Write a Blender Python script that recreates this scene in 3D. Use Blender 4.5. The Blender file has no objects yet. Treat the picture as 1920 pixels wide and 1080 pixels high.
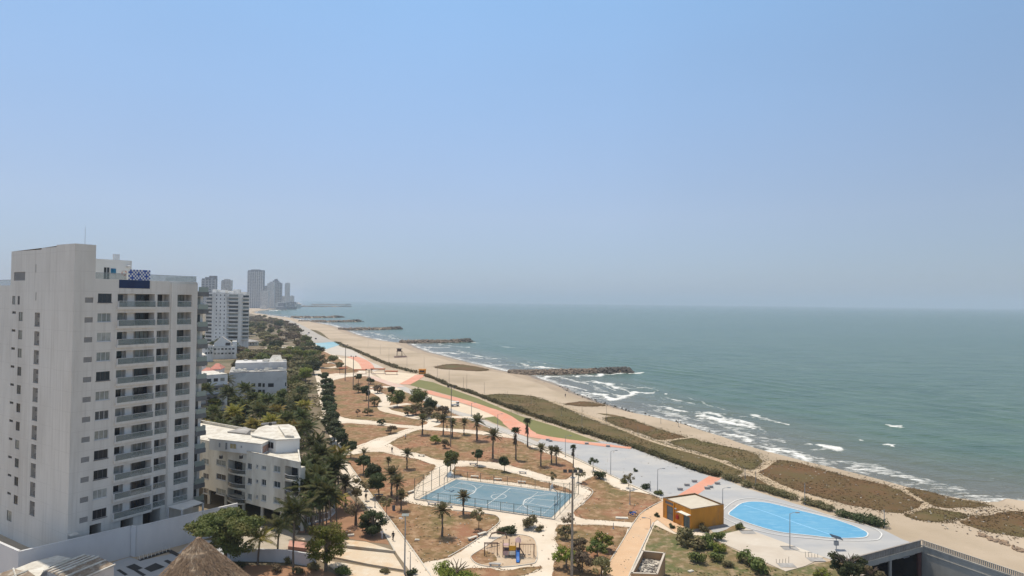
import bpy, bmesh, math, random
import numpy as np
from mathutils import Vector, Matrix, noise
from mathutils.geometry import tessellate_polygon
random.seed(7); rng = np.random.default_rng(7)
C = bpy.context.scene.collection
sc = bpy.context.scene
R = math.radians

# ------------------------------------------------------------------ camera
H = 42.0; F = 1190.0; PITCH = R(1.24); ROLL = R(0.63)
fwd = Vector((0, math.cos(PITCH), math.sin(PITCH)))
up0 = Vector((0, -math.sin(PITCH), math.cos(PITCH)))
rt = Vector((1, 0, 0)) * math.cos(ROLL) + up0 * math.sin(ROLL)
upv = up0 * math.cos(ROLL) - Vector((1, 0, 0)) * math.sin(ROLL)
CAM = Vector((0, 0, H))
cd = bpy.data.cameras.new('camera'); cam = bpy.data.objects.new('camera', cd); C.objects.link(cam)
cam.matrix_world = Matrix(((rt.x, upv.x, -fwd.x, 0), (rt.y, upv.y, -fwd.y, 0), (rt.z, upv.z, -fwd.z, H), (0, 0, 0, 1)))
cd.sensor_width = 36; cd.lens = 36 * F / 1920; cd.clip_start = 0.5; cd.clip_end = 90000
sc.camera = cam

# ------------------------------------------------------------------ sky, sun, exposure
SUN_EL = R(70); SUN_AZ = math.atan2(-0.62, 0.78)
w = bpy.data.worlds.new('World'); sc.world = w; w.use_nodes = True
nt = w.node_tree; bg = nt.nodes['Background']
sky = nt.nodes.new('ShaderNodeTexSky'); sky.sky_type = 'NISHITA'; sky.sun_disc = False
sky.sun_elevation = SUN_EL; sky.sun_rotation = SUN_AZ; sky.altitude = 0
sky.air_density = 1.0; sky.dust_density = 0.6; sky.ozone_density = 1.6
# thin even sea haze mixed over the clear sky: pale at the horizon, bluer higher up; overhead, out of view, set neutral to warm to lift shaded walls
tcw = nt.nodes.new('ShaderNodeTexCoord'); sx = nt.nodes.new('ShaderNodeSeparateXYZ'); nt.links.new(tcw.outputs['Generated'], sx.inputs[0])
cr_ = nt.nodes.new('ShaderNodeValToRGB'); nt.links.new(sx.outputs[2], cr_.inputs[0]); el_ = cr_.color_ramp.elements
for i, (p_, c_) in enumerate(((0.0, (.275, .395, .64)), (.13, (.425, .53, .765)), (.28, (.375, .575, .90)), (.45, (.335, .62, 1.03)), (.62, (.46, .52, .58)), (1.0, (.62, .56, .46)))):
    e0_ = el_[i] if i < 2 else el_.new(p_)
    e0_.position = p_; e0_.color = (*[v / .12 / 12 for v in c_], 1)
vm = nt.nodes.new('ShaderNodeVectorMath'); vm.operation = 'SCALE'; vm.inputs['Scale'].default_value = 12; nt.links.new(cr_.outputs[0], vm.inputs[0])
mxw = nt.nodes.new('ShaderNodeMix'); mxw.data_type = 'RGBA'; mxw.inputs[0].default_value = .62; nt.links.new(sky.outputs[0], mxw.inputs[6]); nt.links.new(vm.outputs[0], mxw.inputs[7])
# the veil thins away from the sun's side, and is never quite even
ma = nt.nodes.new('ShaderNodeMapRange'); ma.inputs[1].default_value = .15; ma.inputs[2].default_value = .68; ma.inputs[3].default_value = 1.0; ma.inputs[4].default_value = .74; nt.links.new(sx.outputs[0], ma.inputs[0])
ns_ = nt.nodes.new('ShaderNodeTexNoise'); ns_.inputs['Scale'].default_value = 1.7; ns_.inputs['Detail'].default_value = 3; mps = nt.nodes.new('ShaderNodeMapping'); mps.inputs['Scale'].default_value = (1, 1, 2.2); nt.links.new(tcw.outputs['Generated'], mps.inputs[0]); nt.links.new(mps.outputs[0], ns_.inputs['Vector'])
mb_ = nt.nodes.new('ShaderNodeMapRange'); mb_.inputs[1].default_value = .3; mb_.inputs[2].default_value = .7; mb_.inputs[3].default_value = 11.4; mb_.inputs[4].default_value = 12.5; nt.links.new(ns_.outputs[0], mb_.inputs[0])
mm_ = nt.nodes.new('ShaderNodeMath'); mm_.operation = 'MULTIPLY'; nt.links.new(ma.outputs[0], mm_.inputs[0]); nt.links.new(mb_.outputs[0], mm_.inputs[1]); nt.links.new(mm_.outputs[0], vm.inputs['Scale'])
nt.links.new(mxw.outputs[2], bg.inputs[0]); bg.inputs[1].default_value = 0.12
sd = bpy.data.lights.new('sun', 'SUN'); sun = bpy.data.objects.new('sun', sd); C.objects.link(sun)
sd.energy = 3.85; sd.angle = R(0.55); sd.color = (1, 0.905, 0.765)
sdir = Vector((math.sin(SUN_AZ) * math.cos(SUN_EL), math.cos(SUN_AZ) * math.cos(SUN_EL), math.sin(SUN_EL)))
sun.rotation_euler = sdir.to_track_quat('Z', 'Y').to_euler()
sun.location = (0, 0, 300)
sc.view_settings.view_transform = 'Standard'; sc.view_settings.look = 'None'
HAZE = 1.2e-4
sc.view_settings.exposure = 0.0; sc.view_settings.gamma = 1
sc.cycles.use_denoising = True
try: sc.cycles.denoiser = 'OPENIMAGEDENOISE'
except Exception: pass
sc.cycles.max_bounces = 8; sc.cycles.volume_bounces = 1; sc.cycles.transparent_max_bounces = 12
sc.cycles.diffuse_bounces = 3; sc.cycles.sample_clamp_indirect = 6
sc.cycles.use_adaptive_sampling = True; sc.cycles.adaptive_threshold = 0.015

# ------------------------------------------------------------------ pixel -> world (finding where things stand)
def ray(px, py):
    return fwd + rt * ((px - 960) / F) + upv * ((540 - py) / F)
def G(px, py, z=0.0):
    d = ray(px, py); t = (z - H) / d.z
    return Vector((d.x * t, d.y * t, z))
def zat(px, py, P):                        # height seen at a pixel on the upright line through P
    d = ray(px, py); return H + d.z * (P.y / d.y)
def atY(px, py, Y):
    d = ray(px, py); t = Y / d.y; return Vector((d.x * t, Y, H + d.z * t))
def Gs(pts, z=0.0): return [G(x, y, z) for x, y in pts]

# ------------------------------------------------------------------ materials
def newmat(name):
    m = bpy.data.materials.new(name); m.use_nodes = True
    n = m.node_tree.nodes; return m, m.node_tree, n['Principled BSDF']
def mat(name, col, col2=None, rough=.8, scale=1.0, detail=4, bump=0.0, bscale=None, metal=0, col3=None, scale3=None, lo=.35, hi=.65, spec=.4, stretch=None, alpha=None, sub=0, objvar=0.0, trans=0):
    m, t, b = newmat(name); n = t.nodes; l = t.links
    b.inputs['Roughness'].default_value = rough; b.inputs['Metallic'].default_value = metal
    b.inputs['Specular IOR Level'].default_value = spec
    b.inputs['Base Color'].default_value = (*col, 1)
    geo = n.new('ShaderNodeNewGeometry'); src = geo.outputs['Position']
    if stretch:
        mp = n.new('ShaderNodeMapping'); mp.inputs['Scale'].default_value = stretch[:3]
        if len(stretch) > 3: mp.inputs['Rotation'].default_value = (0, 0, stretch[3])
        l.new(src, mp.inputs[0]); src = mp.outputs[0]
    def ns(s, d=detail):
        x = n.new('ShaderNodeTexNoise'); x.inputs['Scale'].default_value = s; x.inputs['Detail'].default_value = d; x.inputs['Roughness'].default_value = .6
        l.new(src, x.inputs['Vector']); return x
    def rng_(x, a, c):
        mr = n.new('ShaderNodeMapRange'); mr.inputs[1].default_value = a; mr.inputs[2].default_value = c; l.new(x, mr.inputs[0]); return mr.outputs[0]
    def mix(f, a, c):
        mx = n.new('ShaderNodeMix'); mx.data_type = 'RGBA'
        if hasattr(f, 'links'): l.new(f, mx.inputs[0])
        else: mx.inputs[0].default_value = f
        for i, v in ((6, a), (7, c)):
            if hasattr(v, 'links'): l.new(v, mx.inputs[i])
            else: mx.inputs[i].default_value = (*v, 1)
        return mx.outputs[2]
    out = None
    if col2 is not None:
        out = mix(rng_(ns(scale).outputs[0], lo, hi), col, col2)
    if col3 is not None:
        out = mix(rng_(ns(scale3 or scale * .2).outputs[0], .48, .66), out, col3)
    if objvar:
        oi = n.new('ShaderNodeObjectInfo')
        hv = n.new('ShaderNodeHueSaturation'); hv.inputs['Color'].default_value = (*col, 1)
        if out is not None: l.new(out, hv.inputs['Color'])
        mr = n.new('ShaderNodeMapRange'); mr.inputs[3].default_value = 1 - objvar; mr.inputs[4].default_value = 1 + objvar
        l.new(oi.outputs['Random'], mr.inputs[0]); l.new(mr.outputs[0], hv.inputs['Value'])
        mr2 = n.new('ShaderNodeMapRange'); mr2.inputs[3].default_value = .5 - objvar * .06; mr2.inputs[4].default_value = .5 + objvar * .06
        l.new(oi.outputs['Random'], mr2.inputs[0]); l.new(mr2.outputs[0], hv.inputs['Hue']); out = hv.outputs[0]
    if out is not None: l.new(out, b.inputs['Base Color'])
    if bump:
        bn = n.new('ShaderNodeBump'); bn.inputs['Strength'].default_value = 1; bn.inputs['Distance'].default_value = bump
        l.new(ns(bscale or scale * 3).outputs[0], bn.inputs['Height']); l.new(bn.outputs[0], b.inputs['Normal'])
    if sub or trans:
        try: b.inputs['Transmission Weight'].default_value = trans
        except Exception: pass
    if alpha is not None: b.inputs['Alpha'].default_value = alpha
    return m

# ------------------------------------------------------------------ object helpers
def put(name, me, m=None, parent=None):
    o = bpy.data.objects.new(name, me); C.objects.link(o)
    if m is not None:
        ms = m if isinstance(m, (list, tuple)) else [m]
        for q in ms: me.materials.append(q)
    if parent is not None: o.parent = parent
    return o
def tag(o, label=None, cat=None, group=None, kind=None):
    if label: o['label'] = label
    if cat: o['category'] = cat
    if group: o['group'] = group
    if kind: o['kind'] = kind
    return o
def empty(name, loc=(0, 0, 0), rz=0, label=None, cat=None, group=None):
    o = bpy.data.objects.new(name, None); C.objects.link(o); o.location = loc; o.rotation_euler = (0, 0, rz)
    return tag(o, label, cat, group)
class MB:
    """collects simple shapes, links them as one mesh"""
    def __init__(s): s.v = []; s.f = []; s.m = []; s.mi = 0
    def poly(s, pts, mi=None):
        k = len(s.v); s.v += [tuple(p) for p in pts]; s.f.append(tuple(range(k, k + len(pts)))); s.m.append(s.mi if mi is None else mi)
    def mesh(s, vs, fs, mi=None):
        k = len(s.v); s.v += [tuple(p) for p in vs]; s.f += [tuple(i + k for i in f) for f in fs]; s.m += [s.mi if mi is None else mi] * len(fs)
    def box(s, x0, x1, y0, y1, z0, z1, M=None, mi=None):
        vs = [Vector((x, y, z)) for z in (z0, z1) for y in (y0, y1) for x in (x0, x1)]
        if M is not None: vs = [M @ v for v in vs]
        s.mesh(vs, [(0, 2, 3, 1), (4, 5, 7, 6), (0, 1, 5, 4), (2, 6, 7, 3), (0, 4, 6, 2), (1, 3, 7, 5)], mi)
    def prism(s, pts, z0, z1, mi=None, cap=True):
        """pts: ccw footprint"""
        n = len(pts); A = [Vector((p[0], p[1], z0)) for p in pts]; B = [Vector((p[0], p[1], z1)) for p in pts]
        fs = [(i, (i + 1) % n, n + (i + 1) % n, n + i) for i in range(n)]
        s.mesh(A + B, fs, mi)
        if cap:
            for t in tessellate_polygon([A]): s.poly([B[i] for i in t], mi); s.poly([A[i] for i in reversed(t)], mi)
    def tube(s, path, r, n=6, r1=None, mi=None, cap=True):
        path = [Vector(p) for p in path]; k = len(path); vs = []
        for i, p in enumerate(path):
            d = (path[min(i + 1, k - 1)] - path[max(i - 1, 0)]).normalized()
            a = d.cross(Vector((0, 0, 1)))
            if a.length < .01: a = Vector((1, 0, 0))
            a.normalize(); b = d.cross(a)
            rr = r if r1 is None else r + (r1 - r) * i / (k - 1)
            for j in range(n):
                q = 2 * math.pi * j / n; vs.append(p + a * (rr * math.cos(q)) + b * (rr * math.sin(q)))
        fs = [(i * n + j, i * n + (j + 1) % n, (i + 1) * n + (j + 1) % n, (i + 1) * n + j) for i in range(k - 1) for j in range(n)]
        if cap: fs += [tuple(reversed(range(n))), tuple(range((k - 1) * n, k * n))]
        s.mesh(vs, fs, mi)
    def lathe(s, prof, c=(0, 0, 0), n=12, mi=None):
        vs = [(c[0] + r * math.cos(2 * math.pi * j / n), c[1] + r * math.sin(2 * math.pi * j / n), c[2] + z) for r, z in prof for j in range(n)]
        k = len(prof)
        fs = [(i * n + j, i * n + (j + 1) % n, (i + 1) * n + (j + 1) % n, (i + 1) * n + j) for i in range(k - 1) for j in range(n)]
        fs += [tuple(reversed(range(n))), tuple(range((k - 1) * n, k * n))]
        s.mesh(vs, fs, mi)
    def data(s, name):
        me = bpy.data.meshes.new(name); me.from_pydata([tuple(v) for v in s.v], [], s.f); me.validate()
        if any(s.m) and len(me.polygons) == len(s.m): me.polygons.foreach_set('material_index', s.m)
        me.update(); return me
    def build(s, name, m=None, parent=None, smooth=False):
        me = s.data(name)
        if smooth: me.polygons.foreach_set('use_smooth', [True] * len(me.polygons))
        return put(name, me, m, parent)
def copy_tree(o, parent=None):
    c = o.copy(); C.objects.link(c)
    if parent is not None: c.parent = parent
    for ch in list(o.children): copy_tree(ch, c)
    return c
def smooth_line(pts, n=6, closed=False):
    """Catmull-Rom through points"""
    P = [Vector(p) for p in pts]; out = []; k = len(P)
    for i in range(k if closed else k - 1):
        if closed: a, b, c, d = P[(i - 1) % k], P[i], P[(i + 1) % k], P[(i + 2) % k]
        else: a, b, c, d = P[max(i - 1, 0)], P[i], P[i + 1], P[min(i + 2, k - 1)]
        for j in range(n):
            t = j / n
            out.append(.5 * ((2 * b) + (c - a) * t + (2 * a - 5 * b + 4 * c - d) * t * t + (3 * b - a - 3 * c + d) * t ** 3))
    if not closed: out.append(P[-1])
    return out
def jit(P, amp, sc_, seed=0):
    return Vector((P.x + amp * noise.noise(Vector((P.x * sc_, P.y * sc_, seed))), P.y + amp * noise.noise(Vector((P.x * sc_, P.y * sc_, seed + 31.7))), P.z))
_lz = [0]
def lift(z):
    _lz[0] += 1; return z + (_lz[0] % 19) * .0006
def sheet(name, pix, z, m, jitter=0, curve=0, kind='structure', world=False, edge=1.2, jscale=.35):
    z = lift(z)
    P = [Vector((p[0], p[1], z)) for p in pix] if world else Gs(pix)
    for p in P: p.z = z
    if curve: P = smooth_line(P, curve, True)
    if jitter:
        Q = []
        for i, p in enumerate(P):
            q = P[(i + 1) % len(P)]; n = max(1, min(60, int((q - p).length / edge)))
            for k in range(n): Q.append(p.lerp(q, k / n))
        P = [jit(jit(p, jitter, jscale), jitter * .45, jscale * 4.1) for p in Q]
        for p in P: p.z = z
    mb = MB(); ts = tessellate_polygon([P]); k = 0
    mb.v = [tuple(p) for p in P]
    for t in ts:
        a, b, c = [P[i] for i in t]
        if (b - a).cross(c - a).z < 0: t = (t[0], t[2], t[1])
        mb.f.append(tuple(t)); mb.m.append(0)
    return tag(mb.build(name, m), kind=kind)
def ribbon(name, pix, width, z, m, curve=5, jitter=0, world=False, kind='structure'):
    z = lift(z)
    P = [Vector((p[0], p[1], z)) for p in pix] if world else Gs(pix)
    for p in P: p.z = z
    if curve: P = smooth_line(P, curve)
    mb = MB(); L = []; Rr = []
    for i, p in enumerate(P):
        d = (P[min(i + 1, len(P) - 1)] - P[max(i - 1, 0)]).normalized(); s = Vector((-d.y, d.x, 0))
        wd = width[min(i * len(width) // len(P), len(width) - 1)] if isinstance(width, (list, tuple)) else width
        a = p + s * wd / 2; b = p - s * wd / 2
        if jitter: a = jit(a, jitter, .5); b = jit(b, jitter, .5, 9)
        L.append(a); Rr.append(b)
    n = len(P); mb.mesh(L + Rr, [(n + i, n + i + 1, i + 1, i) for i in range(n - 1)])
    return tag(mb.build(name, m), kind=kind)
ORD = ['nearest', 'second nearest', 'third nearest', 'fourth nearest', 'fifth nearest', 'sixth nearest', 'seventh nearest', 'eighth nearest', 'ninth nearest', 'tenth nearest', 'eleventh nearest', 'twelfth nearest', 'thirteenth nearest', 'fourteenth nearest', 'fifteenth nearest', 'sixteenth nearest', 'seventeenth nearest', 'eighteenth nearest', 'nineteenth nearest', 'twentieth nearest']
# ------------------------------------------------------------------ terrain, sea
SEA = -1.6
M_sand = mat('beach_sand', (.43, .345, .25), (.50, .41, .31), scale=.05, detail=8, bump=.05, bscale=1.2, col3=(.36, .29, .205), scale3=.02, rough=.95, lo=.3, hi=.7)
M_wet = mat('wet_sand', (.20, .155, .11), (.30, .24, .17), scale=.3, rough=.5)
M_dirt = mat('dry_lawn', (.30, .150, .085), (.165, .13, .052), scale=.10, detail=9, bump=.06, bscale=2.0, col3=(.38, .25, .15), scale3=.55, rough=1, lo=.38, hi=.62)
M_lawnG = mat('green_lawn', (.115, .125, .045), (.25, .16, .085), scale=.22, detail=9, bump=.06, bscale=2.0, col3=(.34, .25, .16), scale3=.7, rough=1, lo=.42, hi=.66)
M_beachG = mat('beach_grass_green', (.090, .080, .024), (.13, .095, .036), scale=.09, detail=9, bump=.1, bscale=1.5, col3=(.16, .105, .05), scale3=.06, rough=1)
M_beachB = mat('beach_grass_brown', (.150, .078, .034), (.105, .072, .026), scale=.07, detail=9, bump=.1, bscale=1.5, col3=(.110, .092, .034), scale3=.06, rough=1)
M_city = mat('city_ground', (.16, .125, .08), (.26, .21, .15), scale=.05, detail=8, rough=1, col3=(.10, .10, .05), scale3=.03)
M_conc = mat('pale_path', (.70, .61, .50), (.63, .53, .41), scale=.25, detail=8, rough=.9, bump=.01, bscale=6, col3=(.75, .67, .56), scale3=.06)
M_kerb = mat('kerb_concrete', (.52, .48, .42), (.62, .58, .5), scale=.8, rough=.85)
M_plaza = mat('grey_plaza', (.375, .385, .40), (.42, .425, .43), scale=.12, detail=9, rough=.85, col3=(.49, .475, .45), scale3=.05, stretch=(1, 2.2, 1, R(-24)))
M_pink = mat('coral_paint', (.66, .28, .18), (.60, .32, .23), scale=.35, detail=8, rough=.85, col3=(.68, .36, .26), scale3=.1)
M_turf = mat('synthetic_turf', (.165, .17, .058), (.195, .19, .075), scale=.05, detail=7, rough=.95)
M_white = mat('white_paint', (.74, .74, .72), (.66, .66, .64), scale=1, rough=.7)
M_blue = mat('court_blue', (.115, .215, .27), (.165, .245, .29), scale=.25, detail=8, rough=.6, col3=(.20, .28, .33), scale3=.12)
M_sky = mat('rink_blue', (.10, .335, .55), (.135, .37, .56), scale=.12, detail=8, rough=.55, col3=(.19, .42, .60), scale3=.4, stretch=(1, 3, 1, R(20)))
M_slab = mat('stained_concrete', (.58, .52, .44), (.50, .43, .35), scale=.18, detail=9, rough=.85, col3=(.66, .61, .53), scale3=.09, stretch=(1, 2, 1, R(30)))
M_orange_path = mat('ochre_path', (.60, .40, .245), (.64, .45, .29), scale=.3, detail=7, rough=.9, col3=(.54, .39, .26), scale3=.12)
M_asph = mat('asphalt', (.17, .165, .16), (.21, .205, .195), scale=.2, rough=.9)
M_terr = mat('terrace_concrete', (.62, .53, .41), (.62, .43, .26), scale=.12, detail=6, rough=.85, col3=(.68, .61, .5), scale3=.3)

shore_px = [(1920, 948), (1840, 946), (1765, 934), (1700, 920), (1640, 904), (1560, 882), (1500, 867), (1440, 852), (1390, 833), (1330, 812), (1270, 793), (1200, 776), (1140, 758), (1090, 741), (1050, 723), (1005, 707), (985, 702), (945, 695), (900, 684), (850, 671), (805, 660), (780, 650), (765, 644), (735, 641), (700, 635), (670, 627), (650, 619), (625, 611), (600, 606), (580, 602.5), (560, 599), (545, 596), (520, 593), (500, 590), (484, 588), (478, 586), (484, 583.5), (505, 580.5), (530, 578), (550, 575.5), (562, 573), (566, 570.5), (560, 568)]
S = [G(x, y, SEA) for x, y in shore_px]
d0 = (S[0] - S[1]).normalized()
ext = [S[0] + Vector((25, -45, 0)), S[0] + Vector((60, -110, 0)), S[0] + Vector((140, -300, 0))]
S = list(reversed(ext)) + S
S = smooth_line(S, 5)
for i, p in enumerate(S):
    if p.y < 700: S[i] = jit(p, 1.6, .06)
far_end = S[-1]
def offs(line, d, z):
    out = []
    for i, p in enumerate(line):
        t = (line[min(i + 1, len(line) - 1)] - line[max(i - 1, 0)]).normalized(); n = Vector((-t.y, t.x, 0))   # inland (left of travel direction away)
        dd = d(p) if callable(d) else d
        out.append(Vector((p.x + n.x * dd, p.y + n.y * dd, z)))
    return out
Bl = offs(S, lambda p: 3 if p.y < 190 else (min(3 + (p.y - 190) * .07, 16) if p.y < 1200 else 9), 0.0)
Wl = offs(S, lambda p: 1.2 if p.y < 210 else min(1.2 + (p.y - 210) * .02, 4), SEA + .35)
Ul = offs(S, lambda p: -30, SEA - 2.5)
# trench of the road tunnel (a hole in the ground)
TA = Vector((.45, -.893, 0)); TB = Vector((.893, .45, 0))        # along the road (towards camera), across
T1 = G(1727, 1012, 1.1); T1.z = 0
TW = 21.0; TL = 34.0; TD = 6.0
T0 = T1 - TB * TW
hole = [T0, T1, T1 + TA * TL, T0 + TA * TL]
outer = [Vector((p.x, p.y, 0)) for p in Bl] + [Vector((-3000, 9000, 0)), Vector((-9000, 9000, 0)), Vector((-9000, -400, 0)), Vector((200, -400, 0))]
tri = tessellate_polygon([outer, hole])
allv = outer + hole
mb = MB(); mb.v = [tuple(p) for p in allv]
for t in tri:
    a, b, c = [allv[i] for i in t]
    if (b - a).cross(c - a).z < 0: t = (t[0], t[2], t[1])
    mb.f.append(tuple(t)); mb.m.append(0)
n = len(Bl); k = len(mb.v); mb.v += [tuple(p) for p in Wl] + [tuple(p) for p in S] + [tuple(p) for p in Ul]
for i in range(n - 1):
    mb.f.append((i, k + i, k + i + 1, i + 1)); mb.m.append(2)
    mb.f.append((k + i, k + n + i, k + n + i + 1, k + i + 1)); mb.m.append(1)
    mb.f.append((k + n + i, k + 2 * n + i, k + 2 * n + i + 1, k + n + i + 1)); mb.m.append(1)
ground = tag(mb.build('ground', [M_sand, M_wet, mat('damp_sand', (.33, .255, .18), (.42, .33, .235), scale=.25, detail=8, rough=.8)]), kind='structure')

# ---- sea: one sheet, rectilinear grid along the coast, spacing grows with distance
cv = Vector((-.405, .914, 0)); cu = Vector((.914, .405, 0))
def grow(a, b, step, lim, g=1.10, back=None):
    xs = list(np.arange(a, b, step)); s = step; x = xs[-1]
    while x < lim: s *= g; x += s; xs.append(x)
    if back is not None:
        s = step; x = a; pre = []
        while x > back: s *= g * 1.1; x -= s; pre.append(x)
        xs = pre[::-1] + xs
    return np.array(xs)
u0 = G(1400, 833, SEA).dot(cu)
U_ = grow(u0 - 24, u0 + 105, 1.15, 42000, 1.07, u0 - 9000)
V_ = grow(60, 620, 1.15, 42000, 1.03, -6000)
uu, vv = np.meshgrid(U_, V_, indexing='ij')
X = uu * cu.x + vv * cv.x; Y = uu * cu.y + vv * cv.y
Sa = np.array([(p.x, p.y) for p in S])
def seg_dist(X, Y, L, wid=None):
    best = np.full(X.shape, 1e9); side = np.zeros(X.shape); par = np.zeros(X.shape)
    for i in range(len(L) - 1):
        a = L[i]; b = L[i + 1]; d = b - a; l2 = d @ d + 1e-9
        t = np.clip(((X - a[0]) * d[0] + (Y - a[1]) * d[1]) / l2, 0, 1)
        dx = X - a[0] - t * d[0]; dy = Y - a[1] - t * d[1]; q = np.hypot(dx, dy)
        m_ = q < best; best = np.where(m_, q, best)
        side = np.where(m_, d[0] * dy - d[1] * dx, side); par = np.where(m_, (i + t) / (len(L) - 1), par)
    return best, side, par
sdist, side, _ = seg_dist(X, Y, Sa)
sdist = np.where(side > 0, -sdist, sdist)      # positive = seaward
def npn(X, Y, s, seed):
    """cheap smooth value noise"""
    xs = X * s + seed * 17.3; ys = Y * s + seed * 5.7
    xi = np.floor(xs).astype(np.int64); yi = np.floor(ys).astype(np.int64); fx = xs - xi; fy = ys - yi
    fx = fx * fx * (3 - 2 * fx); fy = fy * fy * (3 - 2 * fy)
    def h(a, b):
        q = np.sin(a * 127.1 + b * 311.7 + seed * 13.1) * 43758.5453; return q - np.floor(q)
    return (h(xi, yi) * (1 - fx) + h(xi + 1, yi) * fx) * (1 - fy) + (h(xi, yi + 1) * (1 - fx) + h(xi + 1, yi + 1) * fx) * fy
dist = np.hypot(X, Y)
warp = (npn(X, Y, .012, 1) - .5) * 26 + (npn(X, Y, .05, 2) - .5) * 6
ph = uu + warp + .12 * vv
amp = (npn(X, Y, .02, 3) * .9 + .25) * np.clip(1 - (dist - 500) / 500, 0, 1)
near = np.clip(sdist / 25, .15, 1)
Zw = SEA + amp * near * (.26 * np.sin(ph * 2 * np.pi / 15) + .13 * np.sin(ph * 2 * np.pi / 6.7 + 3 * npn(X, Y, .03, 5)) + .07 * (npn(X, Y, .25, 6) - .5))
Zw = np.minimum(Zw, SEA + .45)
# foam: breakers seen along the coast, (pixel path, width m, strength)
brk = [([(988, 691), (1010, 688), (1035, 690), (1060, 692)], 5, .9), ([(1010, 710), (1040, 706), (1075, 705)], 5, .9),
 ([(1080, 706), (1110, 704), (1150, 701), (1180, 700), (1200, 699)], 6, .95), ([(1030, 716), (1050, 722), (1080, 728), (1105, 731)], 5, .8),
 ([(1105, 714), (1130, 718), (1160, 727), (1185, 738)], 6, .9), ([(1100, 735), (1130, 746), (1160, 748), (1190, 739), (1230, 735)], 8, 1.0),
 ([(1140, 740), (1170, 745), (1200, 738)], 9, .9), ([(1160, 728), (1200, 728), (1240, 728)], 4, .6), ([(1025, 712), (1045, 722), (1060, 730)], 4, .8),
 ([(1225, 760), (1260, 768), (1285, 774)], 5, .85), ([(1230, 768), (1260, 778), (1290, 778)], 4, .7), ([(1300, 776), (1330, 786), (1365, 795), (1405, 803)], 7, 1.0),
 ([(1310, 772), (1345, 778), (1370, 786)], 6, .8), ([(1345, 785), (1380, 792), (1410, 800)], 6, .9), ([(1360, 810), (1400, 822), (1415, 829)], 5, .9), ([(1240, 742), (1244, 744)], 3, .9), ([(1250, 738), (1256, 740)], 3, .9),
 ([(1512, 833), (1535, 840), (1560, 842), (1585, 838)], 6, 1.0), ([(1530, 836), (1560, 836)], 4, .9), ([(1668, 797), (1680, 800), (1700, 800)], 3, 1.0), ([(1672, 834), (1682, 837)], 3.5, 1.0), ([(1616, 827), (1624, 828)], 2.5, .9),
 ([(1520, 850), (1570, 866), (1620, 880), (1660, 893)], 14, .62), ([(1560, 872), (1640, 890), (1700, 905)], 9, .7), ([(1640, 890), (1760, 915), (1900, 938)], 12, .5), ([(1440, 846), (1480, 850), (1520, 862)], 6, .95),
 ([(1200, 776), (1270, 792), (1340, 813)], 7, .75), ([(1420, 838), (1470, 848), (1500, 855)], 6, .85), ([(1180, 765), (1230, 778), (1290, 792)], 8, .6),
 ([(1414, 691), (1424, 693)], 3, .8), ([(1430, 692), (1436, 693)], 2, .7), ([(1722, 637), (1728, 638)], 3, .8), ([(1780, 662), (1800, 664)], 3, .6), ([(1765, 690), (1790, 691)], 3, .5), ([(940, 650), (960, 652)], 4, .7),
 ([(785, 650), (820, 652), (850, 652)], 7, .9), ([(800, 660), (840, 662), (880, 664)], 7, .8), ([(830, 648), (860, 650), (875, 651)], 6, .8), ([(860, 670), (900, 672), (940, 673)], 6, .9), ([(890, 683), (920, 685), (950, 684)], 6, .8), ([(860, 640), (893, 643)], 5, .9), ([(880, 666), (900, 668), (925, 670)], 5, .9), ([(780, 648), (800, 658), (830, 664), (870, 676)], 7, .8), ([(1255, 706), (1270, 707)], 3, .3),
 ([(655, 625), (680, 628), (700, 629)], 9, .9), ([(660, 621), (690, 623), (720, 629), (745, 635)], 8, .7), ([(668, 631), (700, 636), (730, 639)], 8, .9), ([(695, 629), (715, 630)], 7, .9), ([(728, 636), (748, 635)], 7, .8),
 ([(590, 606), (610, 607), (635, 612)], 12, .8), ([(600, 609), (630, 612), (660, 612)], 10, .5), ([(545, 598), (570, 599), (600, 600)], 14, .8), ([(560, 597), (590, 597)], 12, .6), ([(484, 592), (510, 594), (540, 593)], 20, .9), ([(490, 589), (515, 589), (545, 590)], 20, .6), ([(540, 577), (560, 575)], 40, .8), ([(505, 584), (530, 580)], 35, .9)]
strokes = [([G(x, y, SEA) for x, y in path], wd * (1.05 if wd > 3.5 else 1), st * .95) for path, wd, st in brk]
rb_ = random.Random(21)
for k in range(85):          # smaller broken crests between the main breakers
    i = rb_.randrange(20, len(S) - 60); p = S[i]
    if p.y < 165 or p.y > 1400: continue
    t_ = (S[i + 1] - S[i - 1]).normalized(); n_ = Vector((t_.y, -t_.x, 0)); o_ = rb_.uniform(4, 16 if p.y < 215 else 46); hl = rb_.uniform(4, 15) * (1 + p.y / 900); sk_ = rb_.uniform(-.25, .25)
    c_ = p + n_ * o_; strokes.append(([c_ - t_ * hl - n_ * hl * sk_, c_ + n_ * rb_.uniform(-2, 2), c_ + t_ * hl + n_ * hl * sk_], rb_.uniform(1.8, 4.2) * (1 + p.y / 1500), rb_.uniform(.42, .74)))
foam = np.zeros(X.shape)
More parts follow.
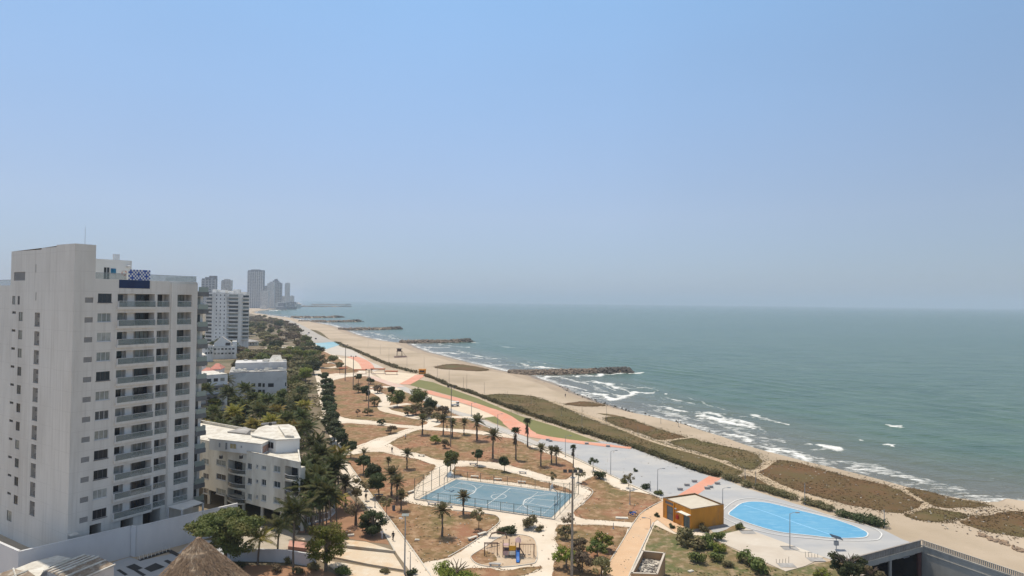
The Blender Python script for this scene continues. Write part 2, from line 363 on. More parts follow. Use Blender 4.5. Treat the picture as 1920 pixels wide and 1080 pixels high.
for path, wd, st in strokes:
    L = np.array([(p.x, p.y) for p in smooth_line(path, 4)])
    cx, cy = L.mean(0); rad = np.abs(L - (cx, cy)).max() + wd * 3
    m_ = (np.abs(X - cx) < rad) & (np.abs(Y - cy) < rad)
    if not m_.any(): continue
    xs = X[m_]; ys = Y[m_]
    jx = (npn(xs, ys, .14, 8) - .5) * wd * 1.3 + (npn(xs, ys, .5, 9) - .5) * wd * .5; jy = (npn(xs, ys, .15, 10) - .5) * wd * 1.1 + (npn(xs, ys, .5, 11) - .5) * wd * .5
    d, sd_, par = seg_dist(xs + jx, ys + jy, L)
    wloc = wd * .55 * (.35 + .65 * np.sin(np.clip(par, .03, .97) * np.pi))
    val = st * np.clip(1.25 - d / wloc, 0, 1)
    foam[m_] = np.maximum(foam[m_], val)
sw = 5.5 + 5 * npn(X, Y, .03, 12) + np.clip(dist - 250, 0, 900) * .012
swash = np.clip(1 - np.abs(sdist - 1.5) / sw, 0, 1) * (.38 + .5 * npn(X, Y, .06, 13))
foam = np.maximum(foam, np.where(sdist > -6, swash, 0))
zone = np.clip(1 - sdist / np.where(dist < 260, 38, 75), 0, 1) * np.where(dist < 260, .95, .66) * npn(X, Y, .025, 15) * (.35 + .65 * npn(uu, vv * .25, .12, 16))          # loose foam in the surf zone
foam = np.maximum(foam, zone)
Zw = Zw + np.clip(foam - .5, 0, .5) * .5 * np.clip(sdist / 12, 0, 1)
nu, nv = X.shape
me = bpy.data.meshes.new('sea')
co = np.stack([X, Y, Zw], -1).reshape(-1, 3)
idx = np.arange(nu * nv).reshape(nu, nv)
q = np.stack([idx[:-1, :-1], idx[1:, :-1], idx[1:, 1:], idx[:-1, 1:]], -1).reshape(-1, 4)
keep = (sdist[:-1, :-1] > -13).reshape(-1); q = q[keep]
used = np.unique(q); rem = -np.ones(nu * nv, dtype=np.int64); rem[used] = np.arange(len(used)); q = rem[q]
me.vertices.add(len(used)); me.vertices.foreach_set('co', co[used].ravel())
me.loops.add(q.size); me.loops.foreach_set('vertex_index', q.ravel())
me.polygons.add(len(q)); me.polygons.foreach_set('loop_start', np.arange(0, q.size, 4)); me.polygons.foreach_set('loop_total', np.full(len(q), 4))
me.update(calc_edges=True); me.polygons.foreach_set('use_smooth', np.ones(len(q), bool))
for nm, arr in (('foam', foam), ('shore', np.clip(sdist / 120, 0, 1))):
    at = me.attributes.new(nm, 'FLOAT', 'POINT'); at.data.foreach_set('value', arr.reshape(-1)[used].astype(np.float32))
M_sea, t, b = newmat('sea_water'); n_ = t.nodes; l = t.links
def attr(nm): a = n_.new('ShaderNodeAttribute'); a.attribute_name = nm; return a.outputs['Fac']
geo = n_.new('ShaderNodeNewGeometry')
mp = n_.new('ShaderNodeMapping'); mp.inputs['Rotation'].default_value = (0, 0, -math.atan2(cv.y, cv.x) + .12); mp.inputs['Scale'].default_value = (.35, 1, 1); l.new(geo.outputs['Position'], mp.inputs[0])
def nz(s, d, v=mp.outputs[0], r=.6):
    x = n_.new('ShaderNodeTexNoise'); x.inputs['Scale'].default_value = s; x.inputs['Detail'].default_value = d; x.inputs['Roughness'].default_value = r; l.new(v, x.inputs['Vector']); return x.outputs[0]
def mr(x, a, c, o0=0, o1=1):
    k_ = n_.new('ShaderNodeMapRange'); k_.inputs[1].default_value = a; k_.inputs[2].default_value = c; k_.inputs[3].default_value = o0; k_.inputs[4].default_value = o1; l.new(x, k_.inputs[0]); return k_.outputs[0]
def mt(op, a, c):
    k_ = n_.new('ShaderNodeMath'); k_.operation = op
    for i, v in enumerate((a, c)):
        if hasattr(v, 'links'): l.new(v, k_.inputs[i])
        else: k_.inputs[i].default_value = v
    return k_.outputs[0]
def mx(f, a, c):
    k_ = n_.new('ShaderNodeMix'); k_.data_type = 'RGBA'; l.new(f, k_.inputs[0])
    for i, v in ((6, a), (7, c)):
        if hasattr(v, 'links'): l.new(v, k_.inputs[i])
        else: k_.inputs[i].default_value = (*v, 1)
    return k_.outputs[2]
deep = mx(mr(nz(.006, 5), .3, .7), (.076, .142, .100), (.108, .172, .122))
deep = mx(mr(nz(.10, 6), .35, .7), deep, (.056, .108, .080))
c1 = mx(mr(attr('shore'), .0, .5), (.155, .148, .120), deep)
ff = mt('ADD', attr('foam'), mt('MULTIPLY', mt('SUBTRACT', nz(.75, 8, r=.75), .5), 2.3))
fm = mr(ff, .46, .88)
l.new(mx(fm, c1, (.78, .79, .77)), b.inputs['Base Color'])
l.new(mr(fm, 0, 1, .22, .9), b.inputs['Roughness']); b.inputs['IOR'].default_value = 1.33; b.inputs['Specular IOR Level'].default_value = .4
bp = n_.new('ShaderNodeBump'); bp.inputs['Distance'].default_value = 1.3; bp.inputs['Strength'].default_value = 1
hgt = mt('ADD', mt('MULTIPLY', nz(.09, 4), 1.6), mt('MULTIPLY', nz(.45, 6), .55)); l.new(hgt, bp.inputs['Height']); l.new(bp.outputs[0], b.inputs['Normal'])
tag(put('sea', me, M_sea), kind='structure')
# ------------------------------------------------------------------ ground surfaces (each a few mm above the one below)
Z1, Z2, Z3, Z4, Z5, Z6 = .012, .030, .048, .066, .084, .102
# town ground inland of the promenade
sheet('town_ground', [(360, 1200), (380, 600), (470, 588), (500, 596), (545, 607), (590, 640), (600, 655), (606, 700), (612, 800), (640, 885), (680, 940), (722, 1003), (745, 1040), (775, 1080), (830, 1160)], Z1, M_city)
sheet('inland_ground', [(-95, 135), (-150, 60), (-1500, -100), (-5200, 1500), (-4200, 7000), (-1500, 3900), (-1150, 2600), (-640, 1450), (-330, 720), (-175, 330)], .004, M_city, world=True)
# park base (pale compacted paths) and lawns
sheet('park_ground', [(575, 640), (600, 648), (640, 672), (690, 700), (745, 722), (820, 758), (900, 790), (1005, 832), (1117, 877), (1245, 938), (1300, 960), (1330, 1006), (1200, 1200), (830, 1200), (775, 1080), (722, 1003), (640, 885), (600, 740)], Z1, M_conc)
lawns = {
 'lawn': [
  [(645, 856), (688, 848), (712, 848), (743, 854), (785, 862), (817, 874), (808, 885), (785, 907), (770, 923), (757, 935), (762, 941), (800, 949), (850, 957), (912, 964), (931, 968), (937, 977), (926, 989), (881, 1021), (840, 1045), (800, 1054), (793, 1056), (760, 1012), (731, 974), (698, 931), (670, 892)],
  [(722, 836), (765, 813), (787, 806), (839, 809), (898, 815), (958, 822), (985, 833), (1010, 845), (1040, 855), (1075, 870), (1074, 890), (1060, 899), (1044, 898), (1008, 886), (972, 877), (936, 868), (905, 865), (857, 863), (818, 861), (785, 850), (743, 842)],
  [(854, 875), (900, 876), (936, 881), (972, 890), (1015, 902), (1064, 916), (1073, 925), (1020, 914), (972, 906), (900, 898), (852, 891)],
  [(1085, 909), (1105, 897), (1117, 892), (1129, 899), (1153, 914), (1177, 921), (1220, 928), (1239, 938), (1198, 967), (1190, 980), (1150, 977), (1093, 974), (1078, 957), (1112, 923)],
  [(1047, 984), (1100, 985), (1180, 990), (1143, 1056), (1125, 1095), (1036, 1095), (1047, 1040), (1043, 1010)],
  [(880, 1066), (960, 1069), (1015, 1062), (1010, 1070), (985, 1078), (940, 1086), (880, 1092), (850, 1078)],
  [(617, 715), (690, 705), (745, 727), (775, 740), (820, 762), (864, 780), (900, 795), (955, 814), (898, 809), (839, 803), (787, 799), (747, 796), (691, 788), (635, 782), (622, 760)],
  [(634, 794), (691, 796), (747, 802), (775, 804), (747, 812), (721, 819), (690, 831), (660, 843), (648, 830), (640, 812)],
  [(588, 648), (600, 655), (640, 675), (672, 692), (662, 700), (630, 700), (606, 702), (600, 690), (590, 660)]],
}
for p in lawns['lawn']: sheet('lawn', p, Z2, M_dirt, jitter=.7, curve=2)
sheet('green_lawn', [(1227, 985), (1266, 1001), (1325, 1006), (1365, 1025), (1410, 1048), (1473, 1072), (1510, 1062), (1560, 1050), (1590, 1056), (1582, 1110), (1500, 1130), (1195, 1130), (1185, 1085)], Z2, M_lawnG, jitter=.4, curve=1)
sheet('green_lawn', [(1330, 1005), (1362, 993), (1385, 984), (1397, 990), (1385, 995), (1345, 1003)], Z5, M_lawnG, jitter=.3, curve=2)
# paths
for pts, wd in [([(630, 850), (669, 845), (695, 834), (721, 823), (747, 815.5), (765, 808), (787, 802.6)], [7, 6, 5, 4, 4, 4]),
                ([(610, 779), (635.5, 787), (691, 792), (747, 799), (787, 802), (839, 806), (898.5, 811), (965, 819)], [7, 5, 4, 4, 4, 4.5, 5, 5]),
                ([(690, 731), (713, 740), (724, 749), (719, 764), (728, 771), (756, 777), (780, 783), (808, 788), (813, 795), (790, 802)], 4.5),
                ([(802, 784), (840, 782), (898, 783)], 4), ([(728, 764), (745, 760), (768, 757)], 4), ([(695, 727), (730, 726), (790, 740)], 5),
                ([(712, 834), (719, 839), (743, 848), (784, 856), (818, 868), (857, 869), (905, 870.6), (936, 874), (972, 883), (1008, 892), (1044, 904), (1068, 904), (1083, 899), (1105, 890)], [6, 3.6, 3.2, 3.2, 3.4, 3.2, 3, 3]),
                ([(600, 710), (640, 704), (665, 700), (700, 702)], 7), ([(600, 690), (625, 689), (640, 684), (610, 679), (585, 677)], 5), ([(560, 662), (580, 670), (600, 668)], 5), ([(500, 652), (520, 656), (550, 660)], 5), ([(520, 648), (550, 650), (580, 655)], 4),
                ([(1093, 978), (1140, 981), (1195, 985)], 2.6)]:
    ribbon('path', pts, wd, Z3, M_conc, jitter=.3)
prom = [(592, 722), (598, 745), (604, 775), (613, 805), (626, 840), (648, 892), (680, 940), (722, 1003), (745, 1040), (775, 1080), (800, 1115)]
promr = [(840, 1124), (808, 1080), (760, 1013), (698, 931), (640, 851), (630, 835), (618, 800), (609, 755), (602, 722)]
sheet('promenade', prom + promr, Z3, M_conc)
mb = MB()                       # kerb stones of the promenade
for line, off in (([(602, 722), (609, 755), (618, 800), (630, 835), (640, 851), (698, 931), (760, 1013), (808, 1080), (830, 1110)], .12), ([(680, 940), (722, 1003), (740, 1034)], -.12)):
    L = smooth_line(Gs(line), 3)
    for a, c in zip(L, L[1:]):
        d = (c - a).normalized(); s = Vector((-d.y, d.x, 0)) * .11
        mb.prism([a + s, a - s, c - s, c + s], 0, .16)
tag(mb.build('kerb', M_kerb), kind='structure')
# terraces by the lower left gate: three slabs stepping down
def slab(name, pix, z0, z1, m):
    P = [G(x, y, z1) for x, y in pix]
    if sum((P[i].x * P[(i + 1) % len(P)].y - P[(i + 1) % len(P)].x * P[i].y) for i in range(len(P))) < 0: P.reverse()
    mb = MB(); mb.prism(P, z0, z1); return tag(mb.build(name, m), kind='structure')
slab('terrace', [(552, 1003), (580, 1004), (640, 1011), (687, 1016), (741, 1033), (690, 1027), (620, 1019), (558, 1011)], 0, .55, M_terr)
slab('terrace', [(545, 1017), (600, 1022), (660, 1030), (738, 1038), (757, 1068), (690, 1057), (632, 1045), (590, 1040)], 0, .30, M_terr)
slab('terrace', [(600, 1050), (650, 1056), (756, 1074), (768, 1096), (690, 1096), (640, 1075)], 0, .2, M_terr)
slab('pink_walk', [(543, 1013), (590, 1019), (590, 1030), (540, 1024)], 0, .62, mat('pink_concrete', (.56, .30, .24), (.5, .27, .21), scale=.6))
# playground sand with kerb
pg = [(883, 1047), (887, 1040), (905, 1029), (933, 1010), (958, 1003), (991, 1006), (1005, 1018), (1006, 1051), (989, 1059), (935, 1064), (897, 1059)]
sheet('playground_sand', pg, Z3, mat('play_sand', (.50, .375, .26), (.42, .30, .20), scale=.4, detail=8, rough=1, col3=(.56, .45, .33), scale3=.15), curve=4)
sheet('dirt_patch', [(884, 1047), (888, 1040), (905, 1031), (925, 1040), (930, 1052), (900, 1058)], Z4, M_dirt, jitter=.5, curve=2)
def kerbline(pts, w_=.15, h_=.15, closed=False, m=M_kerb, z=0):
    mb = MB(); L = smooth_line(pts, 5, closed); n = len(L)
    for i in range(n if closed else n - 1):
        a, c = L[i], L[(i + 1) % n]; d = (c - a).normalized(); s = Vector((-d.y, d.x, 0)) * w_ / 2
        mb.prism([a + s, a - s, c - s, c + s], z, z + h_)
    return tag(mb.build('kerb', m), kind='structure')
kerbline(Gs(pg), closed=True)
kerbline(Gs([(850, 957), (912, 964), (931, 968), (937, 977), (926, 989), (881, 1021), (840, 1045)]))
kerbline(Gs([(1078, 957), (1112, 923), (1085, 909)])); kerbline(Gs([(1242, 940), (1201, 964), (1160, 1027), (1120, 1090)])); kerbline(Gs([(1225, 981), (1184, 1070), (1176, 1090)]), .2, .2)
# ochre path by the kiosk
sheet('ochre_path', [(1242, 940), (1201, 964), (1160, 1027), (1120, 1090), (1176, 1090), (1184, 1070), (1225, 981), (1232, 975), (1266, 999), (1300, 996), (1300, 960), (1262, 945)], Z4, M_orange_path)
# grey plaza with rink
plz = [(1005, 832), (1049, 844), (1117, 875), (1220, 926), (1245, 936), (1300, 955), (1340, 1002), (1398, 991), (1545, 1045), (1588, 1060)]
P = Gs(plz) + [Vector((T0.x, T0.y, 0)), Vector((T1.x, T1.y, 0))] + Gs([(1693, 1012), (1655, 993), (1575, 974), (1509, 950), (1485, 943), (1400, 916), (1352, 897), (1328, 892), (1184, 840), (1150, 830), (1080, 822), (1020, 818)])
sheet('plaza', P, Z2, M_plaza, world=True)
sheet('concrete_pad', [(1328, 1007), (1398, 991), (1545, 1045), (1510, 1062), (1473, 1072), (1365, 1024)], Z4, M_slab)
rink = [(1366, 964), (1376, 954), (1391, 944), (1413, 941), (1444, 944), (1497, 957), (1560, 973), (1599, 986), (1623, 997), (1627, 1004), (1616, 1009), (1568, 1010), (1521, 1005), (1461, 998), (1413, 985), (1377, 971)]
sheet('skating_rink', rink, Z5, M_sky, curve=5)
def stripe(name, pts, w_, z, m, closed=False, curve=5, world=False):
    z = lift(z)
    L = [Vector(p) for p in pts] if world else Gs(pts)
    if curve: L = smooth_line(L, curve, closed)
    n = len(L); A = []; B = []
    for i in range(n):
        if closed: d = L[(i + 1) % n] - L[(i - 1) % n]
        else: d = L[min(i + 1, n - 1)] - L[max(i - 1, 0)]
        d.normalize(); s = Vector((-d.y, d.x, 0)) * w_ / 2
        A.append(Vector((*(L[i] + s).xy, z))); B.append(Vector((*(L[i] - s).xy, z)))
    mb = MB(); mb.mesh(A + B, [(n + i, n + (i + 1) % n, (i + 1) % n, i) for i in range(n if closed else n - 1)])
    return tag(mb.build(name, m), kind='structure')
stripe('painted_line', rink, .24, Z6, M_white, True)
stripe('painted_line', [(1352, 966), (1362, 951), (1383, 938), (1415, 935), (1461, 943), (1560, 968), (1620, 984), (1650, 998), (1651, 1008), (1636, 1014), (1568, 1014), (1521, 1010), (1461, 1004), (1405, 991), (1362, 974)], .22, Z6, M_white, True)
M_rl = mat('rink_line', (.30, .58, .82), rough=.7)
stripe('painted_line', [(1395, 948), (1440, 962), (1500, 984), (1560, 1004)], .25, Z6, M_rl)
sheet('coral_crossing', [(1271, 929), (1329, 893), (1353, 897), (1300, 933)], Z3, M_pink)
# coral ribbon, turf, sand courts
ribbon('coral_path', [(798, 733), (820, 740), (864, 751), (909, 766), (940, 779), (958, 791), (975, 804), (989, 813), (1011, 819), (1053, 825.5), (1098, 831), (1142, 836), (1184, 840.5)], [5, 5, 5, 6, 6, 7, 6, 5, 4.5, 4, 3.5, 2.5], Z5, M_pink)
ribbon('coral_path', [(789, 703), (775, 712), (758, 721)], 6, Z5, M_pink)
ribbon('coral_path', [(660, 669), (675, 675), (685, 682), (691, 692)], 8, Z5, M_pink)
ribbon('coral_path', [(693, 706), (715, 714), (730, 719), (750, 726)], 5, Z5, mat('faded_coral', (.62, .42, .34), (.6, .48, .4), scale=.2))
turf = [(764, 721), (785, 712), (812, 717), (840, 727), (870, 738), (896, 747), (924, 759), (975, 780), (1042, 800), (1098, 820), (1127, 830), (1098, 828), (1053, 823), (1011, 816), (993, 811), (978, 801), (962, 789), (944, 776), (909, 762), (864, 747), (820, 735), (795, 729)]
sheet('turf_field', turf, Z4, M_turf)
sheet('turf_field', [(905, 783), (931, 780), (946, 789), (962, 801), (957, 804), (926, 793)], Z4, M_turf)
M_sc = mat('court_sand', (.70, .60, .46), (.64, .53, .40), scale=.15, detail=7, rough=.95)
sheet('sand_court', [(640, 672), (661, 671), (684, 689), (690, 698), (668, 694), (645, 684)], Z4, M_sc)
sheet('sand_court', [(698, 697), (735, 697), (782, 702), (758, 721), (724, 717)], Z4, M_sc)
sheet('sand_court', [(793, 737), (820, 745), (864, 757), (909, 771), (935, 780), (905, 784), (864, 773), (820, 758)], Z4, M_sc)
ribbon('walkway', [(740, 720), (790, 744), (820, 759), (864, 776), (900, 790), (958, 814), (1005, 834)], 4.5, Z3, mat('grey_walk', (.50, .47, .43), (.44, .42, .39), scale=.2))
mb = MB()
for line in ([(900, 792), (958, 817), (1005, 835), (1049, 847), (1117, 878), (1180, 908), (1240, 935)],):
    L = Gs(line)
    for a, c in zip(L, L[1:]):
        d = (c - a).normalized(); s = Vector((-d.y, d.x, 0)) * .2
        mb.prism([a + s, a - s, c - s, c + s], 0, .2)
tag(mb.build('kerb', M_kerb), kind='structure')
sheet('plaza', [(600, 652), (640, 645), (668, 660), (690, 676), (720, 690), (700, 697), (662, 669), (620, 664)], Z2, mat('pale_plaza', (.50, .47, .42), (.56, .50, .43), scale=.06, detail=6))
sheet('blue_court', [(590, 643.5), (628, 641), (640, 645.5), (612, 655), (597, 650)], Z5, mat('pool_blue', (.22, .42, .52), (.30, .46, .52), scale=.05))
# beach vegetation
veg = [([(904, 743), (931, 739), (965, 740), (998, 743), (1031, 753), (1064, 767), (1109, 787), (1153, 802), (1220, 824), (1290, 845), (1352, 864), (1394, 881), (1376, 892), (1352, 893), (1328, 889), (1184, 836), (1130, 823), (1042, 795), (975, 774), (924, 754)], M_beachG),
 ([(1256, 830), (1295, 822), (1328, 830), (1364, 838), (1401, 846), (1424, 856), (1418, 878), (1397, 879), (1352, 861)], M_beachG),
 ([(1131, 784), (1166, 782), (1212, 797), (1255, 811), (1288, 821), (1245, 827), (1200, 812), (1150, 796)], M_beachB),
 ([(1058, 758), (1090, 753), (1120, 756), (1135, 761), (1090, 762)], M_beachB),
 ([(1416, 888), (1428, 873), (1461, 864), (1497, 868), (1540, 880), (1599, 897), (1664, 911), (1690, 920), (1724, 938), (1731, 945), (1696, 961), (1640, 956), (1599, 948), (1560, 938), (1485, 917), (1430, 897)], M_beachB),
 ([(1696, 917), (1737, 921), (1785, 935), (1840, 943), (1855, 947), (1845, 951), (1773, 952), (1744, 943)], M_beachB),
 ([(1696, 965), (1736, 955), (1770, 957), (1818, 967), (1792, 974), (1775, 980), (1724, 976)], M_beachG),
 ([(1808, 979), (1857, 963), (1895, 959), (1960, 965), (1990, 1010), (1920, 1007), (1881, 1000), (1833, 991)], M_beachB),
 ([(815, 688), (840, 683), (865, 683), (915, 692), (900, 696), (830, 692)], M_beachB),
 ([(1384, 896), (1410, 893), (1449, 910), (1470, 922), (1430, 916), (1395, 904)], M_beachB),
 ([(1120, 775), (1150, 778), (1200, 790), (1160, 783)], M_beachG),
 ([(630, 646), (660, 655), (640, 648), (600, 628), (580, 618), (600, 622)], M_beachG)]
VEG = []
for p, m_ in veg:
    sheet('beach_grass_mat', p, Z3, m_, jitter=1.3, curve=3, kind='stuff'); VEG.append(Gs(p))
M_trail = mat('trodden_sand', (.50, .40, .28), (.44, .34, .23), scale=.4, rough=1)
for pts, wd in [([(1031, 752), (1119, 786), (1222, 827), (1337, 860), (1396, 883), (1413, 886), (1449, 864)], 1.8), ([(1222, 827), (1250, 826), (1290, 821)], 1.5), ([(1693, 918), (1724, 938), (1738, 945), (1720, 956), (1700, 963)], 1.2), ([(1410, 886), (1445, 905), (1490, 924), (1560, 946)], 3)]:
    ribbon('trail', pts, wd, Z4, M_trail, jitter=.5)
# coastal road far off
roadl = [(500, 594), (525, 599), (543, 604), (556, 611), (577, 639.5), (612, 648)]
sheet('coast_road', [(498, 592), (520, 595), (536, 600), (550, 612), (566, 628), (582, 643), (626, 641), (596, 626), (565, 609), (546, 601), (524, 595), (505, 591)], Z5, mat('pale_asphalt', (.36, .335, .30), (.42, .39, .35), scale=.05))
# ------------------------------------------------------------------ buildings
M_wallT = mat('tower_render', (.68, .665, .625), (.63, .615, .575), scale=.35, detail=8, rough=.85, col3=(.54, .52, .48), scale3=.12, stretch=(1, 1, .25))
# the tower's render: floor joints every storey and rain streaks
t_ = M_wallT.node_tree; b_ = t_.nodes['Principled BSDF']; src_ = b_.inputs['Base Color'].links[0].from_socket
g_ = t_.nodes.new('ShaderNodeNewGeometry'); s_ = t_.nodes.new('ShaderNodeSeparateXYZ'); t_.links.new(g_.outputs['Position'], s_.inputs[0])
def mth(op, a, c):
    k_ = t_.nodes.new('ShaderNodeMath'); k_.operation = op
    for i, v in enumerate((a, c)):
        if hasattr(v, 'links'): t_.links.new(v, k_.inputs[i])
        else: k_.inputs[i].default_value = v
    return k_.outputs[0]
jn = mth('LESS_THAN', mth('MODULO', mth('ADD', s_.outputs[2], 1.2), 3.15), .05)
mpp = t_.nodes.new('ShaderNodeMapping'); mpp.inputs['Scale'].default_value = (1.3, 1.3, .045); t_.links.new(g_.outputs['Position'], mpp.inputs[0])
nn_ = t_.nodes.new('ShaderNodeTexNoise'); nn_.inputs['Scale'].default_value = 1.6; nn_.inputs['Detail'].default_value = 7; t_.links.new(mpp.outputs[0], nn_.inputs['Vector'])
mrr = t_.nodes.new('ShaderNodeMapRange'); mrr.inputs[1].default_value = .50; mrr.inputs[2].default_value = .75; mrr.inputs[4].default_value = .32; t_.links.new(nn_.outputs[0], mrr.inputs[0])
fac_ = mth('MAXIMUM', mth('MULTIPLY', jn, .35), mrr.outputs[0])
mx_ = t_.nodes.new('ShaderNodeMix'); mx_.data_type = 'RGBA'; t_.links.new(fac_, mx_.inputs[0]); t_.links.new(src_, mx_.inputs[6]); mx_.inputs[7].default_value = (.34, .32, .29, 1); t_.links.new(mx_.outputs[2], b_.inputs['Base Color'])
M_wallW = mat('white_render', (.80, .79, .76), (.74, .73, .70), scale=.3, detail=8, rough=.85, col3=(.58, .56, .52), scale3=.15, stretch=(1, 1, .3))
M_wallC = mat('cream_render', (.80, .77, .69), (.73, .70, .61), scale=.4, detail=8, rough=.85, col3=(.52, .48, .40), scale3=.2, stretch=(1, 1, .3))
M_wallG = mat('grey_render', (.66, .65, .64), (.58, .57, .56), scale=.3, detail=8, rough=.85, col3=(.38, .38, .38), scale3=.12)
M_roofW = mat('pale_roof', (.72, .70, .64), (.60, .57, .50), scale=.35, detail=8, rough=.9, col3=(.50, .46, .40), scale3=.7)
M_roofG = mat('grey_roof', (.36, .35, .34), (.28, .27, .26), scale=.3, detail=8, rough=.9, col3=(.48, .47, .45), scale3=.4)
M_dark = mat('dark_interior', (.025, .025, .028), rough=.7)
M_gl = []
for nm, c in (('dark_glass', (.02, .024, .03)), ('dim_glass', (.05, .06, .065)), ('curtained_glass', (.20, .215, .20)), ('pale_curtain_glass', (.30, .31, .29))):
    M_gl.append(mat(nm, c, tuple(x * 1.5 for x in c), scale=.8, rough=.12, spec=.6))
M_frame = mat('white_aluminium', (.60, .61, .62), rough=.4)
M_dframe = mat('dark_aluminium', (.10, .10, .105), rough=.4)
M_louv = mat('grey_louvre', (.28, .27, .26), (.22, .215, .21), scale=6, rough=.6, stretch=(.2, .2, 8))
M_rail = mat('rail_glass', (.27, .32, .31), rough=.08, spec=.6, alpha=.36)
M_rail2 = mat('frosted_panel', (.44, .45, .45), rough=.3, alpha=.6)
M_metal = mat('galvanised_steel', (.42, .43, .44), rough=.45, metal=.6)
M_black = mat('black_metal', (.03, .03, .032), rough=.5)
M_wallS = mat('boundary_wall_paint', (.66, .66, .66), (.60, .60, .61), scale=.25, detail=8, rough=.85, col3=(.5, .5, .5), scale3=.1, stretch=(1, 1, .4))

def part(name, mb, m, root, label=None, smooth=False):
    o = mb.build(name, m, root, smooth) if isinstance(mb, MB) else put(name, mb, m, root)
    if root is not None and root.type == 'EMPTY': o.matrix_parent_inverse = Matrix.Rotation(-root.rotation_euler.z, 4, 'Z') @ Matrix.Translation(-root.location)
    if label: o['label'] = label
    return o
class Fac:
    def __init__(s, O, d, flip=False):
        s.O = Vector((O[0], O[1], 0)); s.d = Vector((d[0], d[1], 0)).normalized()
        s.n = Vector((s.d.y, -s.d.x, 0)) * (-1 if flip else 1)
    def hit(s, px, py):
        r = ray(px, py); # CAM + r t on plane n.(P-O)=0
        t = (s.n.dot(s.O) - s.n.dot(Vector((0, 0, H)))) / s.n.dot(r)
        P = Vector((0, 0, H)) + r * t; return (P - s.O).dot(s.d), P.z
    def pt(s, a, z, d=0): return Vector((*(s.O + s.d * a + s.n * d).xy, z))
    def rect(s, x0, y0, x1, y1):
        a, zt = s.hit((x0), (y0)); b, _ = s.hit(x1, y0); _, zb = s.hit((x0), y1); return min(a, b), max(a, b), zb, zt
    def quad(s, mb, a, b, z0, z1, d=0, mi=None):
        q = [s.pt(a, z0, d), s.pt(b, z0, d), s.pt(b, z1, d), s.pt(a, z1, d)]
        if (q[1] - q[0]).cross(q[2] - q[1]).dot(s.n) < 0: q.reverse()
        mb.poly(q, mi)
    def box(s, mb, a, b, z0, z1, d0, d1, mi=None):
        P = [s.pt(a, z0, d0), s.pt(b, z0, d0), s.pt(b, z0, d1), s.pt(a, z0, d1)]
        if (P[1] - P[0]).cross(P[2] - P[1]).z < 0: P.reverse()
        mb.prism(P, z0, z1, mi)
    def wall(s, mb, a, b, z0, z1, ops, d=0, mi=None):
        xs = sorted({a, b, *[min(max(v, a), b) for o in ops for v in o[:2]]}); zs = sorted({z0, z1, *[min(max(v, z0), z1) for o in ops for v in o[2:4]]})
        for i in range(len(xs) - 1):
            run = None
            for j in range(len(zs) - 1):
                cx = (xs[i] + xs[i + 1]) / 2; cz = (zs[j] + zs[j + 1]) / 2
                hole_ = any(o[0] < cx < o[1] and o[2] < cz < o[3] for o in ops)
                if not hole_:
                    if run is None: run = zs[j]
                if (hole_ or j == len(zs) - 2) and run is not None:
                    s.quad(mb, xs[i], xs[i + 1], run, zs[j] if hole_ else zs[j + 1], d, mi); run = None
        for o in ops:
            dp = o[4]; a0, b0, c0, e0 = o[:4]
            for P in ([s.pt(a0, c0, d), s.pt(a0, e0, d), s.pt(a0, e0, d - dp), s.pt(a0, c0, d - dp)], [s.pt(b0, c0, d), s.pt(b0, c0, d - dp), s.pt(b0, e0, d - dp), s.pt(b0, e0, d)],
                      [s.pt(a0, c0, d), s.pt(a0, c0, d - dp), s.pt(b0, c0, d - dp), s.pt(b0, c0, d)], [s.pt(a0, e0, d), s.pt(b0, e0, d), s.pt(b0, e0, d - dp), s.pt(a0, e0, d - dp)]): mb.poly(P, mi)
            s.quad(mb, a0, b0, c0, e0, d - dp, mi)
def window(fac, root, r, d=-.12, n=2, glass=None, fm=None, fw=.07, name='window', sill=True):
    a, b, z0, z1 = r; mb = MB()
    for q in ((a, a + fw, z0, z1), (b - fw, b, z0, z1), (a + fw, b - fw, z1 - fw, z1), (a + fw, b - fw, z0, z0 + fw)): fac.box(mb, *q, d - .06, d)
    for k in range(1, n):
        c = a + (b - a) * k / n; fac.box(mb, c - fw * .4, c + fw * .4, z0 + fw, z1 - fw, d - .055, d - .005)
    if sill: fac.box(mb, a - .08, b + .08, z0 - .1, z0 - .003, .003, .1)
    o = part(name, mb, fm or M_frame, root)
    g = MB(); fac.quad(g, a + .01, b - .01, z0 + .01, z1 - .01, d - .035); g.build('pane', glass or random.choice(M_gl), o)
    return o
def louvre(fac, root, r, d=-.1, name='vent_louvre'):
    a, b, z0, z1 = r; mb = MB(); n = max(3, int((z1 - z0) / .14))
    for k in range(n):
        z = z0 + (z1 - z0) * (k + .15) / n
        mb.mesh([fac.pt(a, z, d + .06), fac.pt(b, z, d + .06), fac.pt(b, z + .1, d), fac.pt(a, z + .1, d), fac.pt(a, z - .015, d + .06), fac.pt(b, z - .015, d + .06)], [(0, 1, 2, 3), (4, 5, 1, 0)])
    return part(name, mb, M_louv, root)

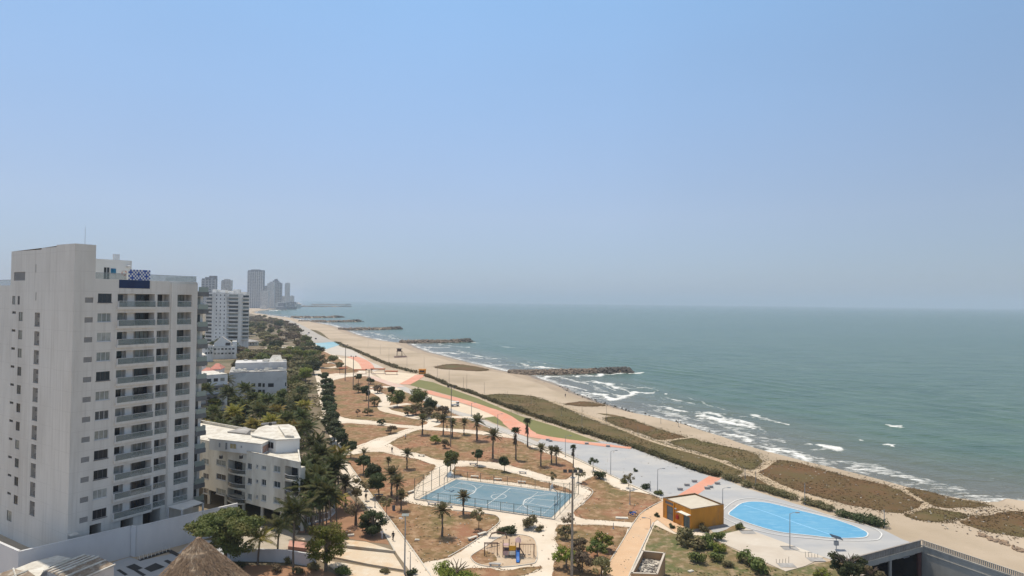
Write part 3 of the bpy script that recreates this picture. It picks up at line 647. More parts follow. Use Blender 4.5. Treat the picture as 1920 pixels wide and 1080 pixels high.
# ---- the tall tower at the left
FH = 3.15
K = atY(137, 600, 98.9); K.z = 0
Vd = Vector((.5226, .8526, 0)); Ud = Vector((.8526, -.5226, 0))
FR = Fac(K, Vd); FL = Fac(K, -Ud, True)                         # right (sea) face, left face
tower = empty('apartment_tower', K, 0, 'tall off-white apartment tower with stacked balconies at the left edge, tallest building nearby', 'apartment tower')
ZR = 44.95
s_end = FR.hit(368.4, 560)[0]; s_tall = FR.hit(180, 480)[0]; s_step = FR.hit(319.8, 560)[0]
s_pier = FL.hit(105, 500)[0]; s_l1 = FL.hit(68, 500)[0]; s_l2 = FL.hit(12, 500)[0]
ops = []; wins = []; lous = []; bals = []
def rowrect(x0, x1, y0, y1, n, fac=FR):
    a, b, zb, zt = fac.rect(x0, y0, x1, y1); return (a, b, zb - FH * n, zt - FH * n)
for n in range(12):
    r = rowrect(159.5, 175, 560, 570, n); r = (r[0], r[1], 41.12 - FH * n, 41.95 - FH * n); ops.append((*r, .12)); lous.append(r)
    r = rowrect(183.8, 209.8, 552, 569, n); r = (r[0], r[1], 41.15 - FH * n, 42.6 - FH * n); ops.append((*r, .22)); wins.append(r)
    for x0, x1 in ((221, 290.5), (295.5, 318.5)):
        r = rowrect(x0, x1, 552.6, 577.8, n); r = (r[0], r[1], 40.4 - FH * n, 42.62 - FH * n); ops.append((*r, 1.7)); bals.append((r, x0))
    r = rowrect(331.4, 358, 552.6, 577.8, n); r = (r[0] - .05, r[1] - .05, 40.4 - FH * n, 42.62 - FH * n); bals.append((r, 331))
opsA = [o for o in ops if o[1] < s_step]
gr = []
for x0, y0, x1, y1 in ((168, 986, 190, 1010), (268, 957, 301, 985), (226, 975, 250, 1000)):
    a, b, zb, zt = FR.rect(x0, y0, x1, y1); a2, z2 = FR.hit((x0 + x1) / 2, (y0 + y1) / 2); zt = z2 + 1.3; gr.append((a, b, .02, zt, 4.0))
mb = MB()
FR.wall(mb, 0, s_step, 0, ZR, opsA + gr)
FR.quad(mb, 0, s_tall, ZR, 50.35)
FR.wall(mb, s_step, s_end, 0, ZR - .35, [(*r, 1.7) for r, x0 in bals if x0 == 331], d=.35)
FR.quad(mb, s_step, s_step, 0, 1)
mb.poly([FR.pt(s_step, 0, 0), FR.pt(s_step, 0, .35), FR.pt(s_step, ZR - .35, .35), FR.pt(s_step, ZR - .35, 0)])
mb.poly([FR.pt(s_end, 0, .35), FR.pt(s_end, 0, -16), FR.pt(s_end, ZR, -16), FR.pt(s_end, ZR, 0), FR.pt(s_end, ZR - .35, .35)])
mb.poly([FR.pt(s_step, ZR - .35, 0), FR.pt(s_step, ZR - .35, .35), FR.pt(s_end, ZR - .35, .35), FR.pt(s_end, ZR - .35, 0)])
FR.quad(mb, s_step, s_end, ZR - .35, ZR)
# roof deck a little below the parapet, parapet inner faces
mb.poly([FR.pt(s_tall, ZR - .9, -.2), FR.pt(s_end - .2, ZR - .9, -.2), FR.pt(s_end - .2, ZR - .9, -16), FR.pt(s_tall, ZR - .9, -16)])
mb.poly([FR.pt(s_tall, ZR, 0), FR.pt(s_end, ZR, 0), FR.pt(s_end, ZR, -.2), FR.pt(s_tall, ZR, -.2)])
mb.poly([FR.pt(s_tall, ZR, -.2), FR.pt(s_end - .2, ZR, -.2), FR.pt(s_end - .2, ZR - .9, -.2), FR.pt(s_tall, ZR - .9, -.2)])
# left face: pier stands .7 proud
lops = []; lwin = []; lcab = []; lsm = []
def lrow(x0, x1, zc, hh, n): a = FL.hit(x0, 560)[0]; b = FL.hit(x1, 560)[0]; a, b = sorted((a, b)); return (a, b, zc - hh / 2 - FH * n, zc + hh / 2 - FH * n)
for n in range(0, 12):
    if n > 0:
        r = lrow(14.5, 21.5, 42.3, .42, n); lsm.append(r)
        r = lrow(27, 34.5, 41.65, 1.55, n); lwin.append(r)
    if n > 0:
        r = lrow(57, 66.5, 41.3, 2.3, n); lcab.append(r)
r0 = lrow(14, 20, 41.3, 1.5, 0); lwin.append(r0); lwin.append(lrow(24, 28, 41.3, 1.5, 0)); lwin.append(lrow(15, 24, 41.6 - FH * 12, 1.8, 0))
rv = lrow(16, 37, 45.5, 1.5, 0)
WL = 26
lo = [(*r, .15) for r in lwin + lsm + [rv]] + [(*r, .55) for r in lcab]
dP = -.7
FL.wall(mb, s_pier, s_l2, 0, 49.9, lo, d=dP)
FL.quad(mb, s_pier, s_l1, 49.9, 50.15, dP)
FL.quad(mb, 0, s_pier, 0, 50.35, 0)
mb.poly([FL.pt(s_pier, 0, 0), FL.pt(s_pier, 0, dP), FL.pt(s_pier, 50.35, dP), FL.pt(s_pier, 50.35, 0)])
FL.wall(mb, s_l2, s_l2 + WL, 0, 43.9, [], d=dP)
mb.poly([FL.pt(s_l2, 43.9, dP), FL.pt(s_l2 + WL, 43.9, dP), FL.pt(s_l2 + WL, 43.9, -16), FL.pt(s_l2, 43.9, -16)])
mb.poly([FL.pt(s_l2, 43.9, dP), FL.pt(s_l2, 49.9, dP), FL.pt(s_l2, 49.9, -9), FL.pt(s_l2, 43.9, -9)])
# top of the tall part and its back
tops = [FL.pt(0, 50.35, 0), FL.pt(s_pier, 50.35, 0), FL.pt(s_pier, 50.35, dP), FL.pt(s_l1, 50.15, dP), FL.pt(s_l2, 49.9, dP), FL.pt(s_l2, 49.9, -s_tall)]
mb.poly(tops + [FL.pt(0, 50.35, -s_tall)])
q0, q1 = FR.pt(s_tall, ZR - .9, 0), FR.pt(s_tall, 50.35, 0)
back = [FR.pt(s_tall, ZR - .9, 0), FR.pt(s_tall, 50.35, 0), FL.pt(s_l2, 49.9, -s_tall), FL.pt(s_l2, 43.9, -s_tall)]
mb.poly(back)
mb.poly([FR.pt(s_end, 0, -16), FL.pt(s_l2 + WL, 0, -16), FL.pt(s_l2 + WL, 43.9, -16), FR.pt(s_end, ZR, -16)])
part('wall', mb, M_wallT, tower)
# slab edge bands that stand proud of the balconies
mb = MB(); sb0 = FR.hit(219.5, 560)[0]; sb1 = FR.hit(291.5, 560)[0]
for n in range(12):
    z = 40.4 - FH * n; FR.box(mb, sb0, sb1, z - .38, z + .05, .004, .38)
part('balcony_slab', mb, M_wallT, tower, None)
for r in lous: louvre(FR, tower, r)
dk = [0, 2, 3, 2, 0, 2, 1, 2, 0, 0, 3, 0]
for i, r in enumerate(wins): window(FR, tower, r, n=3, glass=M_gl[dk[i]], fm=M_dframe if dk[i] == 0 else M_frame)
for i, (r, x0) in enumerate(bals):
    a, b, z0, z1 = r; off = .35 if x0 == 331 else 0
    class _F(Fac): pass
    f = FR if not off else Fac(FR.pt(0, 0, .35), Vd)
    mb = MB()          # the balcony: ceiling trim, partition and floor finish
    f.box(mb, a + .03, b - .03, z0 + .01, z0 + .05, -1.66, -.05)
    if x0 == 221:
        c = a + (b - a) * .43; f.box(mb, a + (b - a) * .33, c + .5, z0 + .06, z1 - .02, -1.66, -.9)
    bo = part('balcony', mb, M_wallW, tower)
    g = MB()
    if x0 == 221: f.box(g, a + .05, b - .05, z0 + .02, z0 + 1.0, .36, .385); 
    else: f.box(g, a + .04, b - .04, z0 + .06, z0 + 1.02, -.06, -.04)
    g.build('glass_panel', M_rail, bo)
    g = MB(); dd = (.33, .40) if x0 == 221 else (-.09, -.02)
    f.box(g, a, b, z0 + 1.0, z0 + 1.05, *dd)
    if x0 == 221: f.box(g, a, a + .05, z0 + .05, z0 + 1.0, .004, .40); f.box(g, b - .05, b, z0 + .05, z0 + 1.0, .004, .40)
    g.build('handrail', M_frame, bo)
    if x0 == 221 and (i // 3) % 12 > 0:
        g = MB(); c = a + (b - a) * .42; f.box(g, a + .02, c, z0 + .06, z0 + .98, .28, .32); f.box(g, a + .02, a + .06, z0 + .06, z0 + .98, .02, .28); g.build('parapet_panel', M_rail2, bo)
    k = (i * 7 + i // 3) % 5; gl = M_gl[[0, 2, 0, 1, 2][k]]
    g = MB(); n_ = 2
    span = (a + (b - a) * .62, b - .15) if x0 == 221 else (a + .12, b - .5)
    f.quad(g, span[0], span[1], z0 + .08, z1 - .12, -1.64); o = g.build('sliding_door', gl, bo)
    g = MB()
    for t_ in np.linspace(span[0], span[1], 4): f.box(g, t_ - .03, t_ + .03, z0 + .06, z1 - .1, -1.62, -1.57)
    f.box(g, span[0], span[1], z1 - .14, z1 - .08, -1.56, -1.5); g.build('door_frame', M_dframe if k != 1 else M_frame, bo)
    if x0 == 221:
        g = MB(); f.quad(g, a + .15, a + (b - a) * .27, z0 + .75, z1 - .15, -1.64); g.build('window', M_gl[[0, 0, 3, 3, 0][k]], bo)
    if random.random() < .55:
        g = MB(); c = random.uniform(span[0], span[1] - .8)       # a table or chair put out on the balcony
        f.box(g, c, c + .7, z0 + .48, z0 + .53, -1.1, -.5)
        for e, h_ in ((c + .05, -1.05), (c + .6, -1.05), (c + .05, -.6), (c + .6, -.6)): f.box(g, e, e + .05, z0 + .06, z0 + .48, h_, h_ + .05)
        f.box(g, c, c + .7, z0 + .54, z0 + .95, -1.15, -1.1); g.build('balcony_chair', M_black, bo)
for r in lwin: window(FL, tower, (r[0], r[1], r[2], r[3]), d=dP - .08, n=2, glass=M_gl[random.choice((0, 2, 2, 1))], fm=M_dframe, sill=False)
for r in lsm: window(FL, tower, r, d=dP - .08, n=2, glass=M_gl[0], fm=M_dframe, sill=False, fw=.04)
class FLd(Fac): pass
FLp = Fac(FL.pt(0, 0, dP), -Ud, True)
louvre(FLp, tower, rv)
for r in lcab:
    a, b, z0, z1 = r; mb = MB()
    FLp.box(mb, a + .08, a + (b - a) * .55, z0 + .12, z0 + .75, -.5, -.12)
    FLp.box(mb, a + .1, a + (b - a) * .6, z1 - .8, z1 - .2, -.5, -.1)
    for t_ in np.linspace(a, b, 9): FLp.box(mb, t_ - .012, t_ + .012, z0, z1 - .02, -.06, -.03)
    FLp.box(mb, a - .02, b + .02, z0 - .05, z0 - .005, .004, .07)
    part('service_niche', mb, mat('niche_grey', (.17, .165, .16), (.28, .27, .26), scale=3) if r is lcab[0] else bpy.data.materials['niche_grey'], tower)
for y0, y1 in ((495, 511), (548, 563)):
    a, z = FLp.hit(67.5, (y0 + y1) / 2); mb = MB(); FLp.box(mb, a - .09, a + .09, z - .7, z + .7, .004, .03); part('slot_vent', mb, M_louv, tower)
# pipe stub and step low on the pier
mb = MB(); a, z = FR.hit(134, 1001); FR.box(mb, .1, 1.2, z - .1, z + .12, .003, .9); part('ledge', mb, M_wallT, tower)
# ground floor: dark garage openings, overhanging slab
mb = MB(); FR.box(mb, sb0, s_step, 2.9, 3.15, .004, 1.1); part('overhang_slab', mb, M_wallT, tower)
for a, b, z0, z1, dp in gr:
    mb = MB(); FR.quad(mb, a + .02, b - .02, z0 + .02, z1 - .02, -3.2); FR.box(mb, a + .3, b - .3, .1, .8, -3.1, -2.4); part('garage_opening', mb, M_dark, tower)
mb = MB(); FR.box(mb, s_end - 7.4, s_end - 6.9, .02, 2.9, .004, .5); FR.box(mb, s_end - 9.9, s_end - 9.5, .02, 2.9, .004, .4); part('column', mb, M_wallT, tower)
# roof terrace: penthouse, glass rail, mosaic screen, blue pool glass, chimneys, mast
PH = Fac(FR.pt(0, 0, -4.2), Vd)
pa, _ = PH.hit(177, 500); pb, _ = PH.hit(247, 500); zt = PH.hit(230, 488)[1]
dr = PH.rect(195, 501, 206, 524)
mb = MB(); PH.wall(mb, pa, pb, ZR - .9, zt, [(dr[0], dr[1], ZR - .85, dr[3], .2)])
mb.poly([PH.pt(pb, ZR - .9, 0), PH.pt(pb, ZR - .9, -6), PH.pt(pb, zt, -6), PH.pt(pb, zt, 0)]); mb.poly([PH.pt(pa, zt, 0), PH.pt(pb, zt, 0), PH.pt(pb, zt, -6), PH.pt(pa, zt, -6)])
mb.poly([PH.pt(pb, ZR - .9, -6), PH.pt(pa, ZR - .9, -6), PH.pt(pa, zt, -6), PH.pt(pb, zt, -6)])
ph = part('penthouse', mb, M_wallW, tower)
g = MB(); PH.quad(g, dr[0] + .02, dr[1] - .02, ZR - .84, dr[3] - .02, -.18); g.build('door', M_gl[0], ph)
g = MB(); PH.box(g, (dr[0] + dr[1]) / 2, (dr[0] + dr[1]) / 2 + .08, ZR - .84, dr[3] - .02, -.17, -.1); g.build('door_frame', M_frame, ph)
g = MB(); a, z = PH.hit(213, 508); PH.box(g, a - .45, a + .35, z - .45, z + .4, .003, .08); g.build('sign_panel', mat('cyan_panel', (.03, .22, .38), (.02, .10, .2), scale=3), ph)
g = MB(); a, z = PH.hit(233, 512)
vs = [(.36, .06), (.5, .06), (.5, .0), (.36, .0)]
for k in range(16):
    t0, t1 = 2 * math.pi * k / 16, 2 * math.pi * (k + 1) / 16
    g.poly([PH.pt(a + .5 * math.cos(t), z + .5 * math.sin(t), .06) for t in (t0, t1)] + [PH.pt(a + .28 * math.cos(t), z + .28 * math.sin(t), .06) for t in (t1, t0)])
g.build('lifebuoy', mat('buoy', (.60, .25, .18), (.7, .66, .6), scale=2, lo=.48, hi=.52), ph)
g = MB()
for k in range(4):
    a, z = PH.hit(219.5 + k * 3.4, 488); g.tube([PH.pt(a, zt - .02, -1.2), PH.pt(a, zt + 1.05, -1.2)], .11, 8)
g.build('flue', M_frame, ph)
g = MB(); a, z = PH.hit(240, 500); 
for k in range(8): t = 2 * math.pi * k / 8
g.lathe([(.05, 0), (.4, .15), (.42, .3), (.1, .4)], PH.pt(a, z - .2, .3), 10); g.build('water_dish', M_frame, ph)
M_mos = mat('mosaic_blue_white', (.03, .06, .24), (.72, .74, .76), scale=2.2, detail=1, lo=.49, hi=.51, rough=.3, stretch=(1, 1, 1.3))
SC = Fac(FR.pt(0, 0, -2.0), Vd); a0, zb = SC.hit(240.5, 526); b0, zt2 = SC.hit(282, 507)
mb = MB(); nx, nzz = 14, 6
for i in range(nx):
    for j in range(nzz):
        if (i + j) % 2 == 0 or (i * 3 + j) % 7 == 0: SC.box(mb, a0 + (b0 - a0) * i / nx, a0 + (b0 - a0) * (i + .98) / nx, zb + (zt2 - zb) * j / nzz, zb + (zt2 - zb) * (j + .98) / nzz, .003, .03)
sc_ = MB(); SC.box(sc_, a0, b0, ZR - .88, zt2, -.12, 0); sp = part('mosaic_screen', sc_, M_white, tower)
mb.build('mosaic_tiles', mat('mosaic_blue', (.02, .055, .26), (.05, .10, .34), scale=2, rough=.3), sp)
mb = MB(); a0, zb = FR.hit(223, 541.5); b0, zt3 = FR.hit(281, 526.5); FR.box(mb, a0, b0, 43.55, 44.93, .006, .05)
part('pool_glass', mb, mat('pool_glass_blue', (.006, .016, .07), (.01, .03, .10), scale=.6, rough=.15), tower)
mb = MB(); mr_ = MB(); a0 = FR.hit(283, 520)[0]
for a, b, d in ((s_tall + .1, FR.hit(238, 520)[0], -.12), (a0, s_end - .05, -.1)):
    FR.box(mb, a, b, ZR + .02, ZR + 1.0, d - .01, d + .01); FR.box(mr_, a, b, ZR + 1.0, ZR + 1.05, d - .03, d + .03)
    for t_ in np.arange(a, b, 1.5): FR.box(mr_, t_, t_ + .04, ZR + .0, ZR + 1.0, d - .03, d - .012)
for e in (FLp,): e.box(mb, s_l2 + .1, s_l2 + 8, 43.9, 44.9, -.12, -.1); e.box(mr_, s_l2 + .1, s_l2 + 8, 44.9, 44.95, -.14, -.08)
g = part('roof_railing', mr_, M_metal, tower)
mb.build('glass_panel', M_rail, g); mb = MB(); mb.poly([FR.pt(s_end - .06, ZR + .02, -.1), FR.pt(s_end - .06, ZR + .02, -10), FR.pt(s_end - .06, ZR + 1, -10), FR.pt(s_end - .06, ZR + 1, -.1)])
mb.build('glass_panel', M_rail, g)
mb = MB(); mb.tube([FL.pt(-.1 + .3, 50.35, -1.5) + Vector((0, 0, 0)), FL.pt(.2, 53.2, -1.5)], .035, 5, .015); mb.tube([FL.pt(.0, 52.6, -1.5), FL.pt(.45, 52.6, -1.5)], .015, 4); part('mast', mb, M_metal, tower)

# ---- high boundary wall at the foot of the tower
def wallseg(name, pts, h, th, m, label, cat='wall', group=None, cap=None):
    mb = MB(); P = [Vector((p[0], p[1], 0)) for p in pts]
    for a, c in zip(P, P[1:]):
        d = (c - a).normalized(); s = Vector((-d.y, d.x, 0)) * th / 2
        mb.prism([a + s, a - s, c - s, c + s], 0, h)
    root = empty(name, P[0], 0, label, cat, group); part('wall_panel', mb, m, root)
    mb = MB()
    for a, c in zip(P, P[1:]):
        d = (c - a).normalized(); s = Vector((-d.y, d.x, 0)) * (th / 2 + .04)
        mb.prism([a + s, a - s, c - s, c + s], h + .002, h + .1)
    part('coping', mb, cap or m, root); return root
W1 = G(243, 1043); W2 = G(347, 1016); wv = (W2 - W1).normalized()
W0 = W1 - wv * 14.6
hL = zat(243, 987, W1)
Wend = W1 + wv * 17
wallseg('boundary_wall', [W0, W1], hL, .3, M_wallS, 'near half of the high white boundary wall, from the roofs at bottom left to its bend', group=None)
W1b = W1 - Ud * -.8 * 0 + Vector((-.85, .52, 0)) * .0
wallseg('boundary_wall', [W1 + wv * .16, W1 + Ud * .9 + wv * .5, Wend + Ud * .9], hL, .3, M_wallS, 'far half of the high white boundary wall, running behind the thatched roof')
wallseg('boundary_wall', [W0 + wv * .2, W0 - Ud * 9.5], hL, .3, M_wallS, 'white boundary wall in the lower left corner, turning away below the tower')
# white canopy behind the wall
can = empty('canopy', G(345, 990), 0, 'flat white garage canopy between the tower and the high white wall', 'canopy')
mb = MB(); P = [G(315.5, 949.6, 5.6), G(341, 955.5, 5.6), G(380, 942, 5.6), G(364, 937, 5.6)]; mb.prism(P, 5.45, 5.62); part('canopy_roof', mb, M_white, can)
mb = MB()
for p in (P[0], P[1], P[2]): mb = MB(); mb.box(p.x - .15, p.x + .1, p.y + .05, p.y + .3, 0, 5.44); part('post', mb, M_wallG, can)
# ---- yard tiles and bike rack
sheet('yard_paving', [(150, 1110), (215, 1054), (243, 1045), (262, 1052), (335, 1036), (365, 1012), (420, 1016), (440, 1100), (400, 1120)], Z3, mat('yard_tile_grey', (.40, .42, .44), (.44, .45, .46), scale=.5), kind='structure')
M_bt = mat('yard_tile_black', (.03, .032, .035), rough=.6)
def cq(pts): return [(200 + x / 6.75, 920 + y / 6.75) for x, y in pts]
for q in ([(240, 970), (350, 930), (460, 985), (355, 1022)], [(470, 990), (620, 920), (740, 970), (560, 1035)], [(720, 895), (770, 878), (860, 925), (810, 945)], [(120, 1010), (165, 1000), (270, 1065), (230, 1080)], [(350, 1022), (395, 1010), (500, 1070), (460, 1090)]):
    sheet('dark_tile', cq(q), Z4, M_bt)
rk = empty('bike_rack', G(*cq([(590, 830)])[0]), 0, 'dark low rack of curved bars along the foot of the white wall', 'bike rack')
A_, B_, C2 = G(*cq([(410, 890)])[0]), G(*cq([(790, 765)])[0]), G(*cq([(915, 830)])[0])
mb = MB()
for a, c in ((A_, B_), (B_, C2)):
    d = (c - a).normalized(); s = Vector((-d.y, d.x, 0)) * .32; mb.prism([a + s, a - s, c - s, c + s], .1, .16)
part('rack_base', mb, M_black, rk); mb = MB()
for k in range(9):
    p = A_.lerp(B_, k / 8); d = (B_ - A_).normalized(); s = Vector((-d.y, d.x, 0))
    mb.tube([p + s * .35 + Vector((0, 0, .16)), p + s * .33 + Vector((0, 0, .7)), p + Vector((0, 0, .95)), p - s * .3 + Vector((0, 0, .16))], .035, 5)
part('rack_bars', mb, M_white, rk)
# ---- low roofs at the bottom left
hs = empty('low_house', G(140, 1110), 0, 'low house with ridged brown tile roof at the bottom left corner', 'house')
c8 = lambda x, y: (x / 8, 960 + y / 8)
r1 = [c8(680, 880), c8(1270, 645), c8(1490, 675), c8(1740, 800)]
z = 4.2
A1, A2, A3, A4 = G(*r1[0], z), G(*r1[1], z + .5), G(*r1[2], z + .5), G(*r1[3], z)
A5 = A4 + (A1 - A2) * 1.05
mb = MB(); fn = (A1 - A2) * 1.05
M_tile = mat('brown_tile', (.20, .145, .105), (.30, .24, .18), scale=1.5, detail=8, rough=.95, col3=(.44, .40, .34), scale3=1.2)
mb.poly([A1, A2, A3, A3 + fn]); mb.poly([A3 + fn, A3, A4, A5]); mb.poly([A1, A3 + fn, A5]); mb.poly([A2, A4, A3])
part('roof', mb, M_tile, hs)
mb = MB(); axis = fn.normalized()
for f_ in (0.02, .34, .67, .98):
    p = A2.lerp(A3, f_) + Vector((0, 0, .06)); mb.tube([p, p + fn], .14 if f_ not in (.34,) else .1, 5)
for f_ in (.4, .95): p = A3.lerp(A4, f_) + Vector((0, 0, .06)); mb.tube([p, p + fn], .13, 5)
part('roof_ridge', mb, M_roofW, hs)
mb = MB(); ins = [A1, A5, A4, A2]
Pw = [Vector((p.x, p.y, 0)) for p in (A1 + (A4 - A1) * .03, A5 * .98 + A2 * .02, A4 * .97 + A1 * .03, A2 * .97 + A5 * .03)]
if (Pw[1] - Pw[0]).cross(Pw[2] - Pw[1]).z < 0: Pw.reverse()
mb.prism(Pw, 0, z - .15, cap=False); part('wall', mb, M_wallG, hs)
fh = empty('flat_roof_house', G(70, 1100), 0, 'flat pale roof shed between the ridged tile roof and the white wall', 'shed')
P = [G(*c8(210, 860), 3.6), G(*c8(480, 750), 3.6), G(*c8(860, 650), 3.6), G(*c8(1060, 690), 3.6), G(*c8(760, 810), 3.6), G(*c8(640, 900), 3.6), G(*c8(560, 1020), 3.6), G(*c8(300, 1000), 3.6)]
if sum((P[i].x * P[(i + 1) % len(P)].y - P[(i + 1) % len(P)].x * P[i].y) for i in range(len(P))) < 0: P.reverse()
mb = MB(); mb.prism(P, 3.4, 3.6); part('roof', mb, M_roofW, fh); mb = MB(); cpt = sum((Vector(p) for p in P), Vector()) / len(P)
mb.prism([cpt + (p - cpt) * .93 for p in P], 0, 3.38, cap=False); part('wall', mb, M_wallG, fh)
bh = empty('tiled_shed', G(15, 1110), 0, 'small brown tiled roof in the extreme bottom left corner', 'shed')
P = [G(*c8(-60, 940), 3.8), G(*c8(200, 850), 3.9), G(*c8(330, 880), 3.9), G(*c8(420, 880), 3.9), G(*c8(560, 980), 3.7), G(*c8(300, 1200), 3.6), G(*c8(-100, 1200), 3.6)]
mb = MB(); mb.poly(P); part('roof', mb, M_tile, bh); mb = MB(); mb.tube([P[1] + Vector((0, 0, .05)), P[5] + Vector((0, 0, .05))], .12, 5); mb.tube([G(*c8(100, 1000), 3.9), P[3] + Vector((0, 0, .05))], .12, 5); part('roof_ridge', mb, M_roofW, bh)
mb = MB(); cpt = sum((Vector(p) for p in P), Vector()) / len(P); Q = [cpt + (p - cpt) * .9 for p in P]
if sum((Q[i].x * Q[(i + 1) % len(Q)].y - Q[(i + 1) % len(Q)].x * Q[i].y) for i in range(len(Q))) < 0: Q.reverse()
mb.prism(Q, 0, 3.5, cap=False); part('wall', mb, M_wallG, bh)
# ---- thatched palapa
pz = 9.6; ap = G(372, 1010, pz); pal = empty('thatched_hut', (ap.x, ap.y, 0), 0, 'conical brown thatched hut roof at the bottom edge beside the high white wall', 'thatched hut')
mb = MB(); nseg = 72; rings = 26
for i in range(rings + 1):
    t = i / rings
    for j in range(nseg):
        q = 2 * math.pi * j / nseg
        rr = .3 + (t + .04 * math.sin(t * 6.3)) * 7.0 + (.22 * noise.noise(Vector((math.cos(q) * 2.2, math.sin(q) * 2.2, i * .22))) * (.3 + t)) + (.10 * noise.noise(Vector((j * .7, i * .9, 3))) + .13 * noise.noise(Vector((j * .25, i * .3, 7)))) * (1 + t)
        zz = pz - t * 7.4 - .5 * math.sin(t * math.pi) * .6 + (.13 if i % 5 == 0 else 0) * 1.0
        mb.v.append((ap.x + rr * math.cos(q), ap.y + rr * math.sin(q), zz))
mb.f = [(i * nseg + j, (i + 1) * nseg + j, (i + 1) * nseg + (j + 1) % nseg, i * nseg + (j + 1) % nseg) for i in range(rings) for j in range(nseg)] + [tuple(range(nseg))]; mb.m = [0] * len(mb.f)
M_th = mat('thatch', (.17, .115, .075), (.30, .215, .145), scale=1.6, detail=10, rough=1, bump=.12, bscale=7, col3=(.46, .36, .26), scale3=.5, stretch=(1, 1, .45))
thr = part('thatch', mb, M_th, pal)
mb = MB()                                   # loose straw fringe lying on the slope
for k in range(8000):
    t = random.random() ** .7; q = random.uniform(0, 2 * math.pi); rr = .3 + t * 7.0
    p = Vector((ap.x + rr * math.cos(q), ap.y + rr * math.sin(q), pz - t * 7.4 + .04)); dn = Vector((math.cos(q), math.sin(q), -.82)).normalized()
    sd_ = Vector((-math.sin(q), math.cos(q), 0)) * random.uniform(.02, .06); L = random.uniform(.35, .9); lf = Vector((0, 0, random.uniform(.05, .22)))
    tw = Vector((-math.sin(q), math.cos(q), 0)) * random.uniform(-.25, .25)
    mb.poly([p - sd_, p + sd_, p + (dn + tw) * L + lf])
part('straw', mb, mat('straw', (.27, .19, .125), (.15, .10, .065), scale=2.5, rough=1), pal)
mb = MB()
for k in range(8): q = 2 * math.pi * k / 8; mb.tube([(ap.x + 5.2 * math.cos(q), ap.y + 5.2 * math.sin(q), 0), (ap.x + 5.2 * math.cos(q), ap.y + 5.2 * math.sin(q), 4.2)], .14, 8)
part('post', mb, mat('hut_post', (.16, .10, .06)), pal)

# ---- balconied tower right behind
bt = empty('balcony_tower', (-66, 128, 0), 0, 'pale tower with dark balcony slabs showing just behind the right edge of the big tower', 'apartment tower')
BC = atY(362, 600, 120.5); BX = Fac(BC.xy, Vd); BL_ = BX.hit(381, 560)[0]
mb = MB(); BX.box(mb, 0, BL_, 0, 43.4, -12, 0); part('wall', mb, M_wallW, bt)
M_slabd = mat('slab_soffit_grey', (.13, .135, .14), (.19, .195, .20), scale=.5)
M_slg = mat('green_glass', (.30, .35, .32), rough=.15)
for k in range(13):
    z = 43.2 - 3.3 * k
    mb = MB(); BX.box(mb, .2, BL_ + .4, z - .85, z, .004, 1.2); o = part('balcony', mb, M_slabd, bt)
    g = MB(); BX.box(g, .3, BL_ + .3, z + .01, z + .95, 1.1, 1.14); BX.box(g, BL_ + .3, BL_ + .34, z + .01, z + .95, .1, 1.1); g.build('glass_panel', M_slg, o)
    if z > 4: g = MB(); BX.box(g, .6, BL_ - .6, z - 2.5, z - .95, .01, .05); g.build('window', random.choice(M_gl), o)

# ---- cream three-storey block
O2 = atY(518, 600, 118.2); BF = Fac(O2, Ud)                  # right part of the front
blk = empty('apartment_block', BF.pt(0, 0), 0, 'cream three-storey apartment block on pillars with white roof terraces among palms', 'apartment block')
sA = BF.hit(462, 900)[0]; sB = BF.hit(563, 900)[0]; ztop = zat(518, 857, BF.pt(0, 0)); zu = 3.0
BL2 = Fac(BF.pt(0, 0, -1.1), Ud); sC = BL2.hit(355, 850)[0]
def wr(fac, x0, x1, yc, hh): a = fac.hit(x0, yc)[0]; b = fac.hit(x1, yc)[0]; z = fac.hit((x0 + x1) / 2, yc)[1]; return (a, b, z - hh / 2, z + hh / 2)
c5 = lambda x, y: (340 + x / 3.6, 780 + y / 3.6)
o1 = []; o2 = []; bal2 = []
def add(fac, lst, x0, x1, y, hh): p = c5(x0, y); q = c5(x1, y); r = wr(fac, p[0], q[0], p[1], hh); lst.append(r); return r
for i, (yl, yr_) in enumerate(((315, 358), (410, 463), (510, 570))):
    add(BL2, o1, 147, 185, yl + (-8 if i == 0 else -4), 1.1); add(BL2, o1, 235, 300, yl + 2, 1.15)
    p = c5(315, 0)[0]; q = c5(433, 0)[0]; a = BL2.hit(p, 880)[0]; b = BL2.hit(q, 880)[0]; z = BL2.hit((p + q) / 2, 780 + (yl + 30) / 3.6)[1]; bal2.append((BL2, (a, min(b, sA - .1), z - 1.15, z + 1.15)))
    add(BF, o2, 445, 475, yl + 25 + 5 * i, 1.15); add(BF, o2, 504, 518, yl + 25 + 5 * i, .6)
    add(BF, o2, 540, 572, yl + 35 + 4 * i, 1.15 if i else .7); add(BF, o2, 622, 668, yr_, 1.15)
    p = c5(700, 0)[0]; q = c5(792, 0)[0]; a = BF.hit(p, 880)[0]; b = BF.hit(q, 880)[0]; z = BF.hit((p + q) / 2, 780 + (yr_ + 28) / 3.6)[1]; bal2.append((BF, (a, b, z - 1.1, z + 1.1)))
mb = MB()
BL2.wall(mb, sC, sA, zu, ztop, [(*r, .18) for r in o1] + [(*r, 1.5) for f, r in bal2 if f is BL2])
BF.wall(mb, sA, sB, zu, ztop, [(*r, .18) for r in o2] + [(*r, 1.5) for f, r in bal2 if f is BF])
mb.poly([BF.pt(sA, zu), BF.pt(sA, ztop), BF.pt(sA, ztop, -1.1), BF.pt(sA, zu, -1.1)])
cr = Vector((-.35, .937, 0)); e0 = BF.pt(sB, 0); e1 = e0 + cr * 22; e2 = BL2.pt(sC, 0) + cr * 20
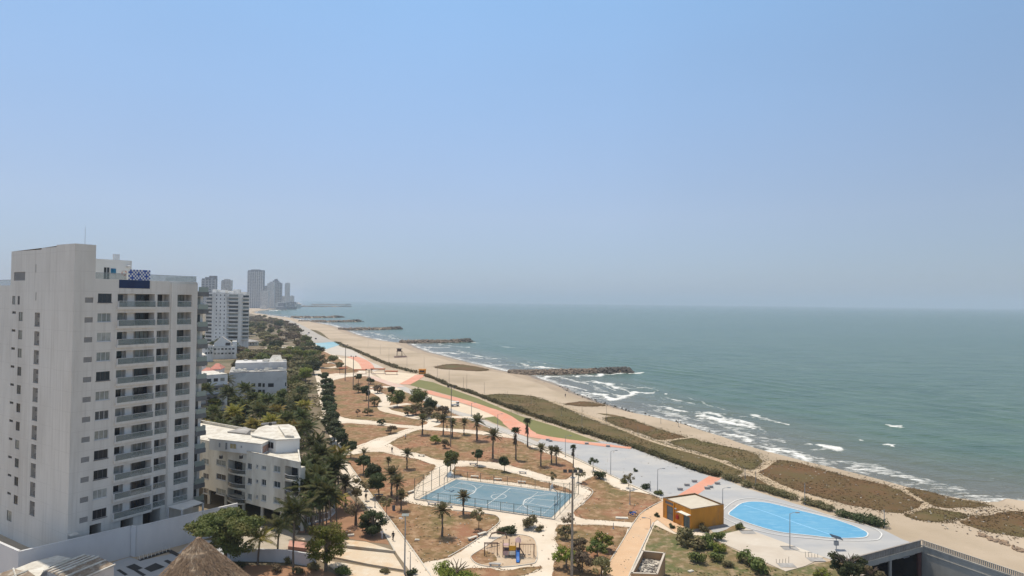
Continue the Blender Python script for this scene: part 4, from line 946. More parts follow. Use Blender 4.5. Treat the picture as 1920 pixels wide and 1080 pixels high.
for a, c in ((e0, e1), (e1, e2), (e2, BL2.pt(sC, 0))): mb.poly([Vector((*a.xy, zu)), Vector((*c.xy, zu)), Vector((*c.xy, ztop)), Vector((*a.xy, ztop))])
ft = [BL2.pt(sC, 0), BL2.pt(sA, 0), BF.pt(sA, 0), e0, e1, e2]
for zz in (zu, ztop - .55):
    mb.poly([Vector((*p.xy, zz)) for p in ft])
part('wall', mb, M_wallC, blk)
mb = MB(); n = len(ft)
mb2 = MB(); cpt = sum(ft, Vector()) / n
mb2.poly([Vector((*(cpt + (p - cpt) * .99).xy, ztop - .5)) for p in ft]); part('roof', mb2, M_roofW, blk)
for i in range(n):
    a, c = ft[i], ft[(i + 1) % n]; d = (c - a).normalized(); s = Vector((-d.y, d.x, 0))
    mb.prism([a - s * .06, c - s * .06, c + s * .18, a + s * .18], ztop + .003, ztop + .12)
part('coping', mb, M_roofW, blk)
for r in o1: window(BL2, blk, r, n=2, glass=M_gl[random.choice((0, 1, 2, 1))], fm=M_frame)
for r in o2: window(BF, blk, r, n=2, glass=M_gl[random.choice((0, 1, 2, 1))], fm=M_frame)
for f, (a, b, z0, z1) in bal2:
    mb = MB(); N = 10; pts = []
    for k in range(N + 1):
        t = k / N; pts.append((a + (b - a) * t, .75 * math.sin(math.pi * t) ** .7))
    for (s0, q0), (s1, q1) in zip(pts, pts[1:]):
        mb.mesh([f.pt(s0, z0 - .15, q0 + .01), f.pt(s1, z0 - .15, q1 + .01), f.pt(s1, z0 + .12, q1 + .01), f.pt(s0, z0 + .12, q0 + .01), f.pt(s0, z0 - .15, -.1), f.pt(s1, z0 - .15, -.1), f.pt(s1, z0 + .12, -.1), f.pt(s0, z0 + .12, -.1)], [(0, 1, 2, 3), (3, 2, 6, 7), (1, 0, 4, 5)])
    o = part('balcony', mb, M_wallC, blk)
    g = MB()
    for (s0, q0), (s1, q1) in zip(pts, pts[1:]):
        g.poly([f.pt(s0, z0 + .16, q0), f.pt(s1, z0 + .16, q1), f.pt(s1, z0 + .85, q1), f.pt(s0, z0 + .85, q0)])
    g.build('tinted_panel', mat('smoked_glass', (.10, .11, .105), rough=.2, alpha=.75) if 'smoked_glass' not in bpy.data.materials else bpy.data.materials['smoked_glass'], o)
    g = MB(); g.tube([f.pt(s, z0 + .9, q) for s, q in pts], .04, 5); g.build('handrail', M_frame, o)
    g = MB(); f.quad(g, a + .1, a + (b - a) * .45, z0 + .15, z1 - .1, -1.45); g.build('sliding_door', M_gl[0], o)
mb = MB()
for s in np.linspace(sC + 1, sB - 1, 7):
    p = BF.pt(s, 0, -1.5); mb = MB(); mb.box(p.x - .25, p.x + .25, p.y - .25, p.y + .25, 0, zu); part('pillar', mb, M_wallC, blk)
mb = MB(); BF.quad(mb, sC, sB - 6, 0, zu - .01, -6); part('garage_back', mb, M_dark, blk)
def roofbox(root, pix, zr, zb, ov, wallm, roofm, wn='penthouse', over=.25, thick=.18):
    P = [G(x, y, zr) for x, y in pix]
    if sum((P[i].x * P[(i + 1) % len(P)].y - P[(i + 1) % len(P)].x * P[i].y) for i in range(len(P))) < 0: P.reverse()
    c = sum(P, Vector()) / len(P); mb = MB(); Q = [c + (p - c) * ov for p in P]; mb.prism(Q, zb, zr - thick, cap=False); w_ = part(wn, mb, wallm, root)
    mb = MB(); mb.prism(P, zr - thick + .002, zr); mb.build('roof', roofm, w_); return w_, Q
z1 = ztop - .5
w_, Q = roofbox(blk, [c5(180, 150), c5(270, 110), c5(625, 148), c5(545, 188)], 14.5, z1, .955, M_wallW, M_roofW)
def on_edge(w_, A, B, items, zb, zt_, flip=False):
    f = Fac(A, (B - A)); 
    if f.n.dot(Vector((0, 0, 0)) - A) < 0: f = Fac(A, (B - A), True)
    L = (B - A).length
    for t0, t1, y0, y1, gm in items:
        g = MB(); f.box(g, t0 * L, t1 * L, zb + (zt_ - zb) * y0, zb + (zt_ - zb) * y1, .003, .03); g.build('window', gm, w_)
        g = MB()
        for q in (t0 * L, (t0 + t1) / 2 * L, t1 * L): f.box(g, q - .03, q + .03, zb + (zt_ - zb) * y0, zb + (zt_ - zb) * y1, .032, .06)
        f.box(g, t0 * L - .03, t1 * L + .03, zb + (zt_ - zb) * y1, zb + (zt_ - zb) * y1 + .08, .003, .06); g.build('window_frame', M_frame, w_)
Qs = sorted(Q, key=lambda p: p.y)
near = Qs[0]; lft = min(Q, key=lambda p: p.x); rgt = max(Q, key=lambda p: p.x)
on_edge(w_, lft, near, [(.19, .22, .35, .75, M_gl[0]), (.32, .355, .2, .85, M_gl[1]), (.41, .53, .35, .8, mat('ochre_blind', (.42, .34, .18))), (.62, .64, .5, .7, M_gl[0])], z1, 14.3)
if (rgt - near).length > 1: on_edge(w_, near, rgt, [(.12, .85, .1, .75, mat('pink_shutter', (.42, .26, .20), (.36, .22, .17), scale=3))], z1, 14.3)
w2, Q2 = roofbox(blk, [c5(470, 128), c5(520, 78), c5(570, 62), c5(650, 58), c5(725, 55), c5(765, 72), c5(795, 130), c5(805, 150), c5(640, 160)], 14.9, z1, .96, M_wallW, M_roofW)
A = min(Q2, key=lambda p: p.y); i = Q2.index(A); nb = [Q2[i - 1], Q2[(i + 1) % len(Q2)]]; Bp = max(nb, key=lambda p: (p - A).length)
Lp = max(Q2, key=lambda p: p.x)
on_edge(w2, A, Bp, [(.1, .35, .3, .78, M_gl[0]), (.45, .68, .15, .85, M_gl[1]), (.76, .96, .05, .9, M_gl[1])], z1, 14.7)
roofbox(blk, [c5(655, 66), c5(745, 62), c5(762, 132), c5(700, 130)], 15.35, 14.92, .98, M_roofW, M_roofW, 'roof_upstand')
roofbox(blk, [c5(310, 105), c5(430, 72), c5(470, 90), c5(440, 118)], 13.9, z1, .97, M_roofG, M_roofG, 'roof_shed')
mb = MB()
for p in (c5(525, 90), c5(600, 62), c5(405, 190), c5(270, 190)): q = G(*p, 14.9); mb.lathe([(.35, 0), (.35, .5), (.2, .62)], (q.x, q.y, 14.9 if p[1] < 800 else z1), 8)
part('roof_tank', mb, M_black, blk)
mb = MB(); q0, q1 = G(*c5(540, 62), 14.9), G(*c5(640, 52), 14.9); mb.tube([q0 + Vector((0, 0, .2)), q1 + Vector((0, 0, .2))], .25, 6); part('roof_duct', mb, M_roofG, blk)

# ---- generic distant block helper
def block(name, label, cat, A, B, depth, ztop, m, rows, cols, roofm=None, zb=0, wh=1.2, group=None, glass=None, win=True, fl=3.0, margin=.06, zfirst=None, bands=False):
    A = Vector((*A[:2], 0)); B = Vector((*B[:2], 0)); f = Fac(A, B - A); L = (B - A).length
    if f.n.dot(-A) < 0: f = Fac(A, B - A, True)
    root = empty(name, A, 0, label, cat, group)
    mb = MB(); P = [f.pt(0, 0), f.pt(L, 0), f.pt(L, 0, -depth), f.pt(0, 0, -depth)]
    if (P[1] - P[0]).cross(P[2] - P[1]).z < 0: P.reverse()
    mb.prism(P, zb, ztop); part('wall', mb, m, root)
    mb = MB(); c = sum(P, Vector()) / 4; mb.prism([c + (p - c) * .985 for p in P], ztop + .003, ztop + .35); part('roof', mb, roofm or M_roofW, root)
    if win:
        k = 0
        for r in range(rows):
            z = (zfirst or ztop - 1.7) - fl * r
            if bands:
                mb = MB(); f.box(mb, .2, L - .2, z - 1.6, z - .65, .3, 1.3); part('balcony', mb, m, root)
                if cols: mb = MB(); f.box(mb, .6, L - .6, z - .6, z + .9, .01, .05); part('window', mb, random.choice(M_gl[:3]), root)
                continue
            for q in range(cols):
                if k >= 98: break
                k += 1
                s = L * (margin + (1 - 2 * margin) * (q + .5) / cols); ww = min(L / cols * .55, 2.0)
                mb = MB(); f.box(mb, s - ww / 2, s + ww / 2, z - wh / 2, z + wh / 2, .01, .06); part('window', mb, glass or random.choice(M_gl[:3]), root)
    return root, f
def D(px, Y): p = atY(px, 560, Y); return Vector((p.x, p.y, 0))
# grey-white three-storey block
gb, f = block('apartment_block', 'long grey-white block with flat cluttered roof behind the coconut palms', 'apartment block', D(432, 254), D(540.5, 262), 22, 12.2, M_wallG, 0, 0, M_roofG, win=False)
c4 = lambda x, y: (340 + x / 4.908, 640 + y / 4.908)
for x0, x1, y in ((645, 680, 403), (707, 735, 400), (747, 768, 403), (798, 850, 402), (707, 735, 462), (747, 768, 462), (645, 680, 460), (955, 965, 395), (600, 630, 462), (560, 590, 400)):
    p = c4(x0, y); q = c4(x1, y); a = f.hit(*p)[0]; b, z = f.hit(*q); mb = MB(); f.box(mb, a, b, z - .75, z + .75, .01, .06); part('window', mb, M_gl[0], gb)
p0 = f.pt(2, 0, -7); p1 = f.pt(f.hit(540, 700)[0] - .3, 0, -7)
fu = Fac(p0, p1 - p0)
mb = MB(); PP = [fu.pt(0, 0, 0), fu.pt((p1 - p0).length, 0, 0), fu.pt((p1 - p0).length, 0, -13), fu.pt(0, 0, -13)]
if (PP[1] - PP[0]).cross(PP[2] - PP[1]).z < 0: PP.reverse()
mb.prism(PP, 12.56, 15.6); part('upper_storey', mb, M_wallG, gb)
mb = MB()
for k in range(26):
    s = random.uniform(2, 22); d = random.uniform(-6, -1); p = f.pt(s, 0, d); a = random.uniform(.3, 1.2); mb.box(p.x - a, p.x + a, p.y - .4, p.y + .4, 12.56, 12.56 + random.uniform(.3, .9))
for k in range(14):
    s = random.uniform(4, 22); d = random.uniform(-19, -9); p = f.pt(s, 0, d); a = random.uniform(.3, 1.1); mb.box(p.x - a, p.x + a, p.y - .4, p.y + .4, 15.6, 15.6 + random.uniform(.3, .8))
part('roof_clutter', mb, M_roofW, gb)
A_, B_ = fu.pt(13, 0, -4), fu.pt(18.5, 0, -4); mb = MB()
for d0 in (0,):
    a0, a1, b1_, b0_ = fu.pt(13, 15.6, -2), fu.pt(18.5, 15.6, -2), fu.pt(18.5, 15.6, -8), fu.pt(13, 15.6, -8); r0_, r1_ = fu.pt(14.4, 18.2, -5), fu.pt(17.6, 18.2, -5)
    mb.poly([a0, a1, r1_, r0_]); mb.poly([b1_, b0_, r0_, r1_]); mb.poly([a0, r0_, b0_]); mb.poly([a1, b1_, r1_])
part('attic_roof', mb, M_roofW, gb)
wing, fw_ = block('apartment_wing', 'low white wing with terraces left of the grey-white block, behind dark palms', 'apartment block', D(372, 232), D(430, 240), 14, 13.4, M_wallW, 3, 4, M_roofW, fl=3.1)
for k in range(3):
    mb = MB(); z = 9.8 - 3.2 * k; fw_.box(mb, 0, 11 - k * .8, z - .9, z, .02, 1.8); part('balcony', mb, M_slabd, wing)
# low white terraced buildings further left
mb = MB()
block('white_house', 'small white house with dark strip windows at the right edge of the big tower', 'house', D(366, 335), D(389, 338), 16, 11.5, M_wallW, 3, 3, M_roofW, fl=3.2)
block('white_house', 'two-storey white house with grey roof tucked left of the gabled white house', 'house', D(385, 420), D(402, 424), 14, 10.5, M_wallW, 2, 3, M_roofG, fl=3)
# gabled house
gh, fg = block('gabled_house', 'white gabled three-storey house with terraces, right of a clump of dark palms', 'house', D(399, 440), D(445.5, 446), 14, 8.6, M_wallW, 2, 6, M_roofW, fl=3.1, wh=1.1)
mb = MB(); a0, a1 = fg.hit(401, 640)[0], fg.hit(434, 640)[0]; am = fg.hit(416, 640)[0]
for s0, s1, d0, d1 in ((a0, a1, -1, -12),):
    q = [fg.pt(s0, 8.96, d0), fg.pt(s1, 8.96, d0), fg.pt(s1, 10.8, d0), fg.pt(am, 15.2, d0), fg.pt(s0, 10.8, d0)]; r_ = [Vector((*fg.pt(0, 0, d1 - d0).xy, 0)) - Vector((*fg.pt(0, 0, 0).xy, 0)) + p for p in q]
    mb.poly(q); mb.poly(r_[::-1]); mb.poly([q[0], q[4], r_[4], r_[0]]); mb.poly([q[1], r_[1], r_[2], q[2]])
g_ = part('gable_storey', mb, M_wallW, gh)
mb = MB(); up_ = Vector((0, 0, .12)); mb.poly([q[4] + up_, q[3] + up_, r_[3] + up_, r_[4] + up_]); mb.poly([q[3] + up_, q[2] + up_, r_[2] + up_, r_[3] + up_]); mb.build('roof', M_roofG, g_)
mb = MB(); fg.box(mb, a1 + .5, fg.hit(444, 640)[0], 9.0, 12.0, -10, -2); part('terrace_room', mb, M_wallW, gh)
mb = MB(); a, z = fg.hit(427, 652); fg.box(mb, a - 1.5, a + 1.5, 9.3, 11.2, -.98, -.9); part('window', mb, M_gl[0], gh)
# red roofed houses
for lab, x0, x1, Y, zr, d in (('small house with red hip roof and dark porch below the gabled house', 397, 416, 330, 6.5, 9), ('small house with faded red roof, left of the brighter red roof', 377, 399, 318, 5.6, 8)):
    rr, fr_ = block('red_roof_house', lab, 'house', D(x0, Y), D(x1, Y + 1), d, zr - 1.6, M_wallW, 1, 2, M_roofW, fl=3)
    L = (D(x0, Y) - D(x1, Y + 1)).length; mb = MB(); e = [fr_.pt(-.5, zr - 1.2, .5), fr_.pt(L + .5, zr - 1.2, .5), fr_.pt(L + .5, zr - 1.2, -d - .5), fr_.pt(-.5, zr - 1.2, -d - .5)]; t0, t1 = fr_.pt(L * .35, zr + 1.4, -d / 2), fr_.pt(L * .65, zr + 1.4, -d / 2)
    mb.poly([e[0], e[1], t1, t0]); mb.poly([e[1], e[2], t1]); mb.poly([e[2], e[3], t0, t1]); mb.poly([e[3], e[0], t0]); part('hip_roof', mb, mat('red_roof_tile', (.50, .17, .13), (.56, .26, .20), scale=.6), rr)
rr, fr_ = block('restaurant', 'low round-ended pavilion with pale roof among trees near the white tower block', 'pavilion', D(450, 560), D(487, 575), 16, 3.4, M_wallC, 1, 6, M_roofW, fl=3)
mb = MB(); L = (D(450, 560) - D(487, 575)).length; c = fr_.pt(L / 2, 3.8, -8)
mb.lathe([(L * .62, 0), (L * .45, .9), (L * .12, 2.2), (.3, 2.4)], (c.x, c.y, 3.78), 16); part('domed_roof', mb, M_roofG, rr)
block('garden_kiosk', 'small white kiosk beside the dark trees left of the far sand court', 'kiosk', D(530, 500), D(546, 505), 7, 3.4, M_white, 1, 3, M_roofW)
block('garden_kiosk', 'tiny pink hut half hidden by dark trees near the far sand court', 'kiosk', D(560, 470), D(568, 472), 4, 3.2, mat('pink_wall', (.62, .38, .33)), 1, 2, M_roofW)

# fifteen-storey white block
cx3 = lambda x: 360 + x / 8.31
wb = empty('white_tower_block', D(425, 506), 0, 'white tower block with three wings of balconies, in front of the hazy skyline', 'apartment tower')
def wing_(x0, x1, Y0, Y1, zt_, kind, n=15, fl=3.0):
    A, B = D(x0, Y0), D(x1, Y1); f = Fac(A, B - A); L = (B - A).length
    mb = MB(); P = [f.pt(0, 0), f.pt(L, 0), f.pt(L, 0, -16), f.pt(0, 0, -16)]; mb.prism(P, 0, zt_); part('wall', mb, M_wallW, wb)
    for r in range(n):
        z = zt_ - 2.2 - fl * r
        if kind == 'bands':
            mb = MB(); N = 8; prev = None
            for k in range(N):
                t0, t1 = k / N, (k + 1) / N; b0, b1 = 1.0 + 1.2 * math.sin(math.pi * t0), 1.0 + 1.2 * math.sin(math.pi * t1)
                mb.mesh([f.pt(L * t0, z - 1.1, b0), f.pt(L * t1, z - 1.1, b1), f.pt(L * t1, z - .35, b1), f.pt(L * t0, z - .35, b0), f.pt(L * t0, z - 1.1, 0), f.pt(L * t1, z - 1.1, 0), f.pt(L * t0, z - .35, .0), f.pt(L * t1, z - .35, .0)], [(0, 1, 2, 3), (3, 2, 7, 6), (1, 0, 4, 5)])
            mb.poly([f.pt(0, z - 1.1, 1), f.pt(0, z - .35, 1), f.pt(0, z - .35, 0), f.pt(0, z - 1.1, 0)]); mb.poly([f.pt(L, z - 1.1, 1), f.pt(L, z - 1.1, 0), f.pt(L, z - .35, 0), f.pt(L, z - .35, 1)])
            o = part('balcony', mb, M_wallW, wb)
            g = MB(); f.quad(g, .3, L - .3, z - .3, z + 1.35, .02); g.build('window', M_gl[random.choice((0, 1, 1, 2))], o)
        else:
            for c_ in np.linspace(.14, .9, 5):
                mb = MB()
                if abs(c_ - .14) < .01: f.box(mb, L * .02, L * .3, z - .5, z + 1.0, .01, .06)
                elif c_ > .4: f.box(mb, L * c_ - .55, L * c_ + .55, z - .35, z + .75, .01, .06)
                if mb.v: part('window', mb, M_gl[random.choice((0, 1, 1))], wb)
            if r % 1 == 0:
                mb = MB(); f.box(mb, 0, L * .3, z - 1.1, z - .5, .02, .9); part('balcony', mb, M_wallW, wb)
wing_(386.5, 425, 510, 498, 46.6, 'win'); wing_(425, 447.5, 500, 500, 46.2, 'bands'); wing_(448, 467.5, 506, 512, 45.6, 'bands', 12)
mb = MB()
for x0, x1, Y, z0, z1_ in ((398, 404, 512, 46.6, 49.4), (405, 422, 514, 46.6, 49.0), (427, 436, 514, 46.2, 48.2), (437, 445, 518, 46.2, 49.6), (452, 462, 518, 45.6, 47.6)):
    a, b = D(x0, Y), D(x1, Y); mb.box(a.x, b.x, a.y, a.y + 7, z0, z1_)
part('roof_room', mb, M_wallW, wb)

# skyline in the haze
M_sk = [mat('skyline_render', (.30, .295, .31), (.20, .20, .215), scale=.33, detail=2, lo=.45, hi=.55, stretch=(.6, .6, 1)), mat('skyline_pale', (.66, .64, .61), (.50, .49, .47), scale=.3, detail=2, lo=.45, hi=.55, stretch=(.7, .7, 1))]
def skytower(label, x0, x1, ytop, Y, m, steps=(), ribs=4, name='skyscraper'):
    A = D(x0, Y); B = D(x1, Y); zt_ = atY((x0 + x1) / 2, ytop, Y).z; W_ = B.x - A.x
    r = empty(name, ((A.x + B.x) / 2, Y, 0), 0, label, 'skyscraper' if zt_ > 80 else 'building')
    mb = MB(); mb.box(A.x, B.x, Y, Y + W_ * .35, 0, zt_); part('wall', mb, m, r)
    mb = MB()
    for k in range(ribs + 1):
        x = A.x + W_ * k / ribs; mb.box(x - W_ * .025, x + W_ * .025, Y - 1.6, Y - .01, 0, zt_ + (0 if k % 2 else -3))
    part('pier', mb, M_sk[1], r)
    mb = MB(); n = int(zt_ / 7)
    for k in range(1, n): mb.box(A.x + .5, B.x - .5, Y - .9, Y - .012, zt_ * k / n - .9, zt_ * k / n + .9)
    part('floor_band', mb, M_sk[1], r)
    mb = MB(); mb.box(A.x + W_ * .2, B.x - W_ * .25, Y + 2, Y + W_ * .3, zt_ + .02, zt_ + max(3, W_ * .1)); 
    for a, b, yt in steps:
        q = D(a, Y); q2 = D(b, Y); mb.box(q.x, q2.x, Y + 1, Y + W_ * .33, zt_ + .02, atY(a, yt, Y).z)
    part('roof_room', mb, m, r)
skytower('hazy twin-step tower just left of the second lone tower on the skyline', 378, 403, 522, 1900, M_sk[0], [(391, 403, 517)])
skytower('hazy plain tower standing alone between the left pair and the tallest tower', 415, 433, 525, 1800, M_sk[1])
skytower('tallest dark ribbed tower of the hazy skyline', 464, 492, 508, 2900, M_sk[0], [(464, 472, 506.5), (481, 492, 506.5)], ribs=7)
skytower('low pale block in front of the tallest skyline tower, on its right', 490, 503, 546, 2750, M_sk[1], ribs=3, name='office_block')
skytower('slim stepped tower left of the peaked towers on the skyline', 494, 503, 537, 3050, M_sk[0], ribs=2)
skytower('pale peaked tower in the middle of the skyline cluster', 501, 514, 531, 2850, M_sk[1], [(505, 512, 528)], ribs=3)
skytower('highest tower of the peaked group right of the tallest tower', 511, 522, 526, 3000, M_sk[0], [(514, 519, 523)], ribs=3)
skytower('grey flat-topped tower on the right side of the peaked group', 520, 528, 531, 2900, M_sk[0], ribs=2)
skytower('slender tower standing apart at the right of the skyline', 534, 542.5, 531, 3200, M_sk[1], ribs=2)
skytower('lower pale tower at the foot of the slender skyline tower', 527, 534, 556, 3100, M_sk[1], ribs=2, name='office_block')
skytower('broad low tower right of the slender skyline tower', 543, 551, 555, 3300, M_sk[1], ribs=2, name='office_block')
skytower('small block at the right end of the skyline towers', 551, 556, 567, 3400, M_sk[0], ribs=2, name='office_block')
for k in range(46):
    x = random.uniform(468, 556) if k < 34 else random.uniform(556, 600); Y = random.uniform(2500, 3600) if k < 34 else random.uniform(3900, 4400); wd = random.uniform(14, 34); hh = random.uniform(8, 30) if k < 34 else random.uniform(4, 12)
    p = D(x, Y)
    if k >= 34 : continue
    r = empty('distant_building', p, 0, 'low hazy building at the foot of the skyline towers', 'building', 'low hazy buildings under the skyline')
    mb = MB(); mb.box(p.x, p.x + wd, Y, Y + 18, 0, hh); part('wall', mb, M_sk[k % 2], r); mb = MB(); mb.box(p.x + wd * .2, p.x + wd * .6, Y + 3, Y + 10, hh + .02, hh + 3); part('roof_room', mb, M_sk[1], r)
# ------------------------------------------------------------------ park, plaza and beach objects
M_galv = mat('lamp_grey', (.30, .31, .32), rough=.5)
M_rust = mat('rusty_steel', (.20, .11, .07), (.13, .08, .06), scale=4)
M_dgreen = mat('fence_green', (.05, .085, .08), rough=.6)
# basketball court
cc = [G(787, 935.5), G(855.5, 899.5), G(1076, 927.5), G(1034, 971)]
sheet('sports_court', [(p.x, p.y) for p in cc], Z5, M_blue, world=True)
def cpt_(u, v):   # u 0..1 along the long side (left to right), v 0..1 near to far
    a = cc[0].lerp(cc[3], u); b = cc[1].lerp(cc[2], u); return a.lerp(b, v)
def cst(pts, w_=.11, closed=False): stripe('painted_line', [cpt_(*p) for p in pts], w_, Z6, M_white, closed, 0, True)
m_ = .07; n_ = .10
cst([(m_, n_), (1 - m_, n_), (1 - m_, 1 - n_), (m_, 1 - n_)], .12, True); cst([(.5, n_), (.5, 1 - n_)], .14)
cst([(.5 + .055 * math.cos(t), .5 + .11 * math.sin(t)) for t in np.linspace(0, 2 * math.pi, 28)[:-1]], .12, True)
for sgn in (0, 1):
    X_ = lambda u: u if sgn == 0 else 1 - u
    arc = [(m_, .5 - .36)] + [(m_ + .05 + .17 * math.cos(t), .5 + .36 * math.sin(t)) for t in np.linspace(-math.pi / 2, math.pi / 2, 17)] + [(m_, .5 + .36)]
    cst([(X_(u), v) for u, v in arc], .13); cst([(X_(u), v) for u, v in ((m_, .36), (m_ + .17, .40), (m_ + .17, .60), (m_, .64))], .12)
    cst([(X_(m_ + .17 + .055 * math.cos(t)), .5 + .11 * math.sin(t)) for t in np.linspace(-math.pi / 2, math.pi / 2, 11)], .12)
for q in (.27, .73): cst([(q, n_), (q, 1 - n_)], .08)
stripe('painted_line', [cpt_(u, v) for u, v in ((.18, .25), (.82, .25), (.82, .75), (.18, .75))], .07, Z6, mat('faded_yellow_line', (.40, .42, .34)), True, 0, True)
fence = empty('court_fence', cc[0], 0, 'dark green wire mesh fence around the blue sports court, taller at both ends', 'fence')
e = .03
ring = [cpt_(-e, -e * 1.5), cpt_(1 + e, -e * 1.5), cpt_(1 + e, 1 + e * 1.5), cpt_(-e, 1 + e * 1.5)]
def fence_run(a, b, n, h, root, mesh=True, nv=.45):
    d = b - a; mb = MB(); 
    for k in range(n + 1):
        p = a + d * k / n; q = MB(); q.tube([p, p + Vector((0, 0, h))], .055, 6); part('post', q, M_dgreen, root)
    for z in (.08, h - .05) + ((h / 2,) if h > 3 else ()): mb.tube([a + Vector((0, 0, z)), b + Vector((0, 0, z))], .03, 4)
    t = .007; L = d.length; s = d.normalized(); nn = Vector((-s.y, s.x, 0))
    for k in range(int(L / nv)): p = a + s * (k * nv); mb.poly([p - s * t, p + s * t, p + s * t + Vector((0, 0, h)), p - s * t + Vector((0, 0, h))])
    for k in range(int(h / nv)): z = k * nv; mb.poly([a + Vector((0, 0, z - t)), b + Vector((0, 0, z - t)), b + Vector((0, 0, z + t)), a + Vector((0, 0, z + t))])
    part('wire_mesh', mb, M_dgreen, root)
fence_run(ring[0], ring[1], 11, 2.0, fence); fence_run(ring[3], ring[2], 9, 2.0, fence)
fence_run(ring[0], ring[3], 5, 4.4, fence); fence_run(ring[1], ring[2], 5, 4.4, fence)
mb = MB()
for a, c in ((ring[0], ring[3]), (ring[1], ring[2])):
    for k in (0, 4): p = a.lerp(c, k / 5); q = a.lerp(c, (k + 1) / 5); mb.tube([p + Vector((0, 0, .2)), q + Vector((0, 0, 4.2))], .03, 4)
part('brace', mb, M_dgreen, fence)
kerbline(ring, .25, .12, True, M_dgreen) if False else None
tag((lambda mb: (mb.prism([ring[0] - Vector((0, .15, 0)), ring[1] - Vector((0, .15, 0)), ring[1], ring[0]], 0, .18), mb.build('court_kerb', M_roofG))[1])(MB()), kind='structure')
# hoops
for i, u in enumerate((.045, .955)):
    p = cpt_(u, .5); q = cpt_(.5, .5); d = (q - p).normalized(); s = Vector((-d.y, d.x, 0))
    r = empty('basketball_hoop', p, 0, 'basketball hoop at the %s end of the blue court' % ('left' if i == 0 else 'right'), 'basketball hoop', 'basketball hoops')
    mb = MB(); mb.tube([p, p + Vector((0, 0, 2.6)), p + d * 1.2 + Vector((0, 0, 3.5))], .09, 6); part('pole', mb, M_galv, r)
    c = p + d * 1.25 + Vector((0, 0, 3.4)); mb = MB(); mb.prism([c - s * .9, c + s * .9, c + s * .9 + d * .05, c - s * .9 + d * .05][::-1], 2.95, 4.0); part('backboard', mb, M_white, r)
    mb = MB(); c2 = c + d * .35 + Vector((0, 0, -.35)); mb.tube([c2 + Vector((.23 * math.cos(t), .23 * math.sin(t), 0)) for t in np.linspace(0, 2 * math.pi, 13)], .02, 4); part('rim', mb, M_rust, r)
    mb = MB(); mb.tube([c2, c2 + Vector((0, 0, -.4))], .22, 8, .12, cap=False); part('net', mb, mat('net_white', (.7, .7, .7), alpha=.35) if 'net_white' not in bpy.data.materials else bpy.data.materials['net_white'], r)

# floodlight masts
def mast(base, top, label, group='floodlight masts in the park', heads=2, r=.13, hd=.5):
    base = Vector(base); h = top - base.z
    e_ = empty('floodlight_mast', base, 0, label, 'floodlight', group)
    mb = MB(); mb.tube([base, base + Vector((0, 0, h))], r, 8, r * .6); part('pole', mb, mat('mast_grey', (.19, .165, .135), (.27, .24, .205), scale=1) if 'mast_grey' not in bpy.data.materials else bpy.data.materials['mast_grey'], e_)
    mb = MB(); mb.tube([base + Vector((-hd * 1.3, 0, h - .2)), base + Vector((hd * 1.3, 0, h - .2))], .05, 5); part('crossarm', mb, M_galv, e_)
    for k in range(heads):
        x = -hd * 1.3 + 2.6 * hd * k / max(1, heads - 1); c = base + Vector((x, -.15, h - .05)); mb = MB()
        mb.mesh([c + Vector(v) for v in ((-.28, -.22, -.1), (.28, -.22, -.1), (.28, .05, .32), (-.28, .05, .32), (-.2, .1, -.12), (.2, .1, -.12), (.2, .28, .2), (-.2, .28, .2))], [(0, 1, 2, 3), (7, 6, 5, 4), (0, 4, 5, 1), (2, 6, 7, 3), (0, 3, 7, 4), (1, 5, 6, 2)])
        part('floodlight', mb, M_black, e_)
    return e_
for lab, bx, by, ty in (('tall floodlight mast, farthest of the four beside the orange playground', 647, 714, 647), ('tall floodlight mast just right of the farthest mast, thin with two lamp heads', 662, 731, 668), ('tall pale floodlight mast standing in the brown lawn left of the winding path', 691, 768, 693), ('tall floodlight mast rising in front of the green turf field, among date palms', 845, 838, 725)):
    b = G(bx, by); mast(b, zat(bx, ty, b), lab, hd=.85 if by < 800 else .7, r=.22 if by < 790 else .16)
b = G(1072, 1092); e_ = mast(b, zat(1072, 885, b) if False else 16.6, 'thick weathered mast with four floodlights crossing the right end of the blue court', heads=4, r=.22, hd=.9)
mb = MB(); mb.lathe([(.4, 0), (.36, .06), (.36, .1)], b + Vector((0, 0, 15.6)), 10); part('ring_collar', mb, M_galv, e_)
# street lamps
def lamp(base, h, label, kind='arm', group='street lamps', s=1, az=0):
    base = Vector(base); e_ = empty('street_lamp', base, 0, label, 'street lamp', group)
    mb = MB(); mb.tube([base, base + Vector((0, 0, h))], .09 * s, 7, .05 * s); mb.lathe([(.2, 0), (.2, .08), (.1, .3)], base, 8); part('pole', mb, M_galv, e_)
    d = Vector((math.cos(az), math.sin(az), 0)); n = Vector((-d.y, d.x, 0))
    if kind == 'arm':
        mb = MB(); mb.tube([base + Vector((0, 0, h - .05)), base + d * .5 + Vector((0, 0, h + .15)), base + d * 1.1 + Vector((0, 0, h + .2))], .04, 5); part('arm', mb, M_galv, e_)
        mb = MB(); c = base + d * 1.35 + Vector((0, 0, h + .2)); mb.prism([c - d * .35 - n * .14, c + d * .3 - n * .1, c + d * .3 + n * .1, c - d * .35 + n * .14], h + .14, h + .27); part('lamp_head', mb, M_galv, e_)
    elif kind == 'panel':
        mb = MB(); c = base + Vector((0, 0, h)); q = MB(); q.box(-.55, .55, -.35, .35, -.03, .03, Matrix.Translation(c + Vector((0, 0, .12))) @ Matrix.Rotation(.25, 4, 'X')); part('solar_panel', q, M_gl[2], e_)
        mb.tube([c - Vector((.1, 0, .1)), c + Vector((-.5, -.2, -.25))], .035, 5); mb.box(-.35, .2, -.14, .14, -.05, .04, Matrix.Translation(c + Vector((-.6, -.25, -.3)))); part('lamp_head', mb, M_frame, e_)
    return e_
